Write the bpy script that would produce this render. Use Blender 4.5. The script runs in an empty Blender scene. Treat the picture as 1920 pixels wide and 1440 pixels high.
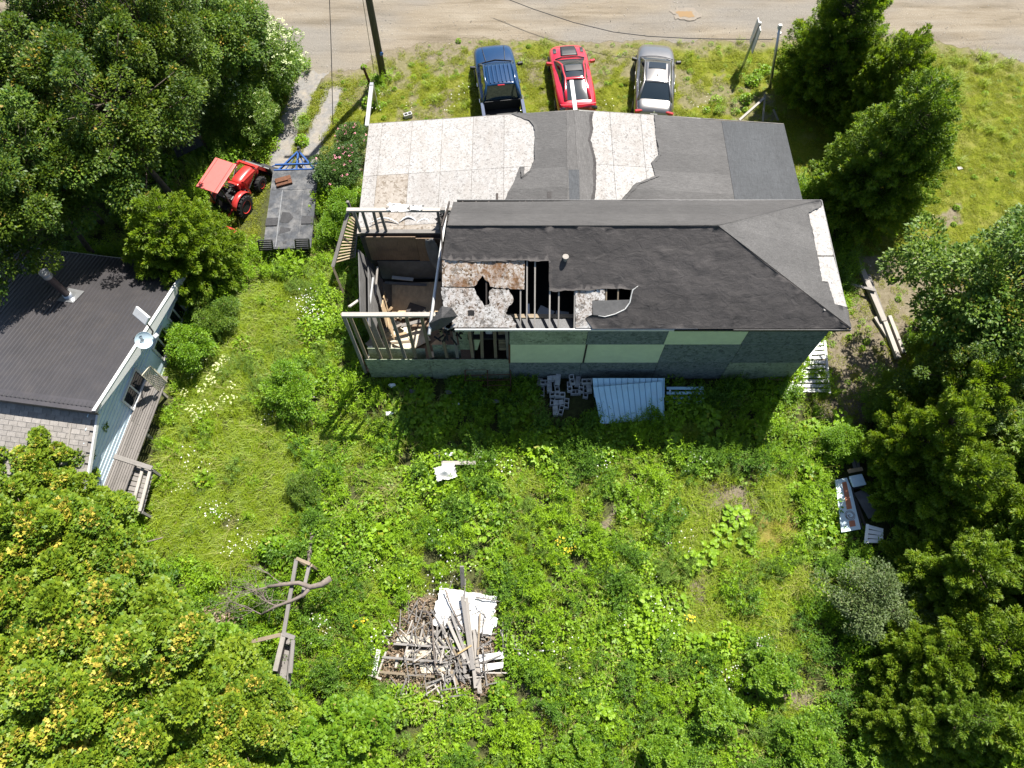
import bpy, math, random
import numpy as np
from mathutils import Vector, Matrix, Euler
R_ = math.radians
sc = bpy.context.scene
COL = sc.collection

# ---------------------------------------------------------------- camera, sky, sun, exposure
CAM_H, FPX, TILT = 25.0, 1333.0, R_(24.8)
cam_d = bpy.data.cameras.new('drone_camera')
cam = bpy.data.objects.new('drone_camera', cam_d); COL.objects.link(cam)
cam.location = (0, 0, CAM_H); cam.rotation_euler = (TILT, 0, 0)
cam_d.sensor_width = 36.0; cam_d.lens = 36.0 * FPX / 1920.0
cam_d.clip_end = 1500; cam_d.clip_start = 0.1
sc.camera = cam

SUN_DIR = Vector((.34, .56, 1.0)).normalized()
sun_elev = math.asin(SUN_DIR.z); sun_az = math.atan2(SUN_DIR.x, SUN_DIR.y)
world = bpy.data.worlds.new('World'); sc.world = world; world.use_nodes = True
wn = world.node_tree; wn.nodes.clear()
sky = wn.nodes.new('ShaderNodeTexSky'); sky.sky_type = 'NISHITA'; sky.sun_disc = False
sky.sun_elevation = sun_elev; sky.sun_rotation = sun_az
bg = wn.nodes.new('ShaderNodeBackground'); bg.inputs['Strength'].default_value = 0.065
wo = wn.nodes.new('ShaderNodeOutputWorld')
wn.links.new(sky.outputs[0], bg.inputs[0]); wn.links.new(bg.outputs[0], wo.inputs[0])
sun_d = bpy.data.lights.new('sun', 'SUN'); sun_d.energy = 5.0; sun_d.angle = R_(0.53); sun_d.color = (1.0, 0.955, 0.88)
sun = bpy.data.objects.new('sun', sun_d); COL.objects.link(sun)
sun.rotation_euler = SUN_DIR.to_track_quat('Z', 'Y').to_euler(); sun.location = (40, 45, 77)
vs = sc.view_settings
sc.display_settings.display_device = 'sRGB'
vs.view_transform = 'Standard'; vs.look = 'None'; vs.gamma = 1; vs.use_curve_mapping = False; vs.exposure = 1.45
sc.cycles.max_bounces = 6; sc.cycles.transparent_max_bounces = 4; sc.cycles.diffuse_bounces = 4
sc.cycles.caustics_reflective = False; sc.cycles.caustics_refractive = False

# ---------------------------------------------------------------- helpers
def ray(u, v):
    a = (u - 960) / FPX; b = -(v - 720) / FPX
    return (a, math.sin(TILT) + b * math.cos(TILT), -math.cos(TILT) + b * math.sin(TILT))
def at(u, v, z=0.0):                    # point of the photograph -> place in the world at height z
    d = ray(u, v); k = (z - CAM_H) / d[2]
    return Vector((d[0] * k, d[1] * k, z))
def pxn(x, y, z):                       # world -> photograph (numpy), used to lay out ground cover by area
    z = z - CAM_H
    d = y * math.sin(TILT) - z * math.cos(TILT); up = y * math.cos(TILT) + z * math.sin(TILT)
    return 960 + FPX * x / d, 720 - FPX * up / d

ORG = {}
def link(o):
    COL.objects.link(o); return o
def thing(name, label, cat, loc=(0, 0, 0), rotz=0.0, group=None, rot=None):
    o = bpy.data.objects.new(name, None); link(o)
    o.empty_display_size = 0.2
    o.location = loc; o.rotation_euler = rot if rot else (0, 0, rotz)
    o['label'] = label; o['category'] = cat
    if group: o['group'] = group
    ORG[o.name] = Vector(loc) if not (rotz or rot) else None
    return o
def tag(o, label, cat, group=None):
    o['label'] = label; o['category'] = cat
    if group: o['group'] = group
    return o
def kind(o, k):
    o['kind'] = k; return o

class MB:
    def __init__(s): s.v = []; s.f = []; s.m = []
    def add(s, vs_, fs, mi=0):
        b = len(s.v); s.v += [tuple(p) for p in vs_]
        s.f += [tuple(i + b for i in f) for f in fs]; s.m += [mi] * len(fs); return s
    def box(s, c, d, rz=0.0, rot=None, mi=0):
        M = (rot.to_matrix() if rot else Matrix.Rotation(rz, 3, 'Z')); c = Vector(c)
        vs_ = [c + M @ Vector((d[0] * x / 2, d[1] * y / 2, d[2] * z / 2)) for x in (-1, 1) for y in (-1, 1) for z in (-1, 1)]
        return s.add(vs_, [(0, 1, 3, 2), (4, 6, 7, 5), (0, 4, 5, 1), (2, 3, 7, 6), (0, 2, 6, 4), (1, 5, 7, 3)], mi)
    def beam(s, p, q, w, h, up=(0, 0, 1), mi=0, taper=1.0):
        p = Vector(p); q = Vector(q); d = (q - p).normalized(); u = Vector(up)
        if abs(d.dot(u)) > .98: u = Vector((0, 1, 0)) if abs(d.y) < .9 else Vector((1, 0, 0))
        r = d.cross(u).normalized(); u = r.cross(d)
        vs_ = []
        for c, t in ((p, 1.0), (q, taper)):
            vs_ += [c + r * (w / 2 * a * t) + u * (h / 2 * b * t) for a, b in ((-1, -1), (1, -1), (1, 1), (-1, 1))]
        return s.add(vs_, [(0, 1, 2, 3), (7, 6, 5, 4), (0, 4, 5, 1), (1, 5, 6, 2), (2, 6, 7, 3), (3, 7, 4, 0)], mi)
    def tube(s, pts, r, n=8, mi=0, cap=True):
        pts = [Vector(p) for p in pts]; k = len(pts)
        rs = r if isinstance(r, (list, tuple)) else [r] * k
        rings = []; u = None
        for i, p in enumerate(pts):
            d = (pts[min(i + 1, k - 1)] - pts[max(i - 1, 0)]).normalized()
            if u is None: u = d.orthogonal().normalized()
            u = (u - d * u.dot(d)).normalized(); w = d.cross(u)
            rings.append([p + (u * math.cos(2 * math.pi * j / n) + w * math.sin(2 * math.pi * j / n)) * rs[i] for j in range(n)])
        vs_ = [p for rg in rings for p in rg]
        fs = [(i * n + j, i * n + (j + 1) % n, (i + 1) * n + (j + 1) % n, (i + 1) * n + j) for i in range(k - 1) for j in range(n)]
        if cap: fs += [tuple(range(n - 1, -1, -1)), tuple((k - 1) * n + j for j in range(n))]
        return s.add(vs_, fs, mi)
    def cyl(s, c, axis, r, h, n=16, mi=0, r2=None):
        a = Vector(axis).normalized(); c = Vector(c)
        return s.tube([c - a * h / 2, c + a * h / 2], [r, r if r2 is None else r2], n, mi)
    def plate(s, pts, t, mi=0, down=None):                # flat polygon given a real thickness
        pts = [Vector(p) for p in pts]; n = len(pts)
        nn = Vector((0, 0, 0))
        for i in range(n): nn += (pts[i] - pts[0]).cross(pts[(i + 1) % n] - pts[0])
        nn.normalize(); d = Vector(down) * t if down else -nn * t
        return s.add(pts + [p + d for p in pts], [tuple(range(n)), tuple(range(2 * n - 1, n - 1, -1))] + [(i, i + n, (i + 1) % n + n, (i + 1) % n) for i in range(n)], mi)
    def grid(s, rows, mi=0, closed=False):
        k = len(rows); n = len(rows[0])
        vs_ = [p for r in rows for p in r]
        fs = [(i * n + j, i * n + (j + 1) % n, (i + 1) * n + (j + 1) % n, (i + 1) * n + j) for i in range(k - 1) for j in range(n if closed else n - 1)]
        return s.add(vs_, fs, mi)
    def lathe(s, c, prof, n=20, mi=0, rot=None):
        M = rot.to_matrix() if rot else Matrix.Identity(3); c = Vector(c)
        rows = [[c + M @ Vector((r * math.cos(2 * math.pi * j / n), r * math.sin(2 * math.pi * j / n), z)) for j in range(n)] for r, z in prof]
        return s.grid(rows, mi, True)
    def mesh(s, name, mats, org=None, smooth=False):
        me = bpy.data.meshes.new(name)
        vs_ = s.v if org is None else [(p[0] - org[0], p[1] - org[1], p[2] - org[2]) for p in s.v]
        me.from_pydata(vs_, [], s.f)
        for m in (mats if isinstance(mats, (list, tuple)) else [mats]): me.materials.append(m)
        if max(s.m or [0]) > 0: me.polygons.foreach_set('material_index', s.m)
        if smooth: me.polygons.foreach_set('use_smooth', [True] * len(s.f))
        me.update(); return me
    def build(s, name, mats, parent=None, smooth=False, bevel=0.0, sub=0):
        org = ORG.get(parent.name) if parent else None
        o = bpy.data.objects.new(name, s.mesh(name, mats, org, smooth)); link(o)
        if parent: o.parent = parent; ORG[o.name] = org
        if bevel:
            b = o.modifiers.new('bevel', 'BEVEL'); b.width = bevel; b.segments = 2; b.limit_method = 'ANGLE'; b.angle_limit = R_(40)
        if sub:
            b = o.modifiers.new('sub', 'SUBSURF'); b.levels = sub; b.render_levels = sub
        return o

_ub = {}
def unit_box(m):                         # one shared bevelled box mesh for each material
    if m.name not in _ub:
        b = MB(); e = .5; c = .47
        b.box((0, 0, 0), (1, 1, 1)); _ub[m.name] = b.mesh('board', m)
    return _ub[m.name]
def piece(name, p, q, w, h, m, parent=None, up=(0, 0, 1), roll=0.0):
    """a board / plank / panel from p to q (centre line), w wide, h thick along up; shares mesh data"""
    p = Vector(p); q = Vector(q); d = q - p; L = d.length; d = d / L; u = Vector(up)
    if abs(d.dot(u)) > .98: u = Vector((0, 1, 0)) if abs(d.y) < .9 else Vector((1, 0, 0))
    r = u.cross(d).normalized(); u = d.cross(r)
    if roll:
        Q = Matrix.Rotation(roll, 3, d); r = Q @ r; u = Q @ u
    M = Matrix(((d.x * L, r.x * w, u.x * h, 0), (d.y * L, r.y * w, u.y * h, 0), (d.z * L, r.z * w, u.z * h, 0), (0, 0, 0, 1)))
    c = (p + q) / 2
    o = bpy.data.objects.new(name, unit_box(m)); link(o)
    if parent is not None:
        o.parent = parent; org = ORG.get(parent.name)
        if org is not None: c = c - org
    M.translation = c; o.matrix_local = M
    if parent is not None: ORG[o.name] = None
    return o

# ---------------------------------------------------------------- materials
def node(nt, t, **kw):
    n = nt.nodes.new(t)
    for k, v in kw.items():
        if k in n.inputs.keys() if isinstance(k, str) else False: n.inputs[k].default_value = v
        else: setattr(n, k, v)
    return n
def newmat(name):
    m = bpy.data.materials.new(name); m.use_nodes = True
    nt = m.node_tree; nt.nodes.clear()
    o = nt.nodes.new('ShaderNodeOutputMaterial'); b = nt.nodes.new('ShaderNodeBsdfPrincipled')
    nt.links.new(b.outputs[0], o.inputs[0]); return m, nt, b
def coords(nt, src='obj', sc_=(1, 1, 1)):
    if src == 'pos':
        g = nt.nodes.new('ShaderNodeNewGeometry'); out = g.outputs['Position']
    else:
        g = nt.nodes.new('ShaderNodeTexCoord'); out = g.outputs['Object']
    mp = nt.nodes.new('ShaderNodeMapping'); mp.inputs['Scale'].default_value = sc_
    nt.links.new(out, mp.inputs[0]); return mp.outputs[0]
def noise(nt, vec, scale, detail=4, rough=.6, dist=0.0):
    n = nt.nodes.new('ShaderNodeTexNoise'); n.inputs['Scale'].default_value = scale
    n.inputs['Detail'].default_value = detail; n.inputs['Roughness'].default_value = rough; n.inputs['Distortion'].default_value = dist
    nt.links.new(vec, n.inputs['Vector']); return n.outputs['Fac']
def ramp(nt, fac, stops, interp='LINEAR'):
    r = nt.nodes.new('ShaderNodeValToRGB'); r.color_ramp.interpolation = interp
    el = r.color_ramp.elements
    while len(el) < len(stops): el.new(.5)
    for e, (p, c) in zip(el, stops):
        e.position = p; e.color = (c[0], c[1], c[2], 1) if not isinstance(c, (int, float)) else (c, c, c, 1)
    nt.links.new(fac, r.inputs[0]); return r.outputs[0]
def mix(nt, fac, a, b, blend='MIX'):
    n = nt.nodes.new('ShaderNodeMix'); n.data_type = 'RGBA'; n.blend_type = blend
    for sock, val in ((n.inputs[0], fac), (n.inputs[6], a), (n.inputs[7], b)):
        if isinstance(val, (int, float)): sock.default_value = val
        elif isinstance(val, (tuple, list)): sock.default_value = (val[0], val[1], val[2], 1)
        else: nt.links.new(val, sock)
    return n.outputs[2]
def math_(nt, op, a, b=0.0, clamp=False):
    n = nt.nodes.new('ShaderNodeMath'); n.operation = op; n.use_clamp = clamp
    for sock, val in zip(n.inputs, (a, b)):
        if isinstance(val, (int, float)): sock.default_value = val
        else: nt.links.new(val, sock)
    return n.outputs[0]
def bump(nt, b, h, strength=.3, dist=.02):
    n = nt.nodes.new('ShaderNodeBump'); n.inputs['Strength'].default_value = strength; n.inputs['Distance'].default_value = dist
    nt.links.new(h, n.inputs['Height']); nt.links.new(n.outputs[0], b.inputs['Normal'])
def sc3(c, k): return (c[0] * k, c[1] * k, c[2] * k)
def plain(name, col, rough=.7, var=.25, scale=5, src='pos', st=(1, 1, 1), bmp=.25, bsc=None, metallic=0.0, rnd=.2, dirt=None, dirt_amt=.35, coat=0.0, spec=.4, kb=.72):
    m, nt, b = newmat(name); col = sc3(col, kb); dirt = sc3(dirt, kb) if dirt else None
    v = coords(nt, src, st); n1 = noise(nt, v, scale, 5, .65)
    c = ramp(nt, n1, [(.3, sc3(col, 1 - var)), (.7, sc3(col, 1 + var))])
    if dirt:
        n3 = noise(nt, coords(nt, 'pos'), 1.7, 6, .7)
        c = mix(nt, math_(nt, 'MULTIPLY', ramp(nt, n3, [(.45, 0.0), (.7, 1.0)]), dirt_amt), c, dirt)
    if rnd:
        oi = nt.nodes.new('ShaderNodeObjectInfo')
        k = math_(nt, 'MULTIPLY_ADD', oi.outputs['Random'], 2 * rnd); nt.nodes[-1].inputs[2].default_value = 1 - rnd
        c = mix(nt, 1.0, c, k, 'MULTIPLY')
    nt.links.new(c, b.inputs['Base Color'])
    b.inputs['Roughness'].default_value = rough; b.inputs['Metallic'].default_value = metallic
    b.inputs['Specular IOR Level'].default_value = spec
    if coat: b.inputs['Coat Weight'].default_value = coat; b.inputs['Coat Roughness'].default_value = .05
    if bmp:
        n2 = noise(nt, coords(nt, src, st), bsc or scale * 4, 4, .6); bump(nt, b, n2, bmp, .02)
    return m
def wood(name, col, rough=.85, rnd=.22, dark=.45, gs=(1.2, 14, 14), kb=.74):
    col = sc3(col, kb)
    """weathered timber: grain runs along the board's own length"""
    m, nt, b = newmat(name)
    v = coords(nt, 'obj', gs)
    oi = nt.nodes.new('ShaderNodeObjectInfo')
    n4 = nt.nodes.new('ShaderNodeVectorMath'); n4.operation = 'ADD'
    k0 = math_(nt, 'MULTIPLY', oi.outputs['Random'], 57.0)
    nt.links.new(v, n4.inputs[0]); nt.links.new(k0, n4.inputs[1])
    n1 = noise(nt, n4.outputs[0], 2.2, 6, .7, .6)
    c = ramp(nt, n1, [(.28, sc3(col, dark)), (.5, col), (.75, sc3(col, 1.28))])
    n3 = noise(nt, coords(nt, 'pos'), 3.1, 5, .7)
    c = mix(nt, math_(nt, 'MULTIPLY', ramp(nt, n3, [(.5, 0.0), (.75, 1.0)]), .45), c, sc3(col, .5))
    k = math_(nt, 'MULTIPLY_ADD', oi.outputs['Random'], 2 * rnd); nt.nodes[-1].inputs[2].default_value = 1 - rnd
    c = mix(nt, 1.0, c, k, 'MULTIPLY')
    nt.links.new(c, b.inputs['Base Color']); b.inputs['Roughness'].default_value = rough; b.inputs['Specular IOR Level'].default_value = .25
    bump(nt, b, n1, .35, .01); return m
def osb(name, tones, scale=1.0, stain=(.30, .17, .08), stain_amt=.0, black=.0, rough=.85, kb=.72):
    tones = [sc3(t_, kb) for t_ in tones]; stain = sc3(stain, kb)
    """strand board: flakes lying in all directions"""
    m, nt, b = newmat(name)
    v = coords(nt, 'pos')
    base = None
    vo = nt.nodes.new('ShaderNodeTexVoronoi'); vo.inputs['Scale'].default_value = 13 * scale
    nz = nt.nodes.new('ShaderNodeTexNoise'); nz.inputs['Scale'].default_value = 9 * scale; nz.inputs['Detail'].default_value = 3
    nt.links.new(v, nz.inputs['Vector'])
    dv = nt.nodes.new('ShaderNodeVectorMath'); dv.operation = 'MULTIPLY_ADD'; dv.inputs[1].default_value = (.22, .22, .22)
    nt.links.new(nz.outputs['Color'], dv.inputs[0]); nt.links.new(v, dv.inputs[2]); nt.links.new(dv.outputs[0], vo.inputs['Vector'])
    sep = nt.nodes.new('ShaderNodeSeparateColor'); nt.links.new(vo.outputs['Color'], sep.inputs[0])
    c = ramp(nt, sep.outputs[0], [(0, tones[0]), (.22, tones[1]), (.6, tones[2]), (1, tones[3])])
    n2 = noise(nt, v, 38 * scale, 3, .7)
    c = mix(nt, .55, c, ramp(nt, n2, [(.3, .45), (.55, 1.0)]), 'MULTIPLY')
    oi = nt.nodes.new('ShaderNodeObjectInfo')
    k = math_(nt, 'MULTIPLY_ADD', oi.outputs['Random'], .16); nt.nodes[-1].inputs[2].default_value = .9
    c = mix(nt, 1.0, c, k, 'MULTIPLY')
    if stain_amt:
        n3 = noise(nt, coords(nt, 'pos', (1.5, .7, 1)), 1.3, 7, .72)
        c = mix(nt, math_(nt, 'MULTIPLY', ramp(nt, n3, [(.44, 0.0), (.62, 1.0)]), stain_amt), c, stain)
    if black:
        n5 = noise(nt, v, 2.6, 8, .8)
        c = mix(nt, math_(nt, 'MULTIPLY', ramp(nt, n5, [(.52, 0.0), (.6, 1.0)]), black), c, (.03, .025, .02))
    nt.links.new(c, b.inputs['Base Color']); b.inputs['Roughness'].default_value = rough; b.inputs['Specular IOR Level'].default_value = .2
    bump(nt, b, n2, .25, .01); return m
def felt(name, col, strip=(0, 1), var=.22, mottling=.35, wr=.6, kb=.72):
    col = sc3(col, kb)
    """roofing felt: mineral grain, strips one width of roll wide, wrinkles"""
    m, nt, b = newmat(name)
    v = coords(nt, 'pos')
    g = noise(nt, v, 30, 6, .8)
    n1 = noise(nt, coords(nt, 'pos', (.5, 3, 3) if strip[1] else (3, .5, 3)), 4.5, 6, .75, .4)
    n2 = noise(nt, v, .75, 5, .6)
    f = math_(nt, 'ADD', math_(nt, 'MULTIPLY', n1, .5), math_(nt, 'MULTIPLY', n2, .5))
    c = ramp(nt, f, [(.34, sc3(col, 1 - var)), (.66, sc3(col, 1 + var))])
    c = mix(nt, mottling, c, ramp(nt, g, [(.35, .25), (.62, 1.5)]), 'MULTIPLY')
    fb_ = noise(nt, coords(nt, 'pos', (2.2, 26, 26) if strip[1] else (26, 2.2, 26)), 1.6, 4, .75)
    c = mix(nt, .55, c, ramp(nt, fb_, [(.32, .55), (.5, .98), (.68, 1.55)]), 'MULTIPLY')
    sx = nt.nodes.new('ShaderNodeSeparateXYZ'); nt.links.new(coords(nt, 'pos', (1, 1, 1)), sx.inputs[0])
    for ax, wd, am in ((1 if strip[1] else 0, 1.07, .26), (0 if strip[1] else 1, .38, .10)):
        fl_ = math_(nt, 'FLOOR', math_(nt, 'MULTIPLY', sx.outputs[ax], wd)); wn_ = nt.nodes.new('ShaderNodeTexWhiteNoise'); wn_.noise_dimensions = '1D'; nt.links.new(fl_, wn_.inputs['W'])
        k_ = math_(nt, 'MULTIPLY_ADD', wn_.outputs['Value'], am); nt.nodes[-1].inputs[2].default_value = 1 - am / 2
        c = mix(nt, 1.0, c, k_, 'MULTIPLY')
    w = nt.nodes.new('ShaderNodeTexWave'); w.inputs['Scale'].default_value = .35; w.inputs['Distortion'].default_value = 6; w.inputs['Detail'].default_value = 4
    nt.links.new(coords(nt, 'pos', (1, 1.7, 1)), w.inputs['Vector'])
    nt.links.new(c, b.inputs['Base Color']); b.inputs['Roughness'].default_value = .8; b.inputs['Specular IOR Level'].default_value = .35
    h = math_(nt, 'ADD', math_(nt, 'MULTIPLY', noise(nt, coords(nt, 'pos', (1, 1.6, 1)), 2.4, 5, .55, .8), wr), math_(nt, 'MULTIPLY', g, .12))
    bump(nt, b, h, .9, .06); return m
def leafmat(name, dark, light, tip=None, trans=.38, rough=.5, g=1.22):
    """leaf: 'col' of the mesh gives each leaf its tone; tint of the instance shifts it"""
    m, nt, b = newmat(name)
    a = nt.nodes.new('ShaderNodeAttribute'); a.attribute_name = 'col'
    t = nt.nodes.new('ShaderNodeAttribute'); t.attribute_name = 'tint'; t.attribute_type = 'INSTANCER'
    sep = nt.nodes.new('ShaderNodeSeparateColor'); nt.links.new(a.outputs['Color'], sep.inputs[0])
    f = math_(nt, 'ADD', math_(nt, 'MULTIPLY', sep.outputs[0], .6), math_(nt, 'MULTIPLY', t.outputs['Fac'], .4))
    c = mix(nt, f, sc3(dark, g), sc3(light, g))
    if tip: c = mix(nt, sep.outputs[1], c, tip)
    nt.links.new(c, b.inputs['Base Color']); b.inputs['Roughness'].default_value = rough; b.inputs['Specular IOR Level'].default_value = .3
    tr = nt.nodes.new('ShaderNodeBsdfTranslucent'); nt.links.new(mix(nt, 1.0, c, (1.25, 1.2, .6), 'MULTIPLY'), tr.inputs[0])
    ms = nt.nodes.new('ShaderNodeMixShader'); ms.inputs[0].default_value = trans
    nt.links.new(b.outputs[0], ms.inputs[1]); nt.links.new(tr.outputs[0], ms.inputs[2])
    out = [n for n in nt.nodes if n.type == 'OUTPUT_MATERIAL'][0]
    nt.links.new(ms.outputs[0], out.inputs[0]); return m
def paint(name, col, rough=.3, metallic=0.0, coat=.6, var=.05, spec=.5, kb=.8):
    col = sc3(col, kb)
    m, nt, b = newmat(name)
    n = noise(nt, coords(nt, 'obj'), 6, 5, .7)
    nt.links.new(ramp(nt, n, [(.3, sc3(col, 1 - var)), (.7, sc3(col, 1 + var))]), b.inputs['Base Color'])
    b.inputs['Roughness'].default_value = rough; b.inputs['Metallic'].default_value = metallic
    b.inputs['Coat Weight'].default_value = coat; b.inputs['Coat Roughness'].default_value = .06; b.inputs['Specular IOR Level'].default_value = spec
    return m

M = {}
M['wood_grey'] = wood('weathered_grey_wood', (.215, .20, .185))
M['wood_pale'] = wood('bleached_wood', (.36, .33, .295), dark=.6)
M['wood_stud'] = wood('old_stud_wood', (.25, .20, .14))
M['wood_new'] = wood('yellow_pine', (.52, .36, .17), dark=.7)
M['wood_tan'] = wood('tan_slat_wood', (.36, .29, .19), dark=.7)
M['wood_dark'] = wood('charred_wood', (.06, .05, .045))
M['wood_deck'] = wood('grey_deck_wood', (.185, .168, .155), dark=.6)
M['bark'] = plain('bark', (.11, .085, .06), .95, .4, 9, bmp=.6, rnd=.1)
M['twig'] = plain('dead_twig', (.17, .14, .12), .9, .3, 8, rnd=.2)
M['osb_roof'] = osb('bleached_strand_board', [(.18, .17, .16), (.365, .35, .335), (.42, .405, .39), (.46, .445, .43)], 1.7, stain=(.25, .215, .18), stain_amt=.3)
M['osb_tan'] = osb('tan_strand_board', [(.19, .155, .12), (.32, .28, .235), (.385, .345, .30), (.42, .38, .335)], 1.0, stain=(.22, .17, .12), stain_amt=.3)
M['osb_rot'] = osb('rotten_strand_board', [(.09, .06, .035), (.38, .27, .18), (.60, .54, .48), (.70, .66, .62)], 1.25, stain=(.20, .09, .03), stain_amt=.8, black=.55)
M['osb_rot2'] = osb('flaking_strand_board', [(.05, .04, .03), (.42, .38, .34), (.66, .64, .61), (.74, .72, .70)], 1.5, stain=(.26, .13, .05), stain_amt=.35, black=.7)
M['osb_wall'] = osb('strand_board_sheathing', [(.13, .15, .10), (.22, .26, .17), (.27, .31, .21), (.32, .36, .26)], .9, stain=(.12, .14, .10), stain_amt=.4, kb=1)
M['osb_wall2'] = osb('dark_strand_board_sheathing', [(.07, .085, .08), (.11, .135, .125), (.14, .165, .155), (.17, .195, .185)], .9, kb=1)
M['green_board'] = plain('pale_green_board', (.50, .56, .36), .7, .06, 3, bmp=.08, rnd=.03, dirt=(.3, .33, .22), dirt_amt=.25, kb=1)
M['ply_tan'] = plain('plywood', (.52, .38, .23), .8, .22, 4, 'pos', (2, 1, 1), bmp=.15, dirt=(.3, .2, .12), dirt_amt=.5)
M['ply_brown'] = plain('brown_panelling', (.20, .135, .085), .7, .35, 5, 'pos', (8, 8, .6), bmp=.15, dirt=(.08, .055, .04), dirt_amt=.6)
M['board_grey'] = plain('grey_wallboard', (.17, .165, .16), .8, .2, 3, dirt=(.07, .07, .07), dirt_amt=.5)
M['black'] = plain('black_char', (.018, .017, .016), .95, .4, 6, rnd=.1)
M['felt_dark'] = felt('dark_roof_felt', (.058, .052, .050))
M['felt_grey'] = felt('grey_roof_felt', (.088, .084, .081), strip=(1, 0), var=.2)
M['felt_front'] = felt('front_slope_felt', (.064, .061, .060))
M['felt_mid'] = felt('mid_grey_roof_felt', (.083, .080, .078))
M['felt_blue'] = felt('blue_grey_roof_felt', (.052, .056, .061), strip=(1, 0), var=.22)
M['white'] = plain('white_paint', (.70, .70, .69), .5, .06, 4, bmp=.08, rnd=.04, dirt=(.5, .48, .42), dirt_amt=.3)
M['white_bright'] = plain('bright_white_sheet', (.82, .81, .78), .6, .08, 4, bmp=.1, rnd=.05, dirt=(.45, .42, .36), dirt_amt=.35)
M['shade_blue_white'] = plain('shade_tinted_white', (.50, .61, .67), .55, .05, 3, bmp=.06, rnd=.05, kb=.9)  # white siding; the bluish cast of its shade is put into the colour
M['white_metal'] = plain('white_sheet_metal', (.74, .76, .78), .4, .05, 3, bmp=.05, rnd=.02, dirt=(.6, .5, .4), dirt_amt=.2, kb=1)
M['concrete'] = plain('concrete_block', (.38, .38, .37), .95, .2, 8, bmp=.4, rnd=.15, kb=1)
M['galv'] = plain('galvanised_steel', (.55, .56, .57), .35, .12, 4, metallic=.8, bmp=.05, rnd=.03)
M['steel_dark'] = plain('dark_steel', (.045, .045, .048), .5, .3, 6, metallic=.3, rnd=.1)
M['rust'] = plain('rusty_metal', (.12, .05, .025), .9, .4, 8, rnd=.1)
M['cream'] = plain('cream_board', (.62, .56, .43), .7, .15, 4, dirt=(.4, .3, .2), dirt_amt=.5, rnd=.08)
M['black_plastic'] = plain('black_plastic', (.02, .02, .021), .5, .2, 6, rnd=.05, bmp=.05)
M['rubber'] = plain('rubber', (.022, .021, .02), .85, .3, 10, rnd=.05)

# ---------------------------------------------------------------- ground, road, driveway
rng = np.random.default_rng(7)
def vnoise(x, y, s=1.0, seed=0):          # smooth value noise, about 0..1
    x = np.asarray(x) * s + seed * 17.3; y = np.asarray(y) * s + seed * 9.1
    xi = np.floor(x).astype(int); yi = np.floor(y).astype(int); fx = x - xi; fy = y - yi
    fx = fx * fx * (3 - 2 * fx); fy = fy * fy * (3 - 2 * fy)
    def h(a, b):
        n = (a * 374761393 + b * 668265263 + seed * 1013) & 0xffffffff
        n = ((n ^ (n >> 13)) * 1274126177) & 0xffffffff
        return ((n ^ (n >> 16)) & 0xffff) / 65535.0
    return (h(xi, yi) * (1 - fx) + h(xi + 1, yi) * fx) * (1 - fy) + (h(xi, yi + 1) * (1 - fx) + h(xi + 1, yi + 1) * fx) * fy
def fbm(x, y, s=1.0, seed=0):
    return (vnoise(x, y, s, seed) + .5 * vnoise(x, y, 2.1 * s, seed + 1) + .25 * vnoise(x, y, 4.3 * s, seed + 2)) / 1.75
def inpoly(u, v, poly):
    u = np.asarray(u, float); v = np.asarray(v, float); r = np.zeros(u.shape, bool); n = len(poly)
    for i in range(n):
        x0, y0 = poly[i]; x1, y1 = poly[(i + 1) % n]
        if y0 == y1: continue
        c = ((y0 > v) != (y1 > v)) & (u < (x1 - x0) * (v - y0) / (y1 - y0) + x0); r ^= c
    return r
ROAD_EDGE = [(-40, 31.4), (-14, 30.75), (-12.4, 30.6), (-11.0, 29.6), (-9.8, 28.2), (-7.6, 28.4), (-6.6, 29.5), (-4.2, 30.4), (-1.6, 30.55), (3, 30.35), (8, 30.35), (11.7, 30.4), (16, 30.5), (20.1, 30.55), (22.5, 30.0), (24.3, 29.3), (27, 27.8), (32, 23.5), (44, 18)]
def edge_y(x):
    return np.interp(x, [p[0] for p in ROAD_EDGE], [p[1] for p in ROAD_EDGE])
RUT_L = [(575, 112), (622, 128), (602, 150), (584, 190), (562, 240), (550, 290), (548, 320), (500, 320), (506, 280), (516, 240), (534, 195), (550, 155)]
RUT_R = [(612, 160), (644, 164), (632, 200), (618, 235), (604, 270), (592, 320), (548, 320), (554, 290), (568, 262), (588, 220)]
BARE = [[(1265, 1130), (1290, 1075), (1320, 1055), (1335, 1095), (1330, 1130), (1300, 1145)],
        [(1125, 990), (1145, 955), (1158, 970), (1135, 1000)],
        [(1290, 950), (1330, 905), (1420, 890), (1440, 960), (1390, 1000), (1330, 990)],
        [(1400, 1050), (1440, 975), (1495, 940), (1480, 990), (1440, 1040)],
        [(1480, 765), (1515, 690), (1550, 630), (1590, 560), (1600, 480), (1660, 470), (1720, 560), (1700, 690), (1650, 730), (1630, 800), (1590, 815), (1550, 810), (1545, 760)],
        [(1640, 500), (1700, 470), (1800, 470), (1830, 520), (1760, 600), (1690, 600)],
        [(800, 200), (820, 160), (850, 170), (840, 215)], [(640, 100), (700, 95), (740, 70), (900, 75), (880, 110), (830, 115), (780, 105)], [(950, 90), (1010, 110), (1010, 160), (985, 150), (965, 110)],
        [(1765, 400), (1800, 385), (1810, 420), (1775, 435)], [(970, 1260), (1010, 1300), (1050, 1370), (1030, 1380)], [(1440, 1290), (1500, 1270), (1540, 1330), (1470, 1340)],
        [(770, 1110), (930, 1120), (950, 1270), (900, 1310), (780, 1300), (690, 1280), (720, 1190)]]
MOSS = [(1400, 1040), (1440, 975), (1500, 930), (1490, 1000), (1440, 1040)]
BIG = 420
def lin(a, b, n): return list(np.linspace(a, b, n))
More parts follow.
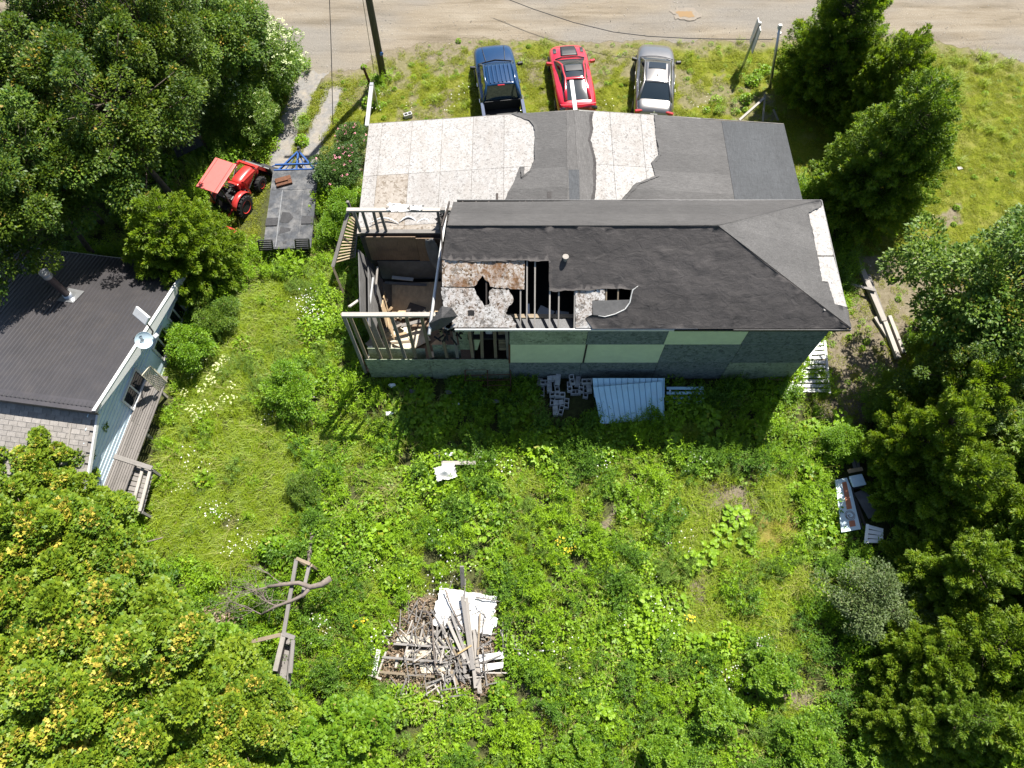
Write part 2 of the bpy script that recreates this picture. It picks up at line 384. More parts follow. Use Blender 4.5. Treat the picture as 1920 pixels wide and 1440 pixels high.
gx = np.array([-BIG, -150, -70, -45] + lin(-36, 36, 440) + [45, 70, 150, BIG]); gy = np.array([-BIG, -150, -60, -20] + lin(-8, 44, 320) + [60, 90, 180, BIG])
GX, GY = np.meshgrid(gx, gy)
uu, vv = pxn(GX.ravel(), np.maximum(GY.ravel(), -9), np.zeros(GX.size))
xs, ys = GX.ravel(), GY.ravel()
jit = (fbm(xs, ys, 1.3, 5) - .5) * 40; jit2 = (fbm(xs, ys, 1.3, 9) - .5) * 40
bare = np.zeros(xs.size)
for p in BARE: bare = np.maximum(bare, inpoly(uu + jit, vv + jit2, p) * 1.0)
moss = inpoly(uu + jit, vv + jit2, MOSS) * 1.0
front = (ys > 21.0) & (ys < edge_y(xs) + .2)
lawn = (front & (xs > -9)) | ((xs > 14.5) & (ys > 14.5) & (ys < edge_y(xs)))
fl = fbm(xs, ys, .55, 3) + .25 * (fbm(xs, ys, 2.5, 4) - .5)
lawn_bare = lawn & (xs < 12.5) & (fl > .56)
edge_bare = np.clip(1 - (edge_y(xs) - ys + (fbm(xs, ys, .9, 8) - .5) * 1.6) / .9, 0, 1) * front
bare = np.maximum(bare, np.maximum(lawn_bare * .75, edge_bare))
gcol = np.zeros((xs.size, 4), np.float32); gcol[:, 0] = lawn; gcol[:, 1] = bare; gcol[:, 2] = moss; gcol[:, 3] = 1
gm = bpy.data.meshes.new('ground')
nxg, nyg = len(gx), len(gy)
idx = np.arange(nxg * nyg).reshape(nyg, nxg)
quads = np.stack([idx[:-1, :-1], idx[:-1, 1:], idx[1:, 1:], idx[1:, :-1]], -1).reshape(-1, 4)
def np_mesh(me, V, Fq):
    V = np.asarray(V, np.float32); Fq = np.asarray(Fq, np.int32); k = Fq.shape[1]
    me.vertices.add(len(V)); me.vertices.foreach_set('co', V.ravel())
    me.loops.add(Fq.size); me.loops.foreach_set('vertex_index', Fq.ravel())
    me.polygons.add(len(Fq)); me.polygons.foreach_set('loop_start', np.arange(0, Fq.size, k, dtype=np.int32))
    me.update(calc_edges=True)
np_mesh(gm, np.stack([xs, ys, np.zeros(xs.size)], 1), quads)
at_ = gm.attributes.new('col', 'FLOAT_COLOR', 'POINT'); at_.data.foreach_set('color', gcol.ravel())
mg, nt, b = newmat('soil_and_turf')
a = nt.nodes.new('ShaderNodeAttribute'); a.attribute_name = 'col'
sp_ = nt.nodes.new('ShaderNodeSeparateColor'); nt.links.new(a.outputs['Color'], sp_.inputs[0])
P = coords(nt, 'pos')
nA = noise(nt, P, .9, 6, .65); nB = noise(nt, P, 7, 5, .7); nC = noise(nt, P, 45, 4, .8)
soil = ramp(nt, nB, [(.35, (.035, .035, .016)), (.65, (.075, .085, .028))])
turf = ramp(nt, nB, [(.3, (.07, .09, .007)), (.5, (.115, .135, .010)), (.7, (.16, .155, .024))])
turf = mix(nt, ramp(nt, nA, [(.5, 0.0), (.68, .6)]), turf, (.21, .19, .06))
dirt = ramp(nt, nB, [(.3, (.11, .09, .058)), (.55, (.165, .138, .10)), (.75, (.21, .182, .14))])
mossc = ramp(nt, nB, [(.35, (.13, .12, .015)), (.65, (.23, .19, .035))])
c = mix(nt, sp_.outputs[0], soil, turf); c = mix(nt, math_(nt, 'MULTIPLY', sp_.outputs[1], .92), c, dirt); c = mix(nt, math_(nt, 'MULTIPLY', sp_.outputs[2], .8), c, mossc)
c = mix(nt, .5, c, ramp(nt, nC, [(.3, .45), (.65, 1.25)]), 'MULTIPLY')
nt.links.new(c, b.inputs['Base Color']); b.inputs['Roughness'].default_value = .97; b.inputs['Specular IOR Level'].default_value = .1
bump(nt, b, nC, .8, .03)
gm.materials.append(mg)
ground = link(bpy.data.objects.new('ground', gm)); kind(ground, 'structure')

# the unpaved road across the top
mr, nt, b = newmat('packed_gravel')
P = coords(nt, 'pos')
n1 = noise(nt, coords(nt, 'pos', (.16, 1.3, 1)), 1.3, 6, .65, .3); n2 = noise(nt, P, 5, 6, .7); n3 = noise(nt, P, 38, 5, .85)
n0 = noise(nt, coords(nt, 'pos', (.3, .6, 1)), .45, 3, .5)
c = ramp(nt, n1, [(.3, (.105, .085, .058)), (.48, (.180, .150, .110)), (.7, (.23, .20, .155))])
c = mix(nt, ramp(nt, n0, [(.42, 0.0), (.6, .75)]), c, (.165, .154, .138))
c = mix(nt, .6, c, ramp(nt, n3, [(.28, .4), (.5, 1.0), (.72, 1.45)]), 'MULTIPLY')
c = mix(nt, ramp(nt, n2, [(.62, 0.0), (.74, .5)]), c, (.19, .16, .12))
nt.links.new(c, b.inputs['Base Color']); b.inputs['Roughness'].default_value = .95; b.inputs['Specular IOR Level'].default_value = .15
bump(nt, b, math_(nt, 'ADD', n3, math_(nt, 'MULTIPLY', n1, 1.5)), .9, .04)
rx = np.linspace(-60, 60, 900)
ryl = edge_y(rx) + (fbm(rx, rx * 0 + 3, 2.2, 1) - .5) * .7 + (fbm(rx, rx * 0, 9, 4) - .5) * .25
rows = []
ts = np.concatenate([np.linspace(0, 1, 12) ** 2 * 3, np.linspace(4, 14, 6)])
for t in ts:
    rows.append([(x, y + t, .006 + (.05 * float(vnoise(x, y + t, .8, 3)) * min(1, t / 2)) if t < 13.9 else .006) for x, y in zip(rx, ryl)])
mb = MB(); mb.grid([list(r) for r in rows]); road = mb.build('road', mr, smooth=True); kind(road, 'structure')

def blob(name, poly, z, m, amp=.10, step=.07, seed=1, px=True):
    pts = [at(u, v, 0) for u, v in poly] if px else [Vector((x, y, 0)) for x, y in poly]
    out = []
    for i, p in enumerate(pts):
        q = pts[(i + 1) % len(pts)]; n = max(1, int((q - p).length / step))
        for k in range(n):
            w = p.lerp(q, k / n)
            out.append((w.x + (float(fbm(w.x, w.y, 5.1, seed)) - .5) * 2 * amp, w.y + (float(fbm(w.x, w.y, 5.1, seed + 4)) - .5) * 2 * amp, z))
    s = sum((out[i][0] * out[(i + 1) % len(out)][1] - out[(i + 1) % len(out)][0] * out[i][1]) for i in range(len(out)))
    if s < 0: out.reverse()
    b_ = MB(); b_.add(out, [tuple(range(len(out)))]); return b_.build(name, m)
M['gravel'] = plain('grey_gravel', (.18, .172, .162), .95, .25, 6, bmp=.9, bsc=40, dirt=(.36, .30, .22), dirt_amt=.5)
kind(blob('driveway', RUT_L, .006, M['gravel'], seed=3), 'structure')
kind(blob('driveway', RUT_R, .006, M['gravel'], seed=5), 'structure')
mp, nt, b = newmat('muddy_water')
b.inputs['Base Color'].default_value = (.20, .13, .06, 1); b.inputs['Roughness'].default_value = .05; b.inputs['Specular IOR Level'].default_value = .5
mw = plain('wet_mud', (.16, .125, .085), .6, .2, 8, bmp=.4)
kind(blob('wet_ground', [(1258, 20), (1300, 18), (1312, 30), (1296, 40), (1265, 38)], .062, mw, .25, seed=2), 'structure')
kind(blob('puddle', [(1266, 23), (1290, 23), (1304, 30), (1290, 35), (1272, 34)], .067, mp, .2, seed=6), 'structure')
# loose pale stones on the road and verges
def stones(name, pts, r0, r1, m, seed):
    rg = np.random.default_rng(seed); b_ = MB()
    for x, y, z in pts:
        r = rg.uniform(r0, r1); q = Euler(tuple(rg.uniform(0, 6, 3)))
        k = [rg.uniform(.6, 1.2) for _ in range(6)]
        vs_ = [Vector(p) * r * kk for p, kk in zip(((1, 0, 0), (-1, 0, 0), (0, 1, 0), (0, -1, 0), (0, 0, .7), (0, 0, -.7)), k)]
        Mx = q.to_matrix()
        b_.add([Mx @ p + Vector((x, y, z)) for p in vs_], [(0, 2, 4), (2, 1, 4), (1, 3, 4), (3, 0, 4), (2, 0, 5), (1, 2, 5), (3, 1, 5), (0, 3, 5)])
    return b_.build(name, m)
M['stone'] = plain('pale_stone', (.50, .47, .42), .9, .2, 6)
pts = []
for _ in range(1500):
    x = rng.uniform(-27, 27); y = float(edge_y(x)) + rng.uniform(0, 4.5)
    pts.append((x, y, .04))
for _ in range(500):
    u, v = (rng.uniform(1480, 1830), rng.uniform(470, 800)); p = at(u, v)
    pts.append((p.x, p.y, .01))
for _ in range(250):
    u, v = (rng.uniform(640, 1000), rng.uniform(70, 210)); p = at(u, v)
    pts.append((p.x, p.y, .01))
kind(stones('gravel_stones', pts, .01, .034, M['stone'], 3), 'stuff')

# ---------------------------------------------------------------- the derelict two-storey house
YB, YF = 11.72, 16.05                       # outer face of the rear and of the front upper wall
XL, XR = -5.62, 10.55
EZ, RZ = 4.9, 6.8; YE, YR, YFE = 11.22, 13.9, 16.46
house = thing('derelict_house', 'long boarded derelict house, half roof gone, stripped of cladding', 'house', (2.5, 14, 0))
def on_plane(p0, n):
    p0 = Vector(p0); n = Vector(n)
    def f(u, v, off=0.0):
        d = Vector(ray(u, v)); o = Vector((0, 0, CAM_H)); q = p0 + n.normalized() * off
        return o + d * ((q - o).dot(n) / d.dot(n))
    return f
kb = (RZ - EZ) / (YR - YE); kf = (RZ - EZ) / (YFE - YR)
n_back = Vector((0, -kb, 1)).normalized(); n_front = Vector((0, kf, 1)).normalized()
RX = 6.46; EX = 10.97
n_hip = Vector(((RZ - EZ), 0, EX - RX)).normalized()
Bk = on_plane((0, YE, EZ), n_back); Fr = on_plane((0, YFE, EZ), n_front); Hp = on_plane((EX, 0, EZ), n_hip)
Wl = on_plane((0, YB, 0), (0, -1, 0))
def rag(pts, amp, step, seed, lock=()):
    """roughen an outline given in the world; edges listed in lock stay straight"""
    rg = random.Random(seed); out = []
    for i, p in enumerate(pts):
        q = pts[(i + 1) % len(pts)]
        out.append(p)
        if i in lock: continue
        n = int((q - p).length / step)
        nn = (q - p).normalized(); pr = Vector((-nn.y, nn.x, 0))
        for k in range(1, n): out.append(p.lerp(q, k / n) + pr * rg.uniform(-amp, amp))
    return out
def sheet(name, f, px, t, m, off, seed=0, amp=0, step=.12, lock=(), parent=house, nn=None):
    pts = [f(u, v, off) for u, v in px]
    if amp:
        pts = rag(pts, amp, step, seed, lock)
        n3 = nn; p0 = f(px[0][0], px[0][1], off)
        pts = [p - n3 * (p - p0).dot(n3) for p in pts]
    b_ = MB(); down = None
    b_.plate(pts, t, down=(tuple(-nn) if nn is not None else None))
    return b_.build(name, m, parent)
# -- rear slope, felt, torn open on its left half
FB = [(838, 423), (1345, 423), (1596, 616), (1111, 616), (1104, 606), (1098, 596), (1110, 590), (1134, 593), (1153, 588), (1172, 579), (1181, 566), (1184, 543), (1160, 541), (1128, 541), (1078, 544), (1030, 545), (1029, 489), (1005, 489), (985, 488), (949, 488), (900, 489), (841, 487), (829, 486), (833, 455)]
def curved(name, f, px, m, off, nn, seed, amp, step=.22, thick=.008, lock=()):
    """felt sheet, triangulated finely and wrinkled, lying on the roof"""
    import bmesh
    pts = [f(u, v, off) for u, v in px]; p0 = pts[0].copy()
    if amp: pts = [p - nn * (p - p0).dot(nn) for p in rag(pts, amp, .1, seed, lock)]
    from mathutils.geometry import delaunay_2d_cdt
    ax = Vector((1, 0, 0)); ax = (ax - nn * ax.dot(nn)).normalized(); ay = nn.cross(ax)
    P2 = [Vector(((p - p0).dot(ax), (p - p0).dot(ay))) for p in pts]
    n0 = len(P2)
    xs_ = [p.x for p in P2]; ys_ = [p.y for p in P2]; rg = random.Random(seed)
    poly = [(p.x, p.y) for p in P2]
    X = []; y = min(ys_)
    while y < max(ys_):
        x = min(xs_)
        while x < max(xs_):
            X.append((x + rg.uniform(-.06, .06), y + rg.uniform(-.06, .06))); x += step
        y += step
    ok = inpoly([p[0] for p in X], [p[1] for p in X], poly)
    P2 += [Vector(p) for p, k in zip(X, ok) if k]
    r = delaunay_2d_cdt(P2, [], [list(range(n0))], 1, 1e-5)
    vs_ = []
    for p in r[0]:
        w = p0 + ax * p.x + ay * p.y
        d = 0.0
        rid = abs(float(fbm(w.x * .55 + w.y * .5, w.y * 1.1, 1.4, seed)) - .5)
        d += max(0, .020 - rid * .42) * 1.9 + .012 * float(fbm(w.x, w.y, 1.1, seed + 3))
        vs_.append(w + nn * d)
    b_ = MB(); k = len(vs_)
    b_.add(vs_, [tuple(f_) for f_ in r[2]]); b_.add([v_ - nn * (thick + .03) for v_ in vs_[:n0]], [])
    b_.f += [(i, i + k, (i + 1) % n0 + k, (i + 1) % n0) for i in range(n0)]; b_.m += [0] * n0
    return b_.build(name, m, house, smooth=True)
o = curved('roof_felt', Bk, FB, M['felt_dark'], .012, n_back, 11, .012, .16, lock=(0, 1, 2)); o['label'] = 'dark wrinkled felt on the rear slope'
# right hip and front slope
o = curved('roof_felt', Hp, [(1345, 423), (1538, 375), (1541, 386), (1515, 399), (1524, 440), (1532, 479), (1541, 528), (1551, 528), (1565, 570), (1588, 576), (1596, 615)], M['felt_mid'], .012, n_hip, 21, .008, .25, lock=(0, 10))
o = curved('roof_felt', Fr, [(850, 379), (1538, 375), (1345, 423), (838, 423)], M['felt_front'], .012, n_front, 31, .01, .25, lock=(0, 1, 2))
# boards under them
sheet('roof_board', Hp, [(1505, 395), (1543, 385), (1563, 479), (1525, 479)], .02, M['osb_roof'], 0, nn=n_hip)
sheet('roof_board', Hp, [(1525, 481), (1563, 481), (1590, 582), (1545, 582)], .02, M['osb_roof'], 0.002, nn=n_hip)
UP = [(829, 487), (984, 487), (983, 543), (962, 542), (928, 539), (919, 537), (917, 529), (909, 524), (905, 516), (899, 524), (892, 535), (880, 538), (829, 537)]
sheet('roof_board', Bk, UP, .022, M['osb_rot'], 0, 3, .025, .07, (0, 1, 11, 12), nn=n_back)
LO = [(827, 539), (889, 540), (893, 552), (900, 562), (908, 574), (917, 571), (918, 545), (924, 541), (954, 543), (961, 555), (962, 566), (952, 578), (948, 588), (958, 592), (968, 607), (966, 614), (849, 614), (846, 596), (832, 576)]
sheet('roof_board', Bk, LO, .022, M['osb_rot2'], -.004, 5, .03, .07, (0, 15), nn=n_back)
sheet('roof_board', Bk, [(877, 582), (889, 582), (889, 592), (877, 592)], .01, M['black'], .003, 2, .02, .08, nn=n_back)
sheet('roof_board', Bk, [(1079, 545), (1134, 542), (1134, 563), (1110, 564), (1110, 590), (1098, 596), (1104, 606), (1112, 615), (1079, 615)], .02, M['osb_rot2'], -.002, 6, .02, .1, (0, 7, 8), nn=n_back)
sheet('roof_board', Bk, [(1110, 564), (1181, 562), (1181, 567), (1170, 581), (1152, 590), (1134, 595), (1112, 592)], .02, M['board_grey'], 0, nn=n_back)['label'] = 'grey board showing where the felt is torn back'
# curled lip of torn felt
mb = MB(); ed = [Bk(u, v, .03) for u, v in [(1122, 592), (1134, 594), (1153, 589), (1172, 580), (1181, 567), (1184, 552), (1187, 543), (1198, 535)]]
mb.tube(ed, [.008, .016, .02, .022, .025, .02, .022, .01], 6); mb.build('torn_felt_lip', M['concrete'], house, smooth=True)
# rafters: under both slopes, seen through the openings
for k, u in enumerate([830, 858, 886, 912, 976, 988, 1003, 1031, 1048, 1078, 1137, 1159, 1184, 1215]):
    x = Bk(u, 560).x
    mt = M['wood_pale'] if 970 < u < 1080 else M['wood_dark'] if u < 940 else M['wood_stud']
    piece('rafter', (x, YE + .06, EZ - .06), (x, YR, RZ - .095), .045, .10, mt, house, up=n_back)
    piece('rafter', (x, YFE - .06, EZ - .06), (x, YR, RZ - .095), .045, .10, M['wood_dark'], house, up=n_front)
piece('ridge_board', (-2.0, YR, RZ - .11), (RX, YR, RZ - .11), .04, .16, M['wood_stud'], house)
piece('wall_plate', (-1.85, YE + .02, EZ - .055), (6.0, YE + .02, EZ - .055), .04, .10, M['white'], house)
piece('wall_plate', (-1.9, YB + .09, EZ - .17), (XR, YB + .09, EZ - .17), .14, .08, M['wood_stud'], house)
# thin dark underside/edge of the eaves
mb = MB()
mb.plate([(-1.9, YE + .05, EZ - .14), (10.9, YE + .05, EZ - .14), (10.9, YB - .02, EZ - .14), (-1.9, YB - .02, EZ - .14)], .02)
mb.box((EX - .02, 13.84, EZ - .05), (.03, 5.2, .12)); mb.box((9.05, YE + .0, EZ - .045), (3.8, .03, .11)); mb.box((6.2, YE + .005, EZ - .05), (1.9, .03, .09))
mb.box((4.5, YFE + .0, EZ - .05), (12.9, .03, .1))
mb.build('eaves_board', M['steel_dark'], house)
# plumbing vent standing through the felt
c = Bk(1060, 487); mb = MB(); mb.cyl(c + Vector((0, 0, .05)), (0, 0, 1), .065, .2, 12); mb.cyl(c + Vector((0, 0, .15)), (0, 0, 1), .10, .06, 12); mb.build('vent_pipe', M['wood_pale'], house)

# -- low front roof: two shallow slopes, ridge running towards the road
LX0, LX1, LXM = -5.76, 10.95, 2.6; LZ, LZM = 3.4, 4.13; LY0, LY1 = 16.12, 21.52
kl = (LZM - LZ) / (LXM - LX0)
nl = Vector((-kl, 0, 1)).normalized(); nr = Vector((kl, 0, 1)).normalized()
Ll = on_plane((LX0, 0, LZ), nl); Lr = on_plane((LX1, 0, LZ), nr)
def lz(x): return LZ + kl * (x - LX0) if x < LXM else LZ + kl * (LX1 - x)
mb = MB()
mb.plate([(LX0, LY0, LZ - .025), (LXM, LY0, LZM - .025), (LXM, LY1, LZM - .025), (LX0, LY1, LZ - .025)], .12)
mb.plate([(LXM, LY0, LZM - .025), (LX1, LY0, LZ - .025), (LX1, LY1, LZ - .025), (LXM, LY1, LZM - .025)], .12)
mb.build('roof_deck', M['wood_stud'], house)
def deck_panel(x0, x1, y0, y1, m):
    g = .006
    return MB().plate([(x0 + g, y0 + g, lz(x0)), (x1 - g, y0 + g, lz(x1)), (x1 - g, y1 - g, lz(x1)), (x0 + g, y1 - g, lz(x0))], .02).build('roof_board', m, house)
cols = [LX0] + [LX0 + .55 + 1.225 * k for k in range(7)]
for i in range(len(cols) - 1):
    deck_panel(cols[i], cols[i + 1], 18.83, LY1, M['osb_roof'])
    deck_panel(cols[i], cols[i + 1], 18.83 - 2.44, 18.83, M['osb_tan'] if i == 1 else M['osb_roof'])
    if i < 4: deck_panel(cols[i], cols[i + 1], LY0, 18.83 - 2.44, M['osb_tan'])
for i in range(4):
    x0 = 2.63 + 1.225 * i
    deck_panel(x0, x0 + 1.225, 18.83, LY1, M['osb_roof']); deck_panel(x0, x0 + 1.225, 18.83 - 2.44, 18.83, M['osb_roof'])
TL = [(1064, 208), (959, 213), (977, 220), (993, 227), (1001, 237), (1004, 256), (1001, 280), (1002, 299), (993, 320), (977, 334), (976, 312), (971, 322), (965, 341), (953, 362), (946, 380), (943, 400), (1066, 400)]
def flat(name, f, px, m, off, nn, seed, amp, lock):
    pts = [f(u, v, off) for u, v in px]; p0 = pts[0].copy()
    pts = [p - nn * (p - p0).dot(nn) for p in rag(pts, amp, .1, seed, lock)]
    return MB().plate(pts, .012, down=tuple(-nn)).build(name, m, house)
flat('roof_felt', Ll, TL, M['felt_mid'], .013, nl, 41, .025, (0, 14, 15, 16))
flat('roof_felt', Ll, [(1062, 208), (1064, 400), (1088, 400), (1076, 207)], M['felt_grey'], .027, nl, 42, .012, (1, 2, 3))
flat('roof_felt', Lr, [(1076, 207), (1088, 400), (1116, 400), (1115, 375), (1118, 330), (1117, 300), (1107, 262), (1112, 240), (1110, 225), (1112, 209)], M['felt_grey'], .014, nr, 43, .02, (0, 1, 9))
flat('roof_felt', Lr, [(1226, 215), (1229, 240), (1231, 262), (1235, 290), (1222, 305), (1229, 330), (1210, 338), (1190, 345), (1178, 360), (1165, 375), (1150, 400), (1384, 400), (1354, 226)], M['felt_mid'], .013, nr, 44, .03, (0, 10, 11, 12))
flat('roof_felt', Lr, [(1353, 226), (1382, 400), (1511, 400), (1470, 233)], M['felt_blue'], .027, nr, 45, .006, (1, 2, 3))['label'] = 'blue grey felt on the outer end of the front roof'
def torn_lip(f, px, nn, m, seed, inward):
    rg_ = random.Random(seed); P = [f(u, v, .02) for u, v in px]; pts_ = []
    for a, b in zip(P[:-1], P[1:]):
        n = max(1, int((b - a).length / .07)); pts_ += [a.lerp(b, k / n) for k in range(n)]
    rows = [[], [], []]
    for k, p in enumerate(pts_):
        w = .05 + .12 * float(vnoise(k * .23, seed, 1.0, seed)); h = .09 * max(0, float(vnoise(k * .17, seed + 9, 1.0, seed + 2)) - .25)
        q = p + Vector((rg_.uniform(-.015, .015), rg_.uniform(-.015, .015), 0)); iv = Vector(inward)
        rows[0].append(q + iv * (w + .03)); rows[1].append(q + iv * .03 + nn * h * .6); rows[2].append(q - iv * (.02 - h * .7) + nn * h)
    b_ = MB(); b_.grid(rows); o = b_.build('torn_felt_edge', m, house); o.modifiers.new('t', 'SOLIDIFY').thickness = .006; return o
torn_lip(Ll, TL[1:16], nl, M['felt_mid'], 61, (1, 0, 0))
torn_lip(Lr, [(1112, 209), (1110, 225), (1112, 240), (1107, 262), (1117, 300), (1118, 330), (1115, 375), (1116, 398)], nr, M['felt_dark'], 62, (-1, 0, 0))
torn_lip(Lr, [(1226, 215), (1229, 240), (1231, 262), (1235, 290), (1222, 305), (1229, 330), (1210, 338), (1190, 345), (1178, 360), (1165, 375), (1150, 398)], nr, M['felt_mid'], 63, (1, 0, 0))
torn_lip(Hp, [(1541, 387), (1515, 400), (1524, 440), (1532, 479), (1541, 528), (1551, 529), (1565, 570)], n_hip, M['felt_mid'], 64, (-1, 0, 0))
torn_lip(Bk, [(1029, 489), (1005, 490), (985, 489), (949, 489), (900, 490), (841, 488), (829, 487)], n_back, M['felt_dark'], 65, (0, 1, 0))
torn_lip(Bk, [(1128, 542), (1078, 545), (1030, 546)], n_back, M['felt_dark'], 66, (0, 1, 0))
sheet('felt_patch', Ll, [(1026, 359), (1034, 359), (1034, 371), (1026, 371)], .008, M['felt_dark'], .022, nn=nl)
sheet('felt_patch', Ll, [(1066, 318), (1086, 318), (1087, 376), (1068, 376)], .008, M['felt_blue'], .036, nn=nl)
sheet('loose_board', Ll, [(930, 362), (934, 362), (934, 377), (930, 377)], .03, M['wood_dark'], .03, nn=nl)
# white ridge beam running out beyond the gable
piece('ridge_beam', (2.52, 21.3, 4.02), (2.40, 23.15, 4.06), .15, .12, M['white'], house)
# gable facia and walls under the low roof
mb = MB(); mb.plate([(LX0, LY1 + .004, LZ - .15), (LX0, LY1 + .004, LZ - .01), (LXM, LY1 + .004, LZM - .01), (LX1, LY1 + .004, LZ - .01), (LX1, LY1 + .004, LZ - .15), (LXM, LY1 + .004, LZM - .15)], .03, down=(0, 1, 0)); mb.build('gable_board', M['wood_grey'], house)
mb = MB(); mb.plate([(LX0 + .25, 21.2, .15), (LX1 - .25, 21.2, .15), (LX1 - .25, 21.2, LZ - .12), (LXM, 21.2, LZM - .16), (LX0 + .25, 21.2, LZ - .12)], .12, down=(0, -1, 0))
mb.box((LX0 + .31, 18.6, 1.7), (.12, 4.95, 3.1)); mb.box((LX1 - .31, 18.6, 1.7), (.12, 4.95, 3.1)); mb.build('front_wall', M['osb_wall'], house)

# -- rear wall: sheets nailed to the studs
def zrow(v, u=1100): return Wl(u, v).z
zA0, zA1, zB0, zC0 = zrow(645), EZ - .16, zrow(679), zrow(709)
def xw(u, v): return Wl(u, v).x
def wall_panel(x0, x1, z0, z1, m, off=0.0, lab=None):
    g = .008
    o = piece('wall_board', ((x0 + g), YB - .012 - off, (z0 + z1) / 2), ((x1 - g), YB - .012 - off, (z0 + z1) / 2), z1 - z0 - 2 * g, .02, m, house, up=(0, -1, 0))
    if lab: o['label'] = lab
    return o
xa = [xw(955, 630), xw(1101, 630), xw(1250, 630), xw(1398, 630), xw(1530, 640)]
XRW = xw(1545, 632)
for i, (m, lb) in enumerate([('osb_wall', None), ('osb_wall2', None), ('green_board', 'pale green board under the eave'), ('osb_wall2', None)]):
    wall_panel(xa[i], xa[i + 1] if i < 3 else XRW, zA0, zA1, M[m], .0, lb)
xb = [xw(955, 660), xw(1096, 660), xw(1241, 660), xw(1382, 660)]
wall_panel(xb[0] + .03, xb[1], zB0, zA0, M['green_board'], 0, 'pale green board beside the open studs')
wall_panel(xb[1] + .05, xb[2], zB0, zA0, M['green_board'], 0, 'pale green board in the middle of the wall')
wall_panel(xb[2], xb[3], zB0, zA0, M['osb_wall2']); wall_panel(xb[3], XRW, zB0, zA0, M['osb_wall2'])
xc = [xw(690, 690), xw(808, 690), xw(955, 695), xw(1087, 695), xw(1227, 695), xw(1358, 695)]
zS = zrow(673, 760)
for i, m in enumerate(['osb_wall', 'osb_wall', 'osb_wall2', 'osb_wall2', 'osb_wall2']): wall_panel(xc[i], xc[i + 1], zC0 + (.12 if i == 0 else 0), zS if i < 2 else zB0, M[m])
wall_panel(xc[5], XRW, zC0, zB0, M['osb_wall'])
wall_panel(XRW - .9, XRW - .02, .02, zC0, M['ply_tan'], .02, 'tan plywood piece closing the crawl space')
piece('batten', (xb[0], YB - .03, zB0), (xb[0], YB - .03, zA0), .06, .03, M['rust'], house, up=(0, -1, 0))
piece('batten', (xb[1] + .02, YB - .03, zB0), (xb[1] + .02, YB - .03, zA0), .05, .03, M['wood_dark'], house, up=(0, -1, 0))
mb = MB(); mb.box(((xb[0] + XRW) / 2, YB + .07, (zC0 + zA1) / 2), (XRW - xb[0], .12, zA1 - zC0)); mb.box((XRW + .0, 13.9, (.3 + zA1) / 2), (.10, 4.2, zA1 - .3)); mb.build('wall_frame', M['wood_dark'], house)
mb = MB(); mb.box((2.4, YB + .35, .2), (15.8, .2, .62)); mb.box((2.4, 15.8, .2), (15.8, .2, .62)); mb.build('foundation', M['black'], house)
# -- interior: floor, partition and the wall towards the front part
FZ = .62
mb = MB(); mb.box((2.4, 13.85, FZ - .05), (15.9, 4.1, .08)); mb.build('floor', M['ply_brown'], house)
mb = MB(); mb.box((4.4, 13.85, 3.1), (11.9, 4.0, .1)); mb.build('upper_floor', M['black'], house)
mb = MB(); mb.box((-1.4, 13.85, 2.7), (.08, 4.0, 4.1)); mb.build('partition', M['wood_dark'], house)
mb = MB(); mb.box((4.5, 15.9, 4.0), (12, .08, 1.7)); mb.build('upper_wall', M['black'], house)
W2 = on_plane((0, 15.86, 0), (0, -1, 0))
def inw(x0, x1, v0, v1, m, off=0): 
    z1, z0 = W2(760, v0).z, W2(760, v1).z
    return piece('wall_lining', (x0, 15.84 - off, (z0 + z1) / 2), (x1, 15.84 - off, (z0 + z1) / 2), z1 - z0, .03, m, house, up=(0, -1, 0))
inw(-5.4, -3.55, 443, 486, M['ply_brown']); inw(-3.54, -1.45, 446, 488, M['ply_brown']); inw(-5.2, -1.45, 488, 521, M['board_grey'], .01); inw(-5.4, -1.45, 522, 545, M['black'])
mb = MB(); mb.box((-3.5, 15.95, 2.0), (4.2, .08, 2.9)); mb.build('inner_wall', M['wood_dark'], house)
# -- the open frame on the left
LP = 4.9
piece('top_plate', (at(650, 390, LP).x, YF, LP - .04), (-1.75, YF, LP - .04), .14, .09, M['wood_pale'], house)
piece('top_plate', (-2.5, YF - .02, LP + .045), (-1.7, YF - .06, LP + .045), .13, .05, M['wood_grey'], house)
piece('top_plate', (at(640, 593, LP).x, YB + .08, LP - .05), (at(828, 600, LP).x, YB + .08, LP - .05), .15, .10, M['wood_pale'], house)
piece('sill_plate', (-5.55, YF, 3.62), (-1.7, YF, 3.62), .16, .06, M['wood_grey'], house)
piece('floor_joist', (-5.55, YF - .05, 3.36), (-1.5, YF - .05, 3.36), .06, .44, M['wood_dark'], house)
for x, z0, z1, rx in [(-5.58, 3.6, 4.86, 0), (-5.28, 3.65, 4.86, .0), (-4.92, 3.65, 4.86, .03), (-4.62, 3.65, 4.86, -.04), (-2.62, 3.65, 4.86, 0), (-2.05, 3.65, 4.86, 0), (-1.8, 3.65, 4.86, 0)]:
    piece('stud', (x, YF, z0), (x + rx, YF, z1), .05, .10, M['wood_grey'], house, up=(1, 0, 0))
for i, u in enumerate([645, 656, 681, 708, 734, 762, 790, 820, 848, 876, 902, 926, 948]):
    x = Wl(u, 598).x; dx = .02 * ((i * 37) % 5 - 2)
    z0 = .5 if i < 2 else 1.4
    piece('stud', (x + dx * 2, YB + .08, z0), (x, YB + .08, LP - .1), .05, .11, M['wood_stud'] if i % 4 else M['wood_grey'], house, up=(1, 0, 0))
piece('stud', (-5.58, YB + .2, .5), (-5.58, YB + .14, LP - .1), .09, .05, M['wood_stud'], house)
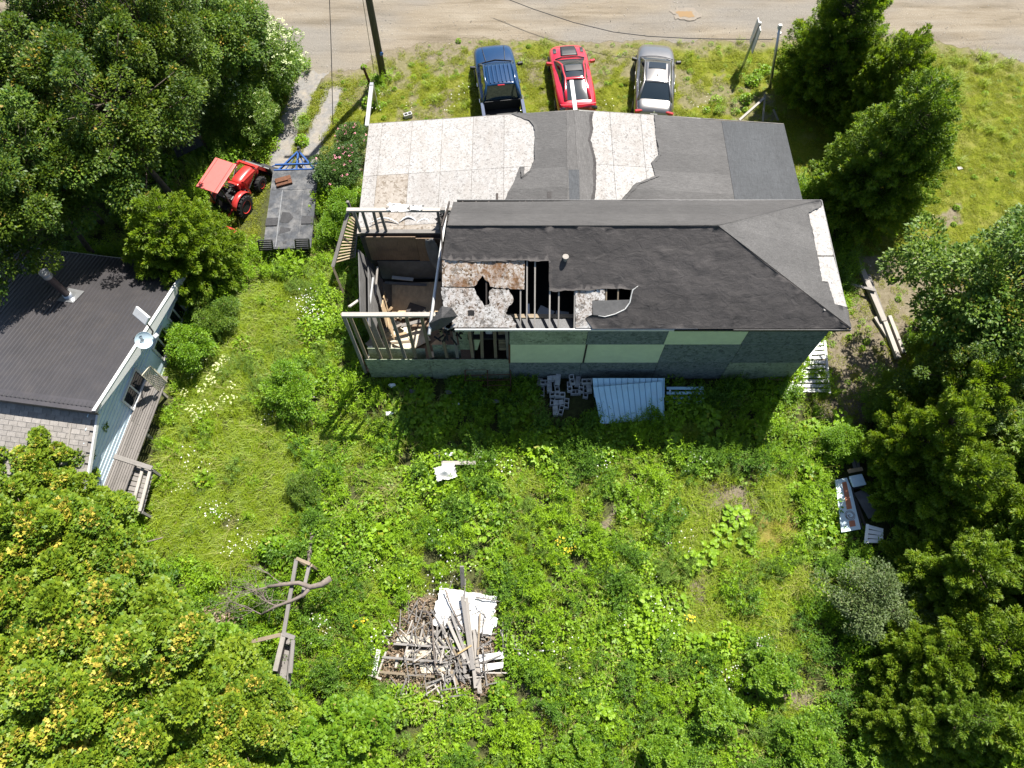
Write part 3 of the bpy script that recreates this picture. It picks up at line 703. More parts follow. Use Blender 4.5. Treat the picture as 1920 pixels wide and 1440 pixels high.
# sheets and boards standing inside the frame, left end
piece('end_board', (-5.5, 15.6, 2.6), (-5.36, 13.3, 1.9), 2.0, .03, M['board_grey'], house, up=(1, 0, .1))
piece('end_board', (-5.2, 15.2, 2.2), (-5.1, 13.0, 1.6), 1.7, .03, M['board_grey'], house, up=(1, 0, .14))
MB().plate([(-5.35, 12.6, .7), (-4.75, 12.4, .7), (-5.0, 12.75, 3.3)], .03).build('end_board', M['wood_grey'], house)
piece('end_board', (-4.95, 14.8, .8), (-4.7, 13.2, 2.3), .8, .03, M['ply_tan'], house, up=(1, 0, .25))
piece('end_board', (-4.8, 14.1, .9), (-4.45, 12.7, 1.9), .5, .03, M['ply_tan'], house, up=(1, .1, .3))
piece('brace', at(676, 512, 2.6), at(693, 560, 1.6), .09, .04, M['wood_new'], house)
piece('brace', at(700, 520, 2.9), at(688, 615, 2.0), .06, .06, M['white'], house)
piece('brace', at(708, 500, 2.5), at(700, 600, 1.6), .07, .05, M['wood_pale'], house)
piece('brace', at(655, 575, 3.4), at(676, 560, 2.6), .10, .04, M['wood_pale'], house)
# long bare pole lying across both plates
mb = MB(); mb.tube([Vector((-2.28, 16.1, 4.98)), Vector((-2.46, 13.6, 5.06)), Vector((-2.66, 11.0, 4.97))], [.045, .05, .055], 8); mb.build('long_pole', M['white'], house, smooth=True)
# torn white membrane caught on the plate, sagging edge below
def rag_cloth(name, c, w, d, m, seed, n=9, zamp=.12):
    rg = random.Random(seed); rows = []
    for i in range(n):
        rows.append([Vector(c) + Vector(((j / (n - 1) - .5) * w * (1 + .2 * rg.uniform(-1, 1)), (i / (n - 1) - .5) * d * (1 + .3 * rg.uniform(-1, 1)), rg.uniform(0, zamp))) for j in range(n)])
    b_ = MB(); b_.grid(rows); o = b_.build(name, m, house, smooth=True)
    s_ = o.modifiers.new('thick', 'SOLIDIFY'); s_.thickness = .012; return o
rag_cloth('torn_membrane', (-4.0, YF, 4.93), .7, .35, M['white_bright'], 4)
rag_cloth('torn_membrane', (-3.35, YF - .02, 4.94), .45, .22, M['white_bright'], 9)
for x0, x1, y in [(-5.3, -4.2, 16.45), (-4.2, -3.5, 16.5), (-3.6, -2.9, 16.4)]:
    mb = MB(); mb.tube([Vector((x0 + (x1 - x0) * k / 8, y + .22 * math.sin(math.pi * k / 8), lz(-4.5) + .05 + .06 * math.sin(math.pi * k / 8))) for k in range(9)], [.01, .02, .03, .035, .03, .035, .03, .02, .01], 6); mb.build('curled_strip', M['white'], house, smooth=True)
rag_cloth('curled_felt', (-2.35, 16.35, 3.75), .8, .4, M['felt_dark'], 12, zamp=.35)
rag_cloth('curled_felt', (-2.3, 16.3, 4.2), .6, .25, M['steel_dark'], 13, zamp=.3)
# strip of felt hanging into the room
rows = []
for i in range(12):
    t = i / 11; rows.append([Vector((-3.02 + .32 * t + (j - 1.5) * (.10 + .1 * math.sin(3.1 * t)), 15.72 - .25 * t - .06 * math.sin(j * 2 + i), 3.62 - 1.75 * t)) for j in range(4)])
b_ = MB(); b_.grid(rows); o = b_.build('hanging_felt', M['board_grey'], house, smooth=True); o.modifiers.new('t', 'SOLIDIFY').thickness = .015
# folded flap of felt at the broken corner of the roof, charred wad under it
b_ = MB(); fl_ = [Bk(u, v, h) for u, v, h in [(805, 606, .15), (829, 574, .35), (846, 577, .3), (858, 592, .12), (834, 612, .05), (808, 622, -.05), (828, 596, .42)]]
b_.add(fl_, [(0, 1, 6), (1, 2, 6), (2, 3, 6), (3, 4, 6), (4, 5, 6), (5, 0, 6)]); o = b_.build('felt_flap', M['felt_mid'], house); o.modifiers.new('t', 'SOLIDIFY').thickness = .02
rg = random.Random(5); mb = MB()
for k in range(60):
    p = Vector((at(838, 626, 4.3).x + rg.uniform(-.45, .45), YB + rg.uniform(-.35, .2), 4.35 + rg.uniform(-.35, .35))); q = p + Vector((rg.uniform(-.25, .25), rg.uniform(-.25, .25), rg.uniform(-.4, .05)))
    mb.beam(p, q, .06, .02)
mb.build('charred_debris', M['black'], house)
mb = MB()
for k in range(8):
    p = Vector((at(842, 614, 4.6).x + rg.uniform(-.2, .2), YB - .15 + rg.uniform(-.1, .1), 4.62)); mb.box(p, (.2, .12, .05), rg.uniform(0, 3))
mb.build('charred_debris', M['osb_rot2'], house)
# rubbish on the floor of the open room
junk = [((735, 560), (828, 556), .9, 1.3, 'ply_tan'), ((700, 560), (722, 605), .7, .5, 'ply_tan'), ((745, 590), (800, 588), .75, .35, 'cream'), ((706, 622), (795, 600), 1.15, .14, 'wood_grey'),
        ((718, 640), (770, 632), .7, .9, 'cream'), ((770, 640), (800, 625), .72, .7, 'cream'), ((690, 655), (735, 650), .9, .25, 'cream'), ((735, 520), (775, 524), 1.2, .15, 'white'), ((722, 530), (800, 534), 1.05, .12, 'board_grey'),
        ((695, 610), (712, 640), .9, .12, 'wood_pale'), ((730, 600), (758, 612), .95, .2, 'black'), ((765, 575), (795, 585), .9, .4, 'felt_dark'), ((690, 640), (720, 668), .8, .3, 'wood_stud'), ((815, 640), (835, 655), .8, .4, 'ply_tan'), ((805, 665), (835, 664), .75, .25, 'cream'), ((690, 667), (712, 668), .75, .3, 'cream'), ((720, 663), (755, 664), .74, .2, 'cream')]
rg = random.Random(8)
for (a1, a2, z, w, m) in junk:
    p = at(a1[0], a1[1], z); q = at(a2[0], a2[1], z + rg.uniform(-.05, .15))
    piece('floor_debris', p, q, w, .025, M[m], house, up=(rg.uniform(-.15, .15), rg.uniform(-.15, .15), 1))
for k in range(7):
    piece('floor_debris', at(705 + k * 3, 600 + k * 9, .8), at(726 + k * 9, 560 + k * 16, 1.3), .10, .03, M[['wood_pale', 'ply_tan', 'wood_stud'][k % 3]], house, up=(.3, 0, 1))
mb = MB(); mb.tube([Vector(at(738, 600, 1.0)) + Vector((.28 * math.cos(t), .22 * math.sin(t), .05 * t)) for t in np.linspace(0, 4.2, 14)], .05, 8); mb.build('hose_coil', M['cream'], house, smooth=True)
# sheets standing in for the shaded band behind the studs
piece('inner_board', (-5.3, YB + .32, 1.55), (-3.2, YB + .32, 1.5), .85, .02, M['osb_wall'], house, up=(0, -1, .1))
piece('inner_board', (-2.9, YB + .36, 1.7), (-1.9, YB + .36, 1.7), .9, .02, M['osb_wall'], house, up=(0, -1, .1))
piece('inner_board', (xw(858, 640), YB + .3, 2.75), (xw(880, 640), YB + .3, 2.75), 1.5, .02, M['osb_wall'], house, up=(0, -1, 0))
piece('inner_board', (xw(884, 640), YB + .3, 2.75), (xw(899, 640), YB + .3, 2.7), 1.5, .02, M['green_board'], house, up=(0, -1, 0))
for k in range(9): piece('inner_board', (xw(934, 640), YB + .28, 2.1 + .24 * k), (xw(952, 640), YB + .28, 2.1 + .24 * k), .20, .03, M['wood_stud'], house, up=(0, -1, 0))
mb = MB(); mb.box((xw(916, 630), YB + .4, 3.1), (.25, .2, .5)); mb.build('water_tank', M['white'], house, bevel=.05)
# things seen in the dark through the open rafters
for u0, v0, u1, v1, w in [(1010, 580, 1036, 592, .35), (1042, 590, 1066, 593, .3)]:
    piece('loft_debris', at(u0, v0, 4.15), at(u1, v1, 4.1), w, .03, M['white'], house, up=(.1, -.1, 1))
piece('loft_beam', at(984, 593, 4.2), at(1072, 595, 4.2), .10, .08, M['white'], house)
piece('loft_beam', at(984, 604, 4.0), at(1076, 605, 4.0), .05, .18, M['osb_wall2'], house)  # dark board colour stands in for the shade on this beam
piece('loft_post', at(991, 570, 4.3), at(991, 592, 4.2), .07, .07, M['galv'], house)

# slatted stair balustrade beside the burnt end
rail = thing('slatted_balustrade', 'sloping weathered wood railing with close slats beside the burnt end of the house', 'railing', (-6.7, 17.2, 0))
A0, A1 = Vector((-6.55, 18.35, 2.0)), Vector((-7.2, 16.25, 1.05)); B0, B1 = Vector((-6.3, 18.2, 1.45)), Vector((-6.45, 16.9, .75))
piece('top_rail', A0, A1, .14, .06, M['wood_grey'], rail); piece('lower_rail', B0 + Vector((0, 0, -.05)), B1, .09, .05, M['wood_grey'], rail)
piece('post', A1, (-6.9, 15.6, 0), .09, .09, M['wood_stud'], rail); piece('post', (-6.45, 18.3, 0), (-6.5, 18.35, 2.5), .1, .1, M['wood_grey'], rail); piece('post', A0.lerp(A1, .45), B0.lerp(B1, .6) + Vector((.05, -.2, -.3)), .06, .06, M['wood_dark'], rail)
for k in range(15):
    t = (k + .5) / 15; piece('slat', A0.lerp(A1, t * .9 + .04) + Vector((0, 0, -.04)), B0.lerp(B1, t), .085, .02, M['wood_tan'], rail)

# ---------------------------------------------------------------- the white cottage at the left
M['metal_roof'] = plain('brown_ribbed_metal', (.047, .043, .046), .42, .16, 1.3, 'pos', (1, 1, 1), bmp=.05, metallic=.0, dirt=(.10, .085, .075), dirt_amt=.25, spec=.6)
M['shingle'] = plain('grey_shingle', (.30, .275, .25), .9, .18, 9, bmp=.4, rnd=.16)
M['glass_dark'] = newmat('dark_glass')[0]
gb = [n for n in M['glass_dark'].node_tree.nodes if n.type == 'BSDF_PRINCIPLED'][0]
gb.inputs['Base Color'].default_value = (.012, .016, .018, 1); gb.inputs['Roughness'].default_value = .04; gb.inputs['Specular IOR Level'].default_value = .8
ZH = 3.7; ZL = 25 - 1.0853 * (25 - ZH)
N0 = at(181, 764, ZH); F0 = at(352, 499, ZL)
ca = Vector((F0.x - N0.x, F0.y - N0.y, 0)); CL = ca.length; ca.normalize(); cn = Vector((ca.y, -ca.x, 0))
def cw(al, out, z): return Vector((N0.x, N0.y, 0)) + ca * al + cn * out + Vector((0, 0, z))
slope = (ZL - ZH) / CL
def rz(al): return ZH + slope * al
cott = thing('cottage', 'white clapboard cottage with dark ribbed metal roof and grey shingled lean-to', 'house', cw(3, -4, 0))
# ribbed metal sheet: real trapezoid ribs running down the slope
prof = []
x = -11.5
while x < 0.02:
    prof += [(x, 0), (x + .02, .022), (x + .055, .022), (x + .075, 0)]; x += .15
rows = [[cw(al, o_, rz(al) + h) for o_, h in prof] for al in (-.02, CL)]
mb = MB(); mb.grid(rows); mb.grid([[p + Vector((0, 0, -.06)) for p in r] for r in (rows[1], rows[0])]); mb.build('metal_roof', M['metal_roof'], cott)
mb = MB(); e = .0
mb.plate([cw(-.18, -11.5, ZH + .01), cw(-.18, .06, ZH + .01), cw(.22, .06, rz(.22) + .035), cw(.22, -11.5, rz(.22) + .035)], .02)
mb.plate([cw(-.18, -11.5, ZH - .2), cw(-.18, .04, ZH - .2), cw(-.18, .04, ZH), cw(-.18, -11.5, ZH)], .02)
mb.build('ridge_cap', M['metal_roof'], cott)
mb = MB(); mb.plate([cw(CL, -11.5, ZL + .03), cw(CL, .05, ZL + .03), cw(CL + .03, .05, ZL - .12), cw(CL + .03, -11.5, ZL - .12)], .02); mb.build('eave_trim', M['cream'], cott)
# verge board, deepest near its middle
mb = MB(); top = [(0 - .15, 0), (CL * .42, 0), (CL, 0)]
mb.plate([cw(-.15, .03, rz(-.15) - .13), cw(CL * .2, .03, rz(CL * .2) - .30), cw(CL * .45, .03, rz(CL * .45) - .44), cw(CL * .75, .03, rz(CL * .75) - .34), cw(CL, .03, rz(CL) - .2), cw(CL, .03, rz(CL) + .02), cw(-.15, .03, rz(-.15) + .03)], .03)
mb.build('verge_board', M['white'], cott)
mb = MB(); mb.plate([cw(-.15, .05, rz(-.15) + .045), cw(CL, .05, rz(CL) + .04), cw(CL, -.06, rz(CL) + .04), cw(-.15, -.06, rz(-.15) + .045)], .012); mb.build('verge_trim', M['white'], cott)
WO = -.42                                       # wall stands back under the verge
DZ = 1.15
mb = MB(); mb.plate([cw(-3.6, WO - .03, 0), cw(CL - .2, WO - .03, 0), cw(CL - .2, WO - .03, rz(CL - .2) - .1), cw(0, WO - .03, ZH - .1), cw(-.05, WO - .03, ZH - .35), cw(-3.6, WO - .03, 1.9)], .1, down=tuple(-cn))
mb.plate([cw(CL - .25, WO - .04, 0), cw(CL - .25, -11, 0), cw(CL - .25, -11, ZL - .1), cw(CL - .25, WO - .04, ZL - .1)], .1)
mb.build('wall', M['shade_blue_white'], cott)
z = .02; k = 0
while z < ZH - .3:
    a0 = -3.55 if z < 2.0 else max(-3.5, (z - (ZH - .42)) / .46); a1 = min(CL - .22, (ZH - .22 - z - .19) / -slope)
    if a1 - a0 > .2:
        piece('clapboard', cw(a0, WO - .008, z + .095), cw(a1, WO - .008, z + .095), .195, .022, M['shade_blue_white'], cott, up=cn + Vector((0, 0, -.10)))
    z += .185; k += 1
Wc = on_plane(cw(0, WO, 0), cn)
def cot_window(px, name='window', split=True, lab=None, f_in=.05):
    P = [Wc(u, v) for u, v in px]                          # top far, bottom far, bottom near, top near
    c = sum(P, Vector()) / 4
    al = [(p - cw(0, WO, 0)).dot(ca) for p in P]; zz = [p.z for p in P]
    a0, a1 = (al[2] + al[3]) / 2, (al[0] + al[1]) / 2; z0, z1 = (zz[1] + zz[2]) / 2, (zz[0] + zz[3]) / 2
    b_ = MB(); w = .07; o_ = WO + .035
    for p, q in ((cw(a0, o_, z0), cw(a1, o_, z0)), (cw(a0, o_, z1), cw(a1, o_, z1))): b_.beam(p - ca * w / 2, q + ca * w / 2, .09, w)
    for p, q in ((cw(a0, o_, z0 + w / 2), cw(a0, o_, z1 - w / 2)), (cw(a1, o_, z0 + w / 2), cw(a1, o_, z1 - w / 2))): b_.beam(p, q, w, .08, up=ca)
    if split: b_.beam(cw((a0 + a1) / 2, o_, z0 + w / 2), cw((a0 + a1) / 2, o_, z1 - w / 2), .045, .06, up=ca)
    fr = b_.build(name, M['white'], cott)
    if lab: fr['label'] = lab
    am = (a0 + a1) / 2
    for s0, s1 in (((a0, am), (am, a1)) if split else ((a0, a1),)):
        b_ = MB(); b_.plate([cw(s0 + .02, WO + .022, z0), cw(s1 - .02, WO + .022, z0), cw(s1 - .02, WO + .022, z1), cw(s0 + .02, WO + .022, z1)], .012, down=tuple(-cn)); b_.build('pane', M['glass_dark'], fr)
    return a0, a1, z0, z1
cot_window([(328, 560), (347, 582), (333, 618), (312, 596)], lab='window nearest the cedar')
w3 = cot_window([(303, 614), (322, 638), (303, 676), (283, 648)], lab='window behind the satellite dish')
w1 = cot_window([(252, 690), (271, 711), (248, 768), (226, 750)], lab='window above the deck')
mb = MB(); mb.plate([cw(w3[0] - .75, WO + .02, w3[2] - .1), cw(w3[0] - .08, WO + .02, w3[2] - .1), cw(w3[0] - .08, WO + .02, w3[3] + .05), cw(w3[0] - .75, WO + .02, w3[3] + .05)], .02, down=tuple(-cn))
mb.plate([cw(w3[1] + .08, WO + .02, w3[2] - .1), cw(w3[1] + .6, WO + .02, w3[2] - .1), cw(w3[1] + .6, WO + .02, w3[3]), cw(w3[1] + .08, WO + .02, w3[3])], .02, down=tuple(-cn)); mb.build('wall_panel', M['shade_blue_white'], cott)
# lean-to roof of tab shingles
def lz2(al): return ZH - .34 + .40 * (al + .05)
mb = MB(); mb.plate([cw(-4.2, -11.5, lz2(-4.2) - .03), cw(-4.2, -.15, lz2(-4.2) - .03), cw(.1, -.15, lz2(.1) - .03), cw(.1, -11.5, lz2(.1) - .03)], .05); mb.build('lean_to_deck', M['shingle'], cott)
dn = (cw(-1, 0, lz2(-1)) - cw(0, 0, lz2(0))).normalized(); un = cn.cross(dn).normalized()
if un.z < 0: un = -un
rg = random.Random(3)
for r in range(13):
    al = -.12 - r * .165
    for c_ in range(15):
        o1 = -.14 - c_ * .31 - (.155 if r % 2 else 0)
        if c_ == 0 and r % 2: o1 = -.14 - .155
        p = cw(al, o1 - .152, lz2(al)) + un * (.006 + .002 * (c_ % 2)); q = p + dn * .19
        piece('shingle', p + un * .002, q + un * .012, .298, .009, M['shingle'], cott, up=un)
mb = MB(); mb.beam(cw(-.1, -.1, lz2(-.1)), cw(-4.2, -.1, lz2(-4.2)), .07, .12); mb.build('verge_trim', M['white'], cott)
# stove pipe with flashing
b0 = None
Rf = on_plane(cw(0, 0, ZH), (ca * -slope + Vector((0, 0, 1))))
b0 = Rf(130, 556)
ht = 1.0
for h in np.arange(.3, 2.4, .02):
    if pxn(b0.x, b0.y, b0.z + h)[1] <= 512: ht = float(h); break
pipe = thing('stove_pipe', 'brown stovepipe with a shiny metal cap and pale flashing on the metal roof', 'chimney', b0)
mb = MB(); mb.tube([b0 - Vector((0, 0, .1)), b0 + Vector((0, 0, ht - .2))], .125, 18); mb.build('flue', plain('brown_flue', (.12, .085, .08), .4, .1, 4, metallic=.3), pipe, smooth=False)
mb = MB(); mb.cyl(b0 + Vector((0, 0, ht - .17)), (0, 0, 1), .16, .14, 20); mb.cyl(b0 + Vector((0, 0, ht - .05)), (0, 0, 1), .135, .10, 20); mb.cyl(b0 + Vector((0, 0, ht + .02)), (0, 0, 1), .165, .05, 20); mb.build('cap', M['galv'], pipe)
mb = MB(); mb.lathe(b0 + Vector((0, 0, -.02)), [(.30, -.03), (.17, .10), (.15, .22), (.135, .22)], 20); mb.build('flashing', M['galv'], pipe, smooth=True)
fl = b0 + ca * .12; nn_ = Vector((0, 0, 1)) - ca * slope; nn_.normalize()
mb = MB(); mb.plate([b0 + nn_ * .035 + ca * x_ + cn * y_ + Vector((0, 0, slope * x_)) for x_, y_ in [(-.3, -.3), (-.3, .34), (.32, .42), (.38, -.22)]], .012); mb.build('flashing_plate', M['galv'], pipe)
# satellite dish on the verge and a flat aerial on a bent arm
dc = at(270, 638, 3.45)
dn_ = (Vector((0, 0, CAM_H)) - dc).normalized(); dn_ = (dn_ + Vector((.25, -.1, -.15))).normalized()
qd = dn_.to_track_quat('Z', 'Y').to_euler()
dish = thing('satellite_dish', 'round light grey satellite dish on the verge of the cottage roof', 'satellite dish', dc)
mb = MB(); mb.lathe(dc, [(.001, -.07), (.12, -.058), (.22, -.03), (.29, 0), (.30, .008), (.295, -.012), (.22, -.045), (.12, -.075), (.001, -.088)], 28, rot=qd); mb.build('reflector', M['shade_blue_white'], dish, smooth=True)
up_ = qd.to_matrix() @ Vector((0, 1, 0)); rt_ = qd.to_matrix() @ Vector((1, 0, 0))
foot = dc + Vector((.62, -.28, -.12)) * .9
mb = MB(); mb.tube([dc + rt_ * .2 - up_ * .2 - dn_ * .06, dc + rt_ * .3 - up_ * .1 + dn_ * .22], .02, 6); mb.box(dc + rt_ * .36 - up_ * .08 + dn_ * .24, (.16, .1, .1), rot=qd); mb.build('feed_horn', M['white'], dish)
mb = MB(); mb.tube([dc - dn_ * .06, dc - dn_ * .2 + up_ * .05, cw(CL * .45, 0, rz(CL * .45))], .025, 8); mb.build('mount', M['steel_dark'], dish)
fc = bpy.data.curves.new('lettering', 'FONT'); fc.body = 'Bell'; fc.size = .17; fc.extrude = .001; fc.align_x = 'CENTER'; fc.align_y = 'CENTER'
ft_ = bpy.data.objects.new('lettering_curve', fc); COL.objects.link(ft_); bpy.context.view_layer.update()
fm_ = bpy.data.meshes.new_from_object(ft_.evaluated_get(bpy.context.evaluated_depsgraph_get())); bpy.data.objects.remove(ft_)
fm_.materials.clear(); fm_.materials.append(M['steel_dark']); fo = link(bpy.data.objects.new('lettering', fm_)); fo.parent = dish
Rm = Matrix((rt_, up_, dn_)).transposed() @ Matrix.Rotation(R_(62), 3, 'Z')
fo.matrix_local = Matrix.Translation(dn_ * -.038 - rt_ * .03 + up_ * .08) @ Rm.to_4x4()
ac = at(270, 597, 3.7)
aer = thing('flat_aerial', 'flat white slab aerial on a bent black arm over the metal roof', 'antenna', ac)
mb = MB(); mb.box(ac + Vector((-.05, .05, .1)), (.62, .10, .36), rot=Euler((R_(-48), R_(12), R_(-38)))); mb.build('slab', M['white'], aer, bevel=.03)
mb = MB(); mb.tube([ac + Vector((-.02, 0, .05)), at(287, 622, 3.2), at(284, 629, 2.95)], .028, 8); mb.build('arm', M['steel_dark'], aer)
# deck of long boards, with lattice and landing
deck = thing('deck', 'narrow weathered grey deck of long boards beside the cottage wall', 'deck', cw(1.5, .3, 0))
d1 = [at(u, v, DZ) for u, v in [(318, 690), (284, 770), (243, 880)]]
def outo(p): return (p - cw(0, 0, 0)).dot(ca), (p - cw(0, 0, 0)).dot(cn)
ol = outo(d1[1])[1]
nb = 9; wdt = (ol + .12 - WO) / nb
for i in range(nb):
    a1 = outo(d1[0])[0] - .35; sp = -1.2 + (i * 1.7) % 2.6
    for s0, s1 in ((-3.6, sp), (sp + .01, a1)):
        piece('deck_board', cw(s0, WO + .02 + (i + .5) * wdt, DZ - .015), cw(s1, WO + .02 + (i + .5) * wdt, DZ - .015), wdt - .02, .03, M['wood_deck'], deck)
mb = MB()
for al in (-3.3, -1.5, .3, 2.0): mb.beam(cw(al, WO + .03, DZ - .09), cw(al, ol + .1, DZ - .09), .08, .10); mb.beam(cw(al, ol - .3, 0), cw(al, ol - .3, DZ - .05), .1, .1)
mb.build('deck_frame', M['wood_pale'], deck)
lat = thing('lattice_screen', 'small diamond lattice screen at the far end of the cottage deck', 'trellis', at(306, 724, DZ))
l0, l1 = at(299, 733, DZ), at(313, 716, DZ); lh = 1.35
def lp(s_, t_, o=0): return l0.lerp(l1, s_) + Vector((0, 0, lh * t_)) + Vector((.012 * o, -.004 * o, 0))
for p, q in ((lp(0, 0), lp(0, 1)), (lp(1, 0), lp(1, 1))): piece('stile', p, q, .05, .03, M['cream'], lat, up=cn)
for p, q in ((lp(0, .01), lp(1, .01)), (lp(0, .99), lp(1, .99))): piece('rail', p, q, .05, .03, M['cream'], lat, up=cn)
W_ = (l1 - l0).length
for dsg in (1, -1):
    for k in range(-6, 16):
        pts_ = []
        for s_ in np.linspace(0, 1, 60):
            t_ = (k * .12 + (s_ if dsg > 0 else 1 - s_) * W_) / lh
            if 0 <= t_ <= 1: pts_.append((s_, t_))
        if len(pts_) > 4: piece('lath', lp(*pts_[0], o=dsg), lp(*pts_[-1], o=dsg), .035, .01, M['cream'], lat, up=cn)
# stair landing
st = thing('stair_landing', 'grey board stair landing with side rails at the near end of the deck', 'stairs', at(245, 905, .8))
SZ = .85; c4 = [at(u, v, SZ) for u, v in [(221, 862), (288, 884), (268, 962), (190, 955)]]
for k in range(9):
    t0 = (k + .5) / 9
    piece('tread_board', c4[0].lerp(c4[3], t0) + Vector((0, 0, -.02 * (k % 2))), c4[1].lerp(c4[2], t0), .15, .03, M['wood_grey'], st)
for a_, b_, dz_ in ((c4[0], c4[3], .22), (c4[0].lerp(c4[1], .09), c4[3].lerp(c4[2], .09), .16), (c4[0].lerp(c4[1], .76), c4[3].lerp(c4[2], .76), .14), (c4[1], c4[2], .24)):
    piece('side_rail', a_ + Vector((0, 0, dz_)), b_ + Vector((0, 0, dz_)), .10, .05, M['wood_pale'], st)
piece('head_rail', c4[0] + Vector((-.05, .05, .3)), c4[1] + Vector((.08, .02, .3)), .16, .05, M['wood_grey'], st)
for p in c4: piece('leg', (p.x, p.y, 0), (p.x, p.y, p.z + .12), .09, .09, M['wood_grey'], st)
piece('roof_batten', cw(-.5, -.95, lz2(-.5) + .03), cw(-1.4, -.95, lz2(-1.4) + .03), .05, .03, M['wood_pale'], cott)

# ---------------------------------------------------------------- vehicles parked in front of the house
M['tyre'] = plain('tyre_rubber', (.02, .02, .02), .85, .2, 12, bmp=.2, rnd=.05)
M['rim'] = plain('alloy_rim', (.35, .35, .36), .35, .1, 5, metallic=.9, bmp=0, rnd=.02)
M['chrome'] = plain('chrome', (.7, .7, .72), .12, .05, 5, metallic=1.0, bmp=0, rnd=0)
M['car_glass'] = newmat('tinted_car_glass')[0]
gb = [n for n in M['car_glass'].node_tree.nodes if n.type == 'BSDF_PRINCIPLED'][0]
gb.inputs['Base Color'].default_value = (.012, .018, .022, 1); gb.inputs['Roughness'].default_value = .06; gb.inputs['Specular IOR Level'].default_value = .9
M['tail_red'] = paint('tail_light_red', (.35, .01, .012), .2)
M['lamp_clear'] = paint('clear_lamp', (.55, .57, .58), .15)
M['trim_black'] = plain('black_trim', (.018, .018, .02), .45, .2, 6, rnd=0, bmp=.05)
M['plate_white'] = plain('plate_white', (.6, .6, .6), .5, .05, 4, rnd=0, bmp=0)
def sect(y, w, z0, zb, zd, crown=.03, tum=.90):
    """half outline of the body at station y -> full ring from sill over the top to sill"""
    h = [(w * .86, z0), (w * .965, z0 + .10), (w, (z0 + zb) / 2), (w * .985, zb - .06), (w * tum, zd - .015), (w * .62, zd + crown * .6), (w * .3, zd + crown * .92)]
    return [Vector((-x, y, z)) for x, z in h] + [Vector((0, y, zd + crown))] + [Vector((x, y, z)) for x, z in reversed(h)]
def loft(stations):
    b_ = MB(); rows = [sect(*s) for s in stations]; b_.grid(rows)
    n = len(rows[0]); m_ = len(rows)
    b_.f += [tuple(range(n - 1, -1, -1)), tuple((m_ - 1) * n + i for i in range(n))]; b_.m += [0, 0]
    b_.f += [((i + 1) * n, i * n, i * n + n - 1, (i + 1) * n + n - 1) for i in range(m_ - 1)]; b_.m += [0] * (m_ - 1)
    return b_
def patch(c4, nu, nv, bulge, nrm):
    """curved four sided panel: c4 = corners (near-left, near-right, far-right, far-left)"""
    rows = []
    for i in range(nv + 1):
        t = i / nv; r = []
        for j in range(nu + 1):
            s_ = j / nu
            p = (c4[0].lerp(c4[1], s_)).lerp(c4[3].lerp(c4[2], s_), t)
            r.append(p + Vector(nrm) * bulge * (1 - (2 * s_ - 1) ** 2) * (1 - .5 * (2 * t - 1) ** 2))
        rows.append(r)
    return rows
def solid(o, t=.02):
    s_ = o.modifiers.new('t', 'SOLIDIFY'); s_.thickness = t; s_.offset = -1; return o
def wheels(root, w, ys_, r, tw=.22):
    for y in ys_:
        for s_ in (-1, 1):
            x = s_ * (w - tw / 2 + .01)
            b_ = MB(); b_.tube([Vector((x - tw / 2, y, r)), Vector((x - tw * .4, y, r)), Vector((x + tw * .4, y, r)), Vector((x + tw / 2, y, r))], [r * .93, r, r, r * .93], 24); wl = b_.build('wheel', M['tyre'], root, smooth=False)
            b_ = MB(); b_.cyl((x + s_ * (tw / 2 + .005), y, r), (1, 0, 0), r * .64, .02, 20); b_.build('rim', M['rim'], wl)
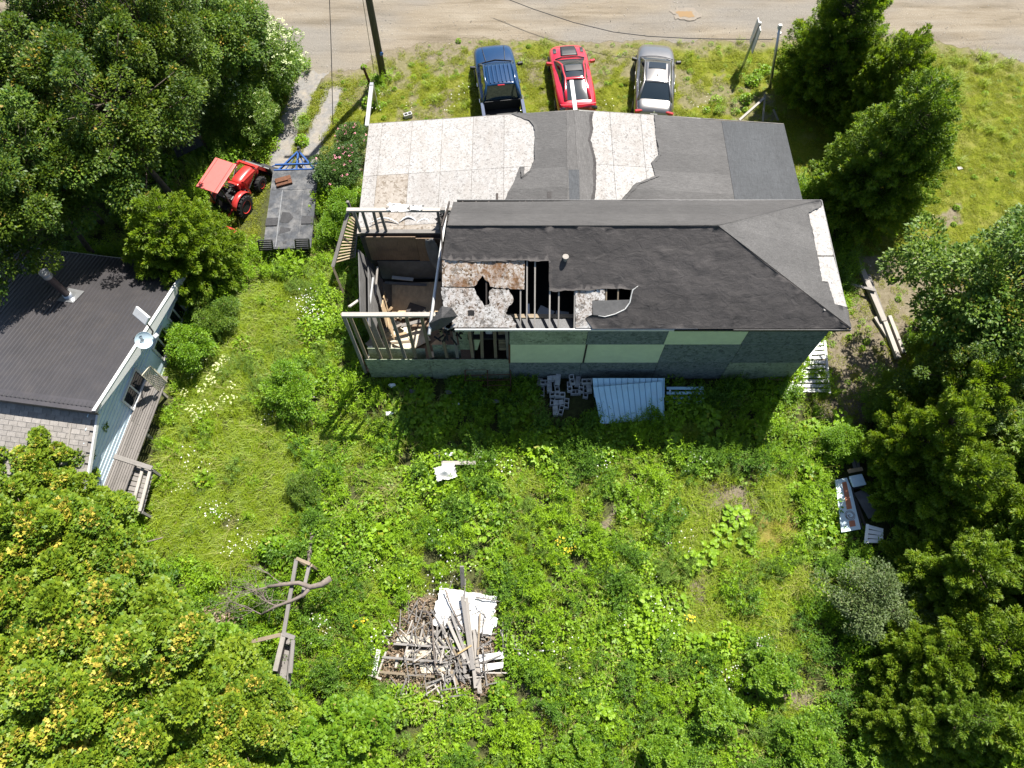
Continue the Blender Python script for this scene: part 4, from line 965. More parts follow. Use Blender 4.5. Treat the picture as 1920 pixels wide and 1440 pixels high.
def cabin(root, base, roof, pm, roofm=None, glass='car_glass', pill=.045, rear_lab=None, roofpart='roof'):
    """base/roof = (half width front, half width rear, y front, y rear, z front, z rear)"""
    bl = [Vector((-base[1], base[3], base[5])), Vector((base[1], base[3], base[5])), Vector((base[0], base[2], base[4])), Vector((-base[0], base[2], base[4]))]
    rl = [Vector((-roof[1], roof[3], roof[5])), Vector((roof[1], roof[3], roof[5])), Vector((roof[0], roof[2], roof[4])), Vector((-roof[0], roof[2], roof[4]))]
    b_ = MB(); b_.grid(patch([bl[3], bl[2], rl[2], rl[3]][0:4], 8, 4, .07, (0, .8, .5))); b_.build('windshield', M[glass], root, smooth=True)
    b_ = MB(); b_.grid(patch([bl[1], bl[0], rl[0], rl[1]], 8, 4, .05, (0, -.7, .6))); b_.build('rear_window', M[glass], root, smooth=True)
    for s_, a, b2, c, d in ((1, bl[2], bl[1], rl[1], rl[2]), (-1, bl[0], bl[3], rl[3], rl[0])):
        b_ = MB(); b_.grid(patch([a, b2, c, d], 6, 3, .03, (s_, 0, .2))); b_.build('side_window', M[glass], root, smooth=True)
    b_ = MB(); e = Vector((0, 0, .012)); b_.grid(patch([rl[0] + e, rl[1] + e, rl[2] + e, rl[3] + e], 10, 10, .055, (0, 0, 1)))
    solid(b_.build(roofpart, roofm or pm, root, smooth=True), .03)
    for s_ in (-1, 1):
        i0, i1 = (2, 1) if s_ > 0 else (3, 0)
        ax = Vector((s_ * .0, 0, .0))
        b_ = MB(); b_.tube([bl[i0] - Vector((0, 0, .03)), bl[i0].lerp(rl[i0], .5) + Vector((s_ * .01, .012, .02)), rl[i0] + Vector((0, -.02, .01)), rl[i0].lerp(rl[i1], .5) + Vector((s_ * .02, 0, .02)), rl[i1] + Vector((0, .02, .01)), bl[i1].lerp(rl[i1], .5) + Vector((s_ * .01, -.012, .02)), bl[i1] - Vector((0, 0, .03))], [pill * .9] * 2 + [pill * .8] * 3 + [pill * 1.3, pill * 1.6], 6)
        b_.build('pillar', pm, root, smooth=True)
        mid = bl[i0].lerp(bl[i1], .47); mr = rl[i0].lerp(rl[i1], .5)
        b_ = MB(); b_.beam(mid, mr, .05, .09, up=(0, 1, 0)); b_.build('pillar', M['trim_black'], root)
    return bl, rl
def mirrors(root, x, y, z, m):
    for s_ in (-1, 1):
        b_ = MB(); b_.box((s_ * (x + .13), y, z), (.24, .12, .15), rz=s_ * .2); b_.box((s_ * (x + .02), y + .02, z - .03), (.16, .05, .05)); b_.build('mirror', m, root, bevel=.04)
def seam(root, pts, m=None, r=.006, name='panel_gap'):
    b_ = MB(); b_.tube(pts, r, 5); return b_.build(name, m or M['trim_black'], root)

# --- grey saloon
pm = paint('silver_grey_paint', (.23, .22, .21), .30, .75, .8, spec=.6)
car = thing('saloon_car', 'silver grey saloon parked nose to the road, right of the red coupe', 'car', (6.70, 27.0, 0), R_(-6.5))
S = [(-2.38, .72, .40, .62, .72, .02, .85), (-2.32, .82, .28, .72, .92, .03, .88), (-2.0, .89, .22, .86, 1.04, .03, .86), (-1.55, .92, .20, .92, 1.06, .02, .87), (-.6, .925, .19, .94, 1.0, .02, .9), (.5, .92, .19, .92, .97, .02, .9), (1.0, .915, .20, .90, .96, .03, .9), (1.6, .90, .22, .82, .92, .035, .86), (2.1, .85, .26, .70, .80, .03, .82), (2.33, .74, .32, .56, .66, .02, .8), (2.40, .62, .38, .5, .56, .01, .8)]
loft(S).build('body', pm, car, smooth=True, sub=2)
cabin(car, (.74, .74, 1.02, -1.72, .97, 1.03), (.56, .56, .32, -1.02, 1.40, 1.40), pm)
b_ = MB(); b_.grid(patch([Vector((-.40, -.18, 1.475)), Vector((.40, -.18, 1.475)), Vector((.39, .22, 1.46)), Vector((-.39, .22, 1.46))], 4, 3, .012, (0, 0, 1))); b_.build('sunroof', M['car_glass'], car, smooth=True)
b_ = MB(); b_.cyl((0, -.62, 1.50), (0, 0, 1), .03, .06, 8, r2=.015); b_.build('roof_aerial', M['trim_black'], car)
wheels(car, .92, (-1.42, 1.43), .33); mirrors(car, .90, .82, 1.02, M['trim_black'])
for s_ in (-1, 1):
    b_ = MB(); b_.box((s_ * .70, -2.27, .86), (.36, .14, .16), rz=-s_ * .28); b_.build('tail_light', M['tail_red'], car, bevel=.04)
    b_ = MB(); b_.tube([Vector((s_ * .83, .75, 1.01)), Vector((s_ * .86, -.3, 1.02)), Vector((s_ * .83, -1.3, 1.05))], .014, 6); b_.build('window_trim', M['chrome'], car, smooth=True)
    b_ = MB(); b_.beam((s_ * .935, .2, .86), (s_ * .935, .0, .86), .02, .03); b_.beam((s_ * .935, -.75, .88), (s_ * .935, -.95, .88), .02, .03); b_.build('door_handle', pm, car)
b_ = MB(); b_.box((0, -2.40, .80), (.32, .02, .16), rot=Euler((R_(-14), 0, 0))); b_.build('license_plate', M['plate_white'], car)
b_ = MB(); b_.box((0, -2.36, .42), (1.3, .1, .14)); b_.build('bumper', M['trim_black'], car, bevel=.03)
b_ = MB(); b_.cyl((0, -2.355, .97), (0, -1, .4), .04, .02, 12); b_.build('badge', M['chrome'], car)
seam(car, [Vector((-.78, 1.02, .995)), Vector((-.4, 1.12, 1.01)), Vector((0, 1.15, 1.015)), Vector((.4, 1.12, 1.01)), Vector((.78, 1.02, .995))], r=.018, name='hood_gap')
seam(car, [Vector((-.72, -1.8, 1.065)), Vector((-.70, -2.2, 1.0))], r=.008); seam(car, [Vector((.72, -1.8, 1.065)), Vector((.70, -2.2, 1.0))], r=.008)

# --- red coupe
rm = paint('bright_red_paint', (.52, .006, .02), .26, .0, 1.0, spec=.6)
car = thing('sports_coupe', 'red sports coupe with black bonnet panel parked between the blue pickup and the grey saloon', 'car', (2.82, 27.15, 0), R_(5.5))
S = [(-2.28, .70, .42, .60, .72, .02, .85), (-2.2, .84, .28, .74, .98, .04, .86), (-1.85, .92, .22, .88, 1.06, .05, .84), (-1.3, .945, .2, .93, 1.04, .04, .82), (-.6, .93, .18, .90, .98, .02, .88), (.4, .92, .18, .86, .92, .02, .9), (.9, .925, .19, .86, .92, .03, .88), (1.5, .93, .21, .80, .89, .05, .84), (1.95, .88, .25, .68, .76, .04, .8), (2.22, .74, .32, .54, .60, .02, .76), (2.30, .56, .4, .48, .5, .01, .76)]
loft(S).build('body', rm, car, smooth=True, sub=2)
cabin(car, (.73, .55, .88, -1.86, .93, 1.08), (.50, .45, .12, -.78, 1.32, 1.31), rm, roofm=M['car_glass'], pill=.055)
b_ = MB(); b_.grid(patch([Vector((-.38, -.36, 1.388)), Vector((.38, -.36, 1.388)), Vector((.38, .0, 1.385)), Vector((-.38, .0, 1.385))], 4, 3, .012, (0, 0, 1))); b_.build('sunroof', M['trim_black'], car, smooth=True)
b_ = MB(); b_.grid(patch([Vector((-.48, -.88, 1.328)), Vector((.48, -.88, 1.328)), Vector((.49, -.74, 1.345)), Vector((-.49, -.74, 1.345))], 8, 2, .05, (0, 0, 1))); solid(b_.build('roof_spoiler', rm, car, smooth=True))
def hoodz(y): return float(np.interp(y, [.9, 1.5, 1.95, 2.22], [.955, .945, .805, .625]))
b_ = MB(); b_.grid([[Vector((x * (1 - .22 * (y - 1.05)), y, hoodz(y) + .012 - .05 * x * x)) for x in np.linspace(-.42, .42, 9)] for y in np.linspace(1.12, 1.88, 9)]); solid(b_.build('hood_panel', M['trim_black'], car, smooth=True), .01)
for s_ in (-1, 1):
    b_ = MB(); b_.grid([[Vector((s_ * .64 + x, y, hoodz(y) - .022 + (.0))) for x in np.linspace(-.07, .07, 3)] for y in np.linspace(1.35, 1.75, 4)]); solid(b_.build('hood_vent', M['trim_black'], car), .01)
    b_ = MB(); b_.box((s_ * .70, -2.16, .86), (.34, .14, .16), rz=-s_ * .35); b_.build('tail_light', M['glass_dark'], car, bevel=.04)
b_ = MB(); b_.box((0, -2.215, .86), (1.0, .06, .14), rot=Euler((R_(-10), 0, 0))); b_.build('rear_panel', paint('dark_red_lens', (.22, .004, .02), .15), car, bevel=.02)
b_ = MB(); b_.grid([[Vector((x, -2.08 - .12 * (1 - x * x), 1.06 + z_ - .05 * x * x)) for x in np.linspace(-.8, .8, 9)] for z_ in (0, .035)]); solid(b_.build('boot_lip', rm, car), .06)
wheels(car, .945, (-1.33, 1.36), .33, .25); mirrors(car, .90, .62, .98, rm)
b_ = MB(); b_.box((0, -2.33, .60), (.32, .02, .16), rot=Euler((R_(-12), 0, 0))); b_.build('license_plate', M['plate_white'], car)
b_ = MB(); b_.box((0, -2.26, .36), (1.1, .1, .16)); b_.build('bumper', M['trim_black'], car, bevel=.03)
b_ = MB()
for a_ in (90, 210, 330):
    c_ = Vector((0, -2.252, .885)); r_ = .06
    dv = Vector((math.cos(R_(a_)), 0, math.sin(R_(a_)))); sv = Vector((-dv.z, 0, dv.x))
    b_.plate([c_, c_ + dv * r_ * .5 + sv * r_ * .3, c_ + dv * r_, c_ + dv * r_ * .5 - sv * r_ * .3], .006)
b_.build('emblem', M['chrome'], car)
seam(car, [Vector((-.70, .92, .952)), Vector((-.35, 1.0, .985)), Vector((.35, 1.0, .985)), Vector((.70, .92, .952))], r=.025, name='wiper_cowl')

# --- blue crew cab pickup
bm_ = paint('deep_blue_paint', (.003, .034, .10), .22, .2, .45, spec=.6)
tr = thing('pickup_truck', 'dark blue crew cab pickup truck with open bed, leftmost of the parked vehicles', 'pickup truck', (-.58, 26.1, 0), R_(7.5))
S = [(-.95, .97, .45, 1.02, 1.14, .0, .94), (-.6, .985, .40, 1.04, 1.16, .0, .94), (.3, .985, .38, 1.04, 1.14, .0, .94), (1.25, .985, .38, 1.04, 1.14, .02, .93), (1.7, .98, .42, 1.02, 1.16, .05, .92), (2.4, .965, .45, .98, 1.12, .06, .90), (2.75, .92, .5, .86, 1.02, .05, .86), (2.88, .80, .56, .74, .86, .02, .84)]
loft(S).build('body', bm_, tr, smooth=True, sub=2)
bl, rl = cabin(tr, (.80, .82, 1.42, -.98, 1.15, 1.14), (.64, .66, .62, -.72, 1.80, 1.83), bm_, pill=.06)
for x in np.linspace(-.46, .46, 6):
    b_ = MB(); b_.grid([[Vector((x + dx, y, 1.872 + .03 * (1 - (x / .65) ** 2) + (.012 if abs(dx) < .03 else .0))) for dx in (-.035, -.02, .02, .035)] for y in (-.6, -.2, .2, .5)]); b_.build('roof_rib', bm_, tr, smooth=True)
b_ = MB(); b_.box((0, -.76, 1.86), (.32, .06, .05)); b_.build('brake_lamp', M['tail_red'], tr, bevel=.015)
# bed: floor, sides, tailgate, bright rail caps
b_ = MB(); b_.box((0, -1.95, .72), (1.62, 1.86, .06)); b_.build('bed_floor', M['trim_black'], tr)
for s_ in (-1, 1):
    b_ = MB(); b_.box((s_ * .92, -1.95, .80), (.15, 1.92, .74)); b_.build('bed_side', bm_, tr, bevel=.03)
    b_ = MB(); b_.box((s_ * .91, -1.95, 1.19), (.15, 1.88, .03)); b_.build('bed_rail', M['chrome'], tr, bevel=.01)
    b_ = MB(); b_.box((s_ * .70, -1.95, .86), (.24, .8, .26)); b_.build('wheel_housing', M['trim_black'], tr, bevel=.05)
    b_ = MB(); b_.box((s_ * .9, -2.92, .9), (.14, .06, .34)); b_.build('tail_light', M['tail_red'], tr, bevel=.02)
    b_ = MB(); b_.box((s_ * .88, -2.0, 1.5), (.02, .02, .02)); 
    b_ = MB(); b_.beam((s_ * .995, .45, .98), (s_ * .995, .22, .98), .025, .04); b_.beam((s_ * .995, -.55, .98), (s_ * .995, -.78, .98), .025, .04); b_.build('door_handle', M['chrome'], tr)
    seam(tr, [Vector((s_ * .45, 1.55, 1.225)), Vector((s_ * .50, 2.1, 1.215)), Vector((s_ * .52, 2.6, 1.13))], r=.012, name='hood_crease')
b_ = MB(); b_.box((0, -2.9, .86), (1.66, .07, .62)); b_.build('tailgate', bm_, tr, bevel=.03)
b_ = MB(); b_.box((0, -3.02, .52), (1.8, .14, .16)); b_.build('bumper', M['chrome'], tr, bevel=.03)
b_ = MB(); b_.box((0, -1.03, 1.0), (1.66, .05, .5)); b_.build('bed_front', M['trim_black'], tr)
wheels(tr, .985, (-1.95, 1.75), .39, .26); mirrors(tr, .98, 1.12, 1.28, M['trim_black'])
seam(tr, [Vector((-.84, 1.45, 1.175)), Vector((0, 1.58, 1.225)), Vector((.84, 1.45, 1.175))], r=.022, name='wiper_cowl')

for root, w, zt, ys_, zz in ((bpy.data.objects['saloon_car'], .93, 1.0, (.85, -.25, -1.25), .45), (bpy.data.objects['sports_coupe'], .94, .95, (.7, -.75), .45), (bpy.data.objects['pickup_truck'], .995, 1.1, (1.2, .15, -.85), .55)):
    for s_ in (-1, 1):
        for y in ys_: seam(root, [Vector((s_ * (w - .005), y, zz)), Vector((s_ * w, y + .02, (zz + zt) / 2)), Vector((s_ * w * .93, y + .03, zt))], r=.007)

# ---------------------------------------------------------------- tractor and trailer beside the drive
om = paint('tractor_red_paint', (.52, .036, .03), .35, 0, .4)
trc = thing('compact_tractor', 'small red orange tractor with canopy and front loader beside the flat trailer', 'tractor', (-12.05, 19.95, 0), R_(-21.5))
for s_ in (-1, 1):                           # rear wheels with lugs
    b_ = MB(); r = .50; x = s_ * .56
    b_.tube([Vector((x - .15, 0, r)), Vector((x - .11, 0, r)), Vector((x + .11, 0, r)), Vector((x + .15, 0, r))], [r * .88, r * .95, r * .95, r * .88], 28)
    for k in range(18):
        for h_ in (-1, 1):
            a_ = 2 * math.pi * (k + (.5 if h_ > 0 else 0)) / 18
            c_ = Vector((x + h_ * .075, math.cos(a_) * r * .97, r + math.sin(a_) * r * .97)); b_.box(c_, (.15, .035, .05), rot=Euler((a_ - math.pi / 2 + .0, 0, 0)))
    wl = b_.build('rear_wheel', M['tyre'], trc)
    b_ = MB(); b_.lathe((x + s_ * .12, 0, r), [(.0, .02), (.1, .02), (.16, -.02), (.27, .03), (.29, .05)], 20, rot=Euler((0, s_ * math.pi / 2, 0))); b_.build('rim', om, wl)
    b_ = MB(); r = .33; x = s_ * .50; b_.tube([Vector((x - .11, 1.42, r)), Vector((x - .08, 1.42, r)), Vector((x + .08, 1.42, r)), Vector((x + .11, 1.42, r))], [r * .9, r, r, r * .9], 22)
    for k in range(14):
        a_ = 2 * math.pi * k / 14; b_.box((x, 1.42 + math.cos(a_) * r, r + math.sin(a_) * r), (.18, .03, .035), rot=Euler((a_ - math.pi / 2, 0, .3)))
    wl = b_.build('front_wheel', M['tyre'], trc)
    b_ = MB(); b_.lathe((x + s_ * .09, 1.42, r), [(.0, .02), (.08, .02), (.12, -.02), (.18, .03)], 16, rot=Euler((0, s_ * math.pi / 2, 0))); b_.build('rim', om, wl)
    b_ = MB(); rows = [[Vector((s_ * (.40 + .26 * j), math.cos(a_) * .60, .5 + math.sin(a_) * .60)) for j in (0, 1)] for a_ in np.linspace(.15, 2.6, 10)]; b_.grid(rows); solid(b_.build('fender', om, trc, smooth=True), .025)
    # loader: post, arm, brace, cylinder
    b_ = MB(); b_.beam((s_ * .40, .75, .4), (s_ * .40, .68, 1.28), .09, .12, up=(0, 1, 0)); b_.build('loader_post', om, trc)
    b_ = MB(); b_.beam((s_ * .46, .62, 1.26), (s_ * .46, 1.75, 1.02), .07, .13); b_.beam((s_ * .46, 1.72, 1.04), (s_ * .46, 2.12, .42), .07, .13); b_.build('loader_arm', om, trc)
    b_ = MB(); b_.tube([Vector((s_ * .40, .78, .62)), Vector((s_ * .46, 1.5, 1.02))], [.045, .028], 8); b_.build('loader_cylinder', M['chrome'], trc)
    b_ = MB(); b_.tube([Vector((s_ * .46, 1.5, 1.16)), Vector((s_ * .46, 2.1, .72))], [.035, .025], 8); b_.build('bucket_cylinder', M['steel_dark'], trc)
b_ = MB(); b_.beam((-.46, 1.75, 1.0), (.46, 1.75, 1.0), .09, .09); b_.build('loader_crossbar', om, trc)
b_ = MB(); pr = [(.0, .0), (.46, .0), (.5, .03), (.1, .08), (.02, .2), (-.02, .48), (.03, .5)]
rows = [[Vector((x, 2.16 + .42 - p[0] if False else 2.12 + p[0], .10 + p[1])) for p in pr] for x in (-.66, .66)]
b_.grid(rows); b_.plate([Vector((-.66, 2.12 + p[0], .10 + p[1])) for p in pr], .015); b_.plate([Vector((.66, 2.12 + p[0], .10 + p[1])) for p in reversed(pr)], .015)
b_.beam((-.66, 2.12, .60), (.66, 2.12, .60), .10, .05); solid(b_.build('bucket', M['steel_dark'], trc), .02)
b_ = MB(); b_.beam((-.66, 2.10, .635), (.66, 2.10, .635), .05, .02); b_.build('bucket_edge', M['galv'], trc)
S = [(.55, .30, .5, .95, 1.08, .06, .85), (.9, .30, .5, .95, 1.08, .07, .85), (1.5, .29, .5, .90, 1.0, .07, .84), (1.82, .26, .5, .8, .88, .05, .8), (1.92, .2, .52, .7, .74, .02, .8)]
loft(S).build('hood', om, trc, smooth=True, sub=2)
b_ = MB(); b_.box((0, .2, .5), (.42, 1.5, .3)); b_.box((0, 1.3, .42), (.3, 1.2, .22)); b_.box((0, 1.42, .33), (.9, .1, .1)); b_.box((0, 0, .5), (.9, .16, .16)); b_.box((0, .45, .62), (.95, .5, .04)); b_.build('chassis', M['steel_dark'], trc)
b_ = MB(); b_.box((0, .52, .98), (.5, .12, .34)); b_.build('dashboard', om, trc, bevel=.03)
b_ = MB(); q_ = Euler((R_(-35), 0, 0)); mm = q_.to_matrix()
b_.tube([Vector((0, .33, 1.24)) + mm @ Vector((.19 * math.cos(t), .19 * math.sin(t), 0)) for t in np.linspace(0, 6.283, 19)], .016, 6); b_.tube([Vector((0, .5, 1.0)), Vector((0, .33, 1.24))], .02, 6); b_.beam((-.18, .33, 1.24), (.18, .33, 1.24), .02, .02); b_.build('steering_wheel', M['trim_black'], trc)
b_ = MB(); b_.box((0, -.12, .86), (.46, .42, .1)); b_.box((0, -.34, 1.08), (.46, .1, .4), rot=Euler((R_(12), 0, 0))); b_.build('seat', M['trim_black'], trc, bevel=.04)
b_ = MB()
for s_ in (-1, 1): b_.tube([Vector((s_ * .42, -.42, .55)), Vector((s_ * .42, -.50, 2.12))], .035, 8)
b_.tube([Vector((-.42, -.48, 1.9)), Vector((.42, -.48, 1.9))], .03, 8); b_.build('roll_bar', M['steel_dark'], trc)
cz = lambda y: 2.2 + .05 * (y + .2)
b_ = MB(); b_.box((0, -.05, 2.22), (1.0, 1.56, .05), rot=Euler((R_(3), 0, 0))); b_.build('canopy', paint('faded_red_canopy', (.64, .13, .115), .5, 0, .1), trc, bevel=.02)
b_ = MB()
for x in (-.36, .36): b_.box((x, -.05, 2.252), (.012, 1.5, .012), rot=Euler((R_(3), 0, 0)))
b_.build('canopy_rib', om, trc)
b_ = MB(); b_.tube([Vector((-.34, .62, 1.05)), Vector((-.36, .66, 2.0))], .015, 6); b_.build('exhaust', M['steel_dark'], trc)
b_ = MB()
for x in (-.2, .1, .22): b_.tube([Vector((x, .25, .65)), Vector((x + .03, .18, 1.05))], .012, 5); b_.cyl((x + .03, .18, 1.06), (0, 0, 1), .025, .05, 8)
b_.build('lever', M['steel_dark'], trc)
b_ = MB(); b_.beam((-.75, -1.15, .34), (.80, -1.15, .30), .08, .12); b_.beam((.80, -1.30, .28), (.80, -1.0, .28), .08, .12); b_.beam((-.2, -.3, .5), (-.2, -1.12, .36), .06, .06); b_.beam((.2, -.3, .5), (.2, -1.12, .36), .06, .06); b_.box((0, -1.2, .18), (1.5, .05, .28)); b_.build('rear_blade', om, trc, bevel=.01)

tl = thing('flat_trailer', 'flat dark grey deck trailer with blue tongue parked at the end of the drive', 'trailer', (-9.42, 19.55, 0), R_(2.2))
mdk = plain('scuffed_black_deck', (.06, .064, .072), .65, .55, 3.5, bmp=.1, dirt=(.30, .285, .27), dirt_amt=.8, rnd=.1)
b_ = MB(); b_.box((0, 0, .56), (1.98, 4.15, .07)); b_.build('deck', mdk, tl)
M['mat'] = plain('rubber_mat', (.048, .053, .062), .7, .45, 5, dirt=(.25, .24, .23), dirt_amt=.65, rnd=.18)
def matp(x0, x1, y0, y1, m='mat', h=.012, nm='rubber_mat'): 
    b_ = MB(); b_.box(((x0 + x1) / 2, (y0 + y1) / 2, .596 + h / 2), (x1 - x0, y1 - y0, h)); return b_.build(nm, M[m], tl)
matp(-.97, -.48, -.55, .95); matp(-.44, .42, -2.02, .9); matp(.47, .97, -.6, .95); matp(-.97, -.5, -2.02, -.95); matp(.46, .97, -2.02, -.9); matp(-.95, .95, 1.0, 2.03)
matp(-1.0, -.52, -.92, -.52, 'steel_dark', .05, 'fender'); matp(.5, 1.0, -.88, -.48, 'steel_dark', .05, 'fender')
b_ = MB(); b_.beam((-.46, -2.0, .62), (-.46, .95, .62), .025, .02); b_.build('deck_seam', M['galv'], tl)
for poly in ([(-.42, -.75), (-.36, -.2), (-.05, -.25), (.14, -.5), (-.05, -.78)], [(-.40, -1.35), (-.36, -.98), (.08, -1.08), (.06, -1.2)], [(-.2, -1.78), (-.05, -1.72), (-.02, -1.82), (-.15, -1.87)]):
    b_ = MB(); b_.plate([Vector((x, y, .6125)) for x, y in poly], .003); b_.build('worn_patch', M['steel_dark'], tl)
blu = paint('blue_frame_paint', (.015, .075, .26), .4, 0, .2)
b_ = MB(); b_.beam((-.95, 2.45, .55), (.92, 2.45, .55), .06, .08); b_.beam((-.85, 2.1, .5), (0, 3.25, .5), .07, .09); b_.beam((.85, 2.1, .5), (0, 3.25, .5), .07, .09); b_.beam((0, 2.1, .5), (0, 3.3, .5), .07, .09); b_.beam((-.95, 2.1, .60), (.95, 2.1, .60), .05, .06)
b_.beam((-.95, 2.1, .85), (-.95, 2.45, .52), .04, .04)
for x in (-.55, .5): b_.beam((x, 2.1, .5), (x * .3, 2.75, .55), .03, .03)
b_.build('tongue', blu, tl)
b_ = MB(); b_.cyl((0, 3.36, .52), (0, 0, 1), .06, .22, 10); b_.box((0, 3.3, .5), (.14, .2, .1)); b_.tube([Vector((.12, 2.9, .1)), Vector((.12, 2.9, .85))], .03, 8); b_.tube([Vector((.12, 2.9, .85)), Vector((.26, 2.8, .9))], .012, 6); b_.build('coupler', M['steel_dark'], tl)
b_ = MB()
for s_ in (-1, 1):
    for y in (-.35, -1.05): b_.tube([Vector((s_ * .82 - .1, y, .30)), Vector((s_ * .82 + .1, y, .30))], .28, 20)
b_.build('wheel', M['tyre'], tl)
for cx in (-.78, .72):
    rp = MB(); z0, z1 = .62, 1.15; y0, y1 = -2.15, -1.95
    for x in (-.28, .28): rp.beam((cx + x - .05, y0, z0), (cx + x + .05, y1 - .1, z1), .05, .05, up=(1, 0, 0))
    for k in range(6): t = k / 5; rp.beam((cx - .28 - .05 + .1 * t, y0 + (y1 - .1 - y0) * t, z0 + (z1 - z0) * t), (cx + .28 - .05 + .1 * t, y0 + (y1 - .1 - y0) * t, z0 + (z1 - z0) * t), .05, .04)
    rp.build('loading_ramp', M['trim_black'], tl)
pl = thing('iron_weight', 'brown slotted iron plate lying on the trailer deck', 'metal plate', (-9.92, 20.95, .61), R_(20))
b_ = MB(); b_.box((0, -.16, .05), (.68, .14, .10)); b_.box((.0, .1, .05), (.68, .24, .10)); b_.box((.26, -.05, .05), (.15, .14, .10)); b_.build('plate', M['rust'], pl, bevel=.01)

# ---------------------------------------------------------------- poles, wires, signs
M['pole'] = plain('green_brown_pole', (.085, .075, .045), .9, .3, 3, 'pos', (6, 6, .7), bmp=.3)
p0 = at(719, 145, 0); up = thing('utility_pole', 'tall round wooden utility pole with a small blue tag by the drive', 'utility pole', p0)
b_ = MB(); b_.tube([p0, p0 + Vector((.05, .02, 4.5)), p0 + Vector((.12, .05, 9.5))], [.17, .15, .125], 14); b_.build('pole', M['pole'], up, smooth=True)
b_ = MB(); b_.cyl(p0 + Vector((.16, -.12, 1.45)), (.5, -.8, .0), .09, .02, 12); b_.build('tag', paint('blue_tag', (.03, .15, .5), .4), up)
b_ = MB(); b_.beam(p0 + Vector((-1.1, 0, 8.9)), p0 + Vector((1.3, .05, 8.9)), .1, .1); b_.build('crossarm', M['pole'], up)
def wire(name, pts, lab, r=.012):
    o = MB(); o.tube(pts, r, 5); w = o.build(name, M['trim_black']); return tag(w, lab, 'cable')
def sag(a, b, s_, n=16): return [Vector(a).lerp(Vector(b), k / n) - Vector((0, 0, s_ * 4 * (k / n) * (1 - k / n))) for k in range(n + 1)]
wire('power_cable', sag(at(624, 235, 2.0), at(617, -20, 6.0), .1), 'thin overhead cable crossing the drive, left of the utility pole', .016)
wire('power_cable', sag(at(702, 140, .2), at(678, -15, 7.0), .02, 10), 'thin guy wire running up beside the utility pole', .012)
wire('power_cable', [at(u, v, .9) for u, v in [(935, -8), (1000, 17), (1075, 42), (1150, 60), (1215, 68), (1290, 72), (1400, 74), (1450, 74)]], 'slack black cable looping over the verge beside the road', .018)
b_ = MB(); a_, c_ = at(697, 158, 1.3), at(688, 236, .5)
fp = thing('white_rail', 'long white painted beam leaning beside the pink rose bush', 'beam', at(690, 225, 0)); piece('beam', c_, a_, .17, .10, M['white'], fp); piece('post', (c_.x, c_.y + .05, 0), c_, .1, .1, M['white'], fp); piece('post', (a_.x, a_.y, 0), a_ + Vector((0, 0, .04)), .16, .16, M['galv'], fp)
b_ = MB(); b_.beam(at(693, 156, .2), at(682, 128, 1.4), .10, .07); tag(b_.build('wood_stake', M['rust']), 'rusty brown stake standing beside the utility pole', 'stake')
sg = thing('road_sign', 'thin white sign panel on a post, seen edge on at the verge', 'sign', at(1391, 128, 0)); s0 = at(1391, 128, 0)
piece('post', s0, s0 + Vector((.12, .05, 2.5)), .09, .09, M['galv'], sg); b_ = MB(); b_.box(s0 + Vector((.12, .1, 1.75)), (.04, .85, 1.25), rz=.0); b_.build('panel', M['white'], sg)
q0 = at(1443, 165, 0); lp_ = thing('service_post', 'grey service mast with clamp top leaning by the cedar', 'pole', q0)
b_ = MB(); b_.tube([q0, at(1462, 52, 3.0)], [.075, .06], 10); b_.build('mast', M['galv'], lp_, smooth=True); b_ = MB(); b_.box(at(1462, 50, 3.05), (.16, .14, .2)); b_.cyl(at(1461, 62, 2.7), (0, 0, 1), .1, .08, 10); b_.build('clamp', M['white'], lp_, bevel=.02)
o = piece('brace', at(1434, 183, .7), at(1386, 226, .9), .10, .08, M['wood_pale'], lp_); piece('brace', at(1434, 178, .8), at(1430, 228, .2), .08, .06, M['wood_grey'], lp_); piece('brace', at(1450, 205, .5), at(1459, 226, .2), .07, .06, M['wood_grey'], lp_)
# dark sheet lying under the trees, block in the grass
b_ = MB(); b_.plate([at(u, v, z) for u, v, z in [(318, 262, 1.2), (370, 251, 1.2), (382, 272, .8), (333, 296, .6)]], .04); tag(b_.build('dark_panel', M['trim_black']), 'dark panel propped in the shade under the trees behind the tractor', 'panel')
def block(p, rz_, lab, grp='concrete blocks piled against the rear wall', tilt=(0, 0)):
    b_ = MB(); L, W, Hh, t = .39, .19, .19, .032
    b_.box((0, 0, 0), (t, W, Hh)); 
    for s_ in (-1, 1): b_.box((s_ * (L / 2 - t / 2), 0, 0), (t, W, Hh)); b_.box((0, s_ * (W / 2 - t / 2), 0), (L - 2 * t - .002, t, Hh - .004))
    o = b_.build('concrete_block', M['concrete']); o.location = p; o.rotation_euler = (tilt[0], tilt[1], rz_); tag(o, lab, 'concrete block', grp); return o
block(at(765, 216, .12), .4, 'lone hollow concrete block in the grass in front of the low roof', None if False else 'hollow concrete blocks about the house')

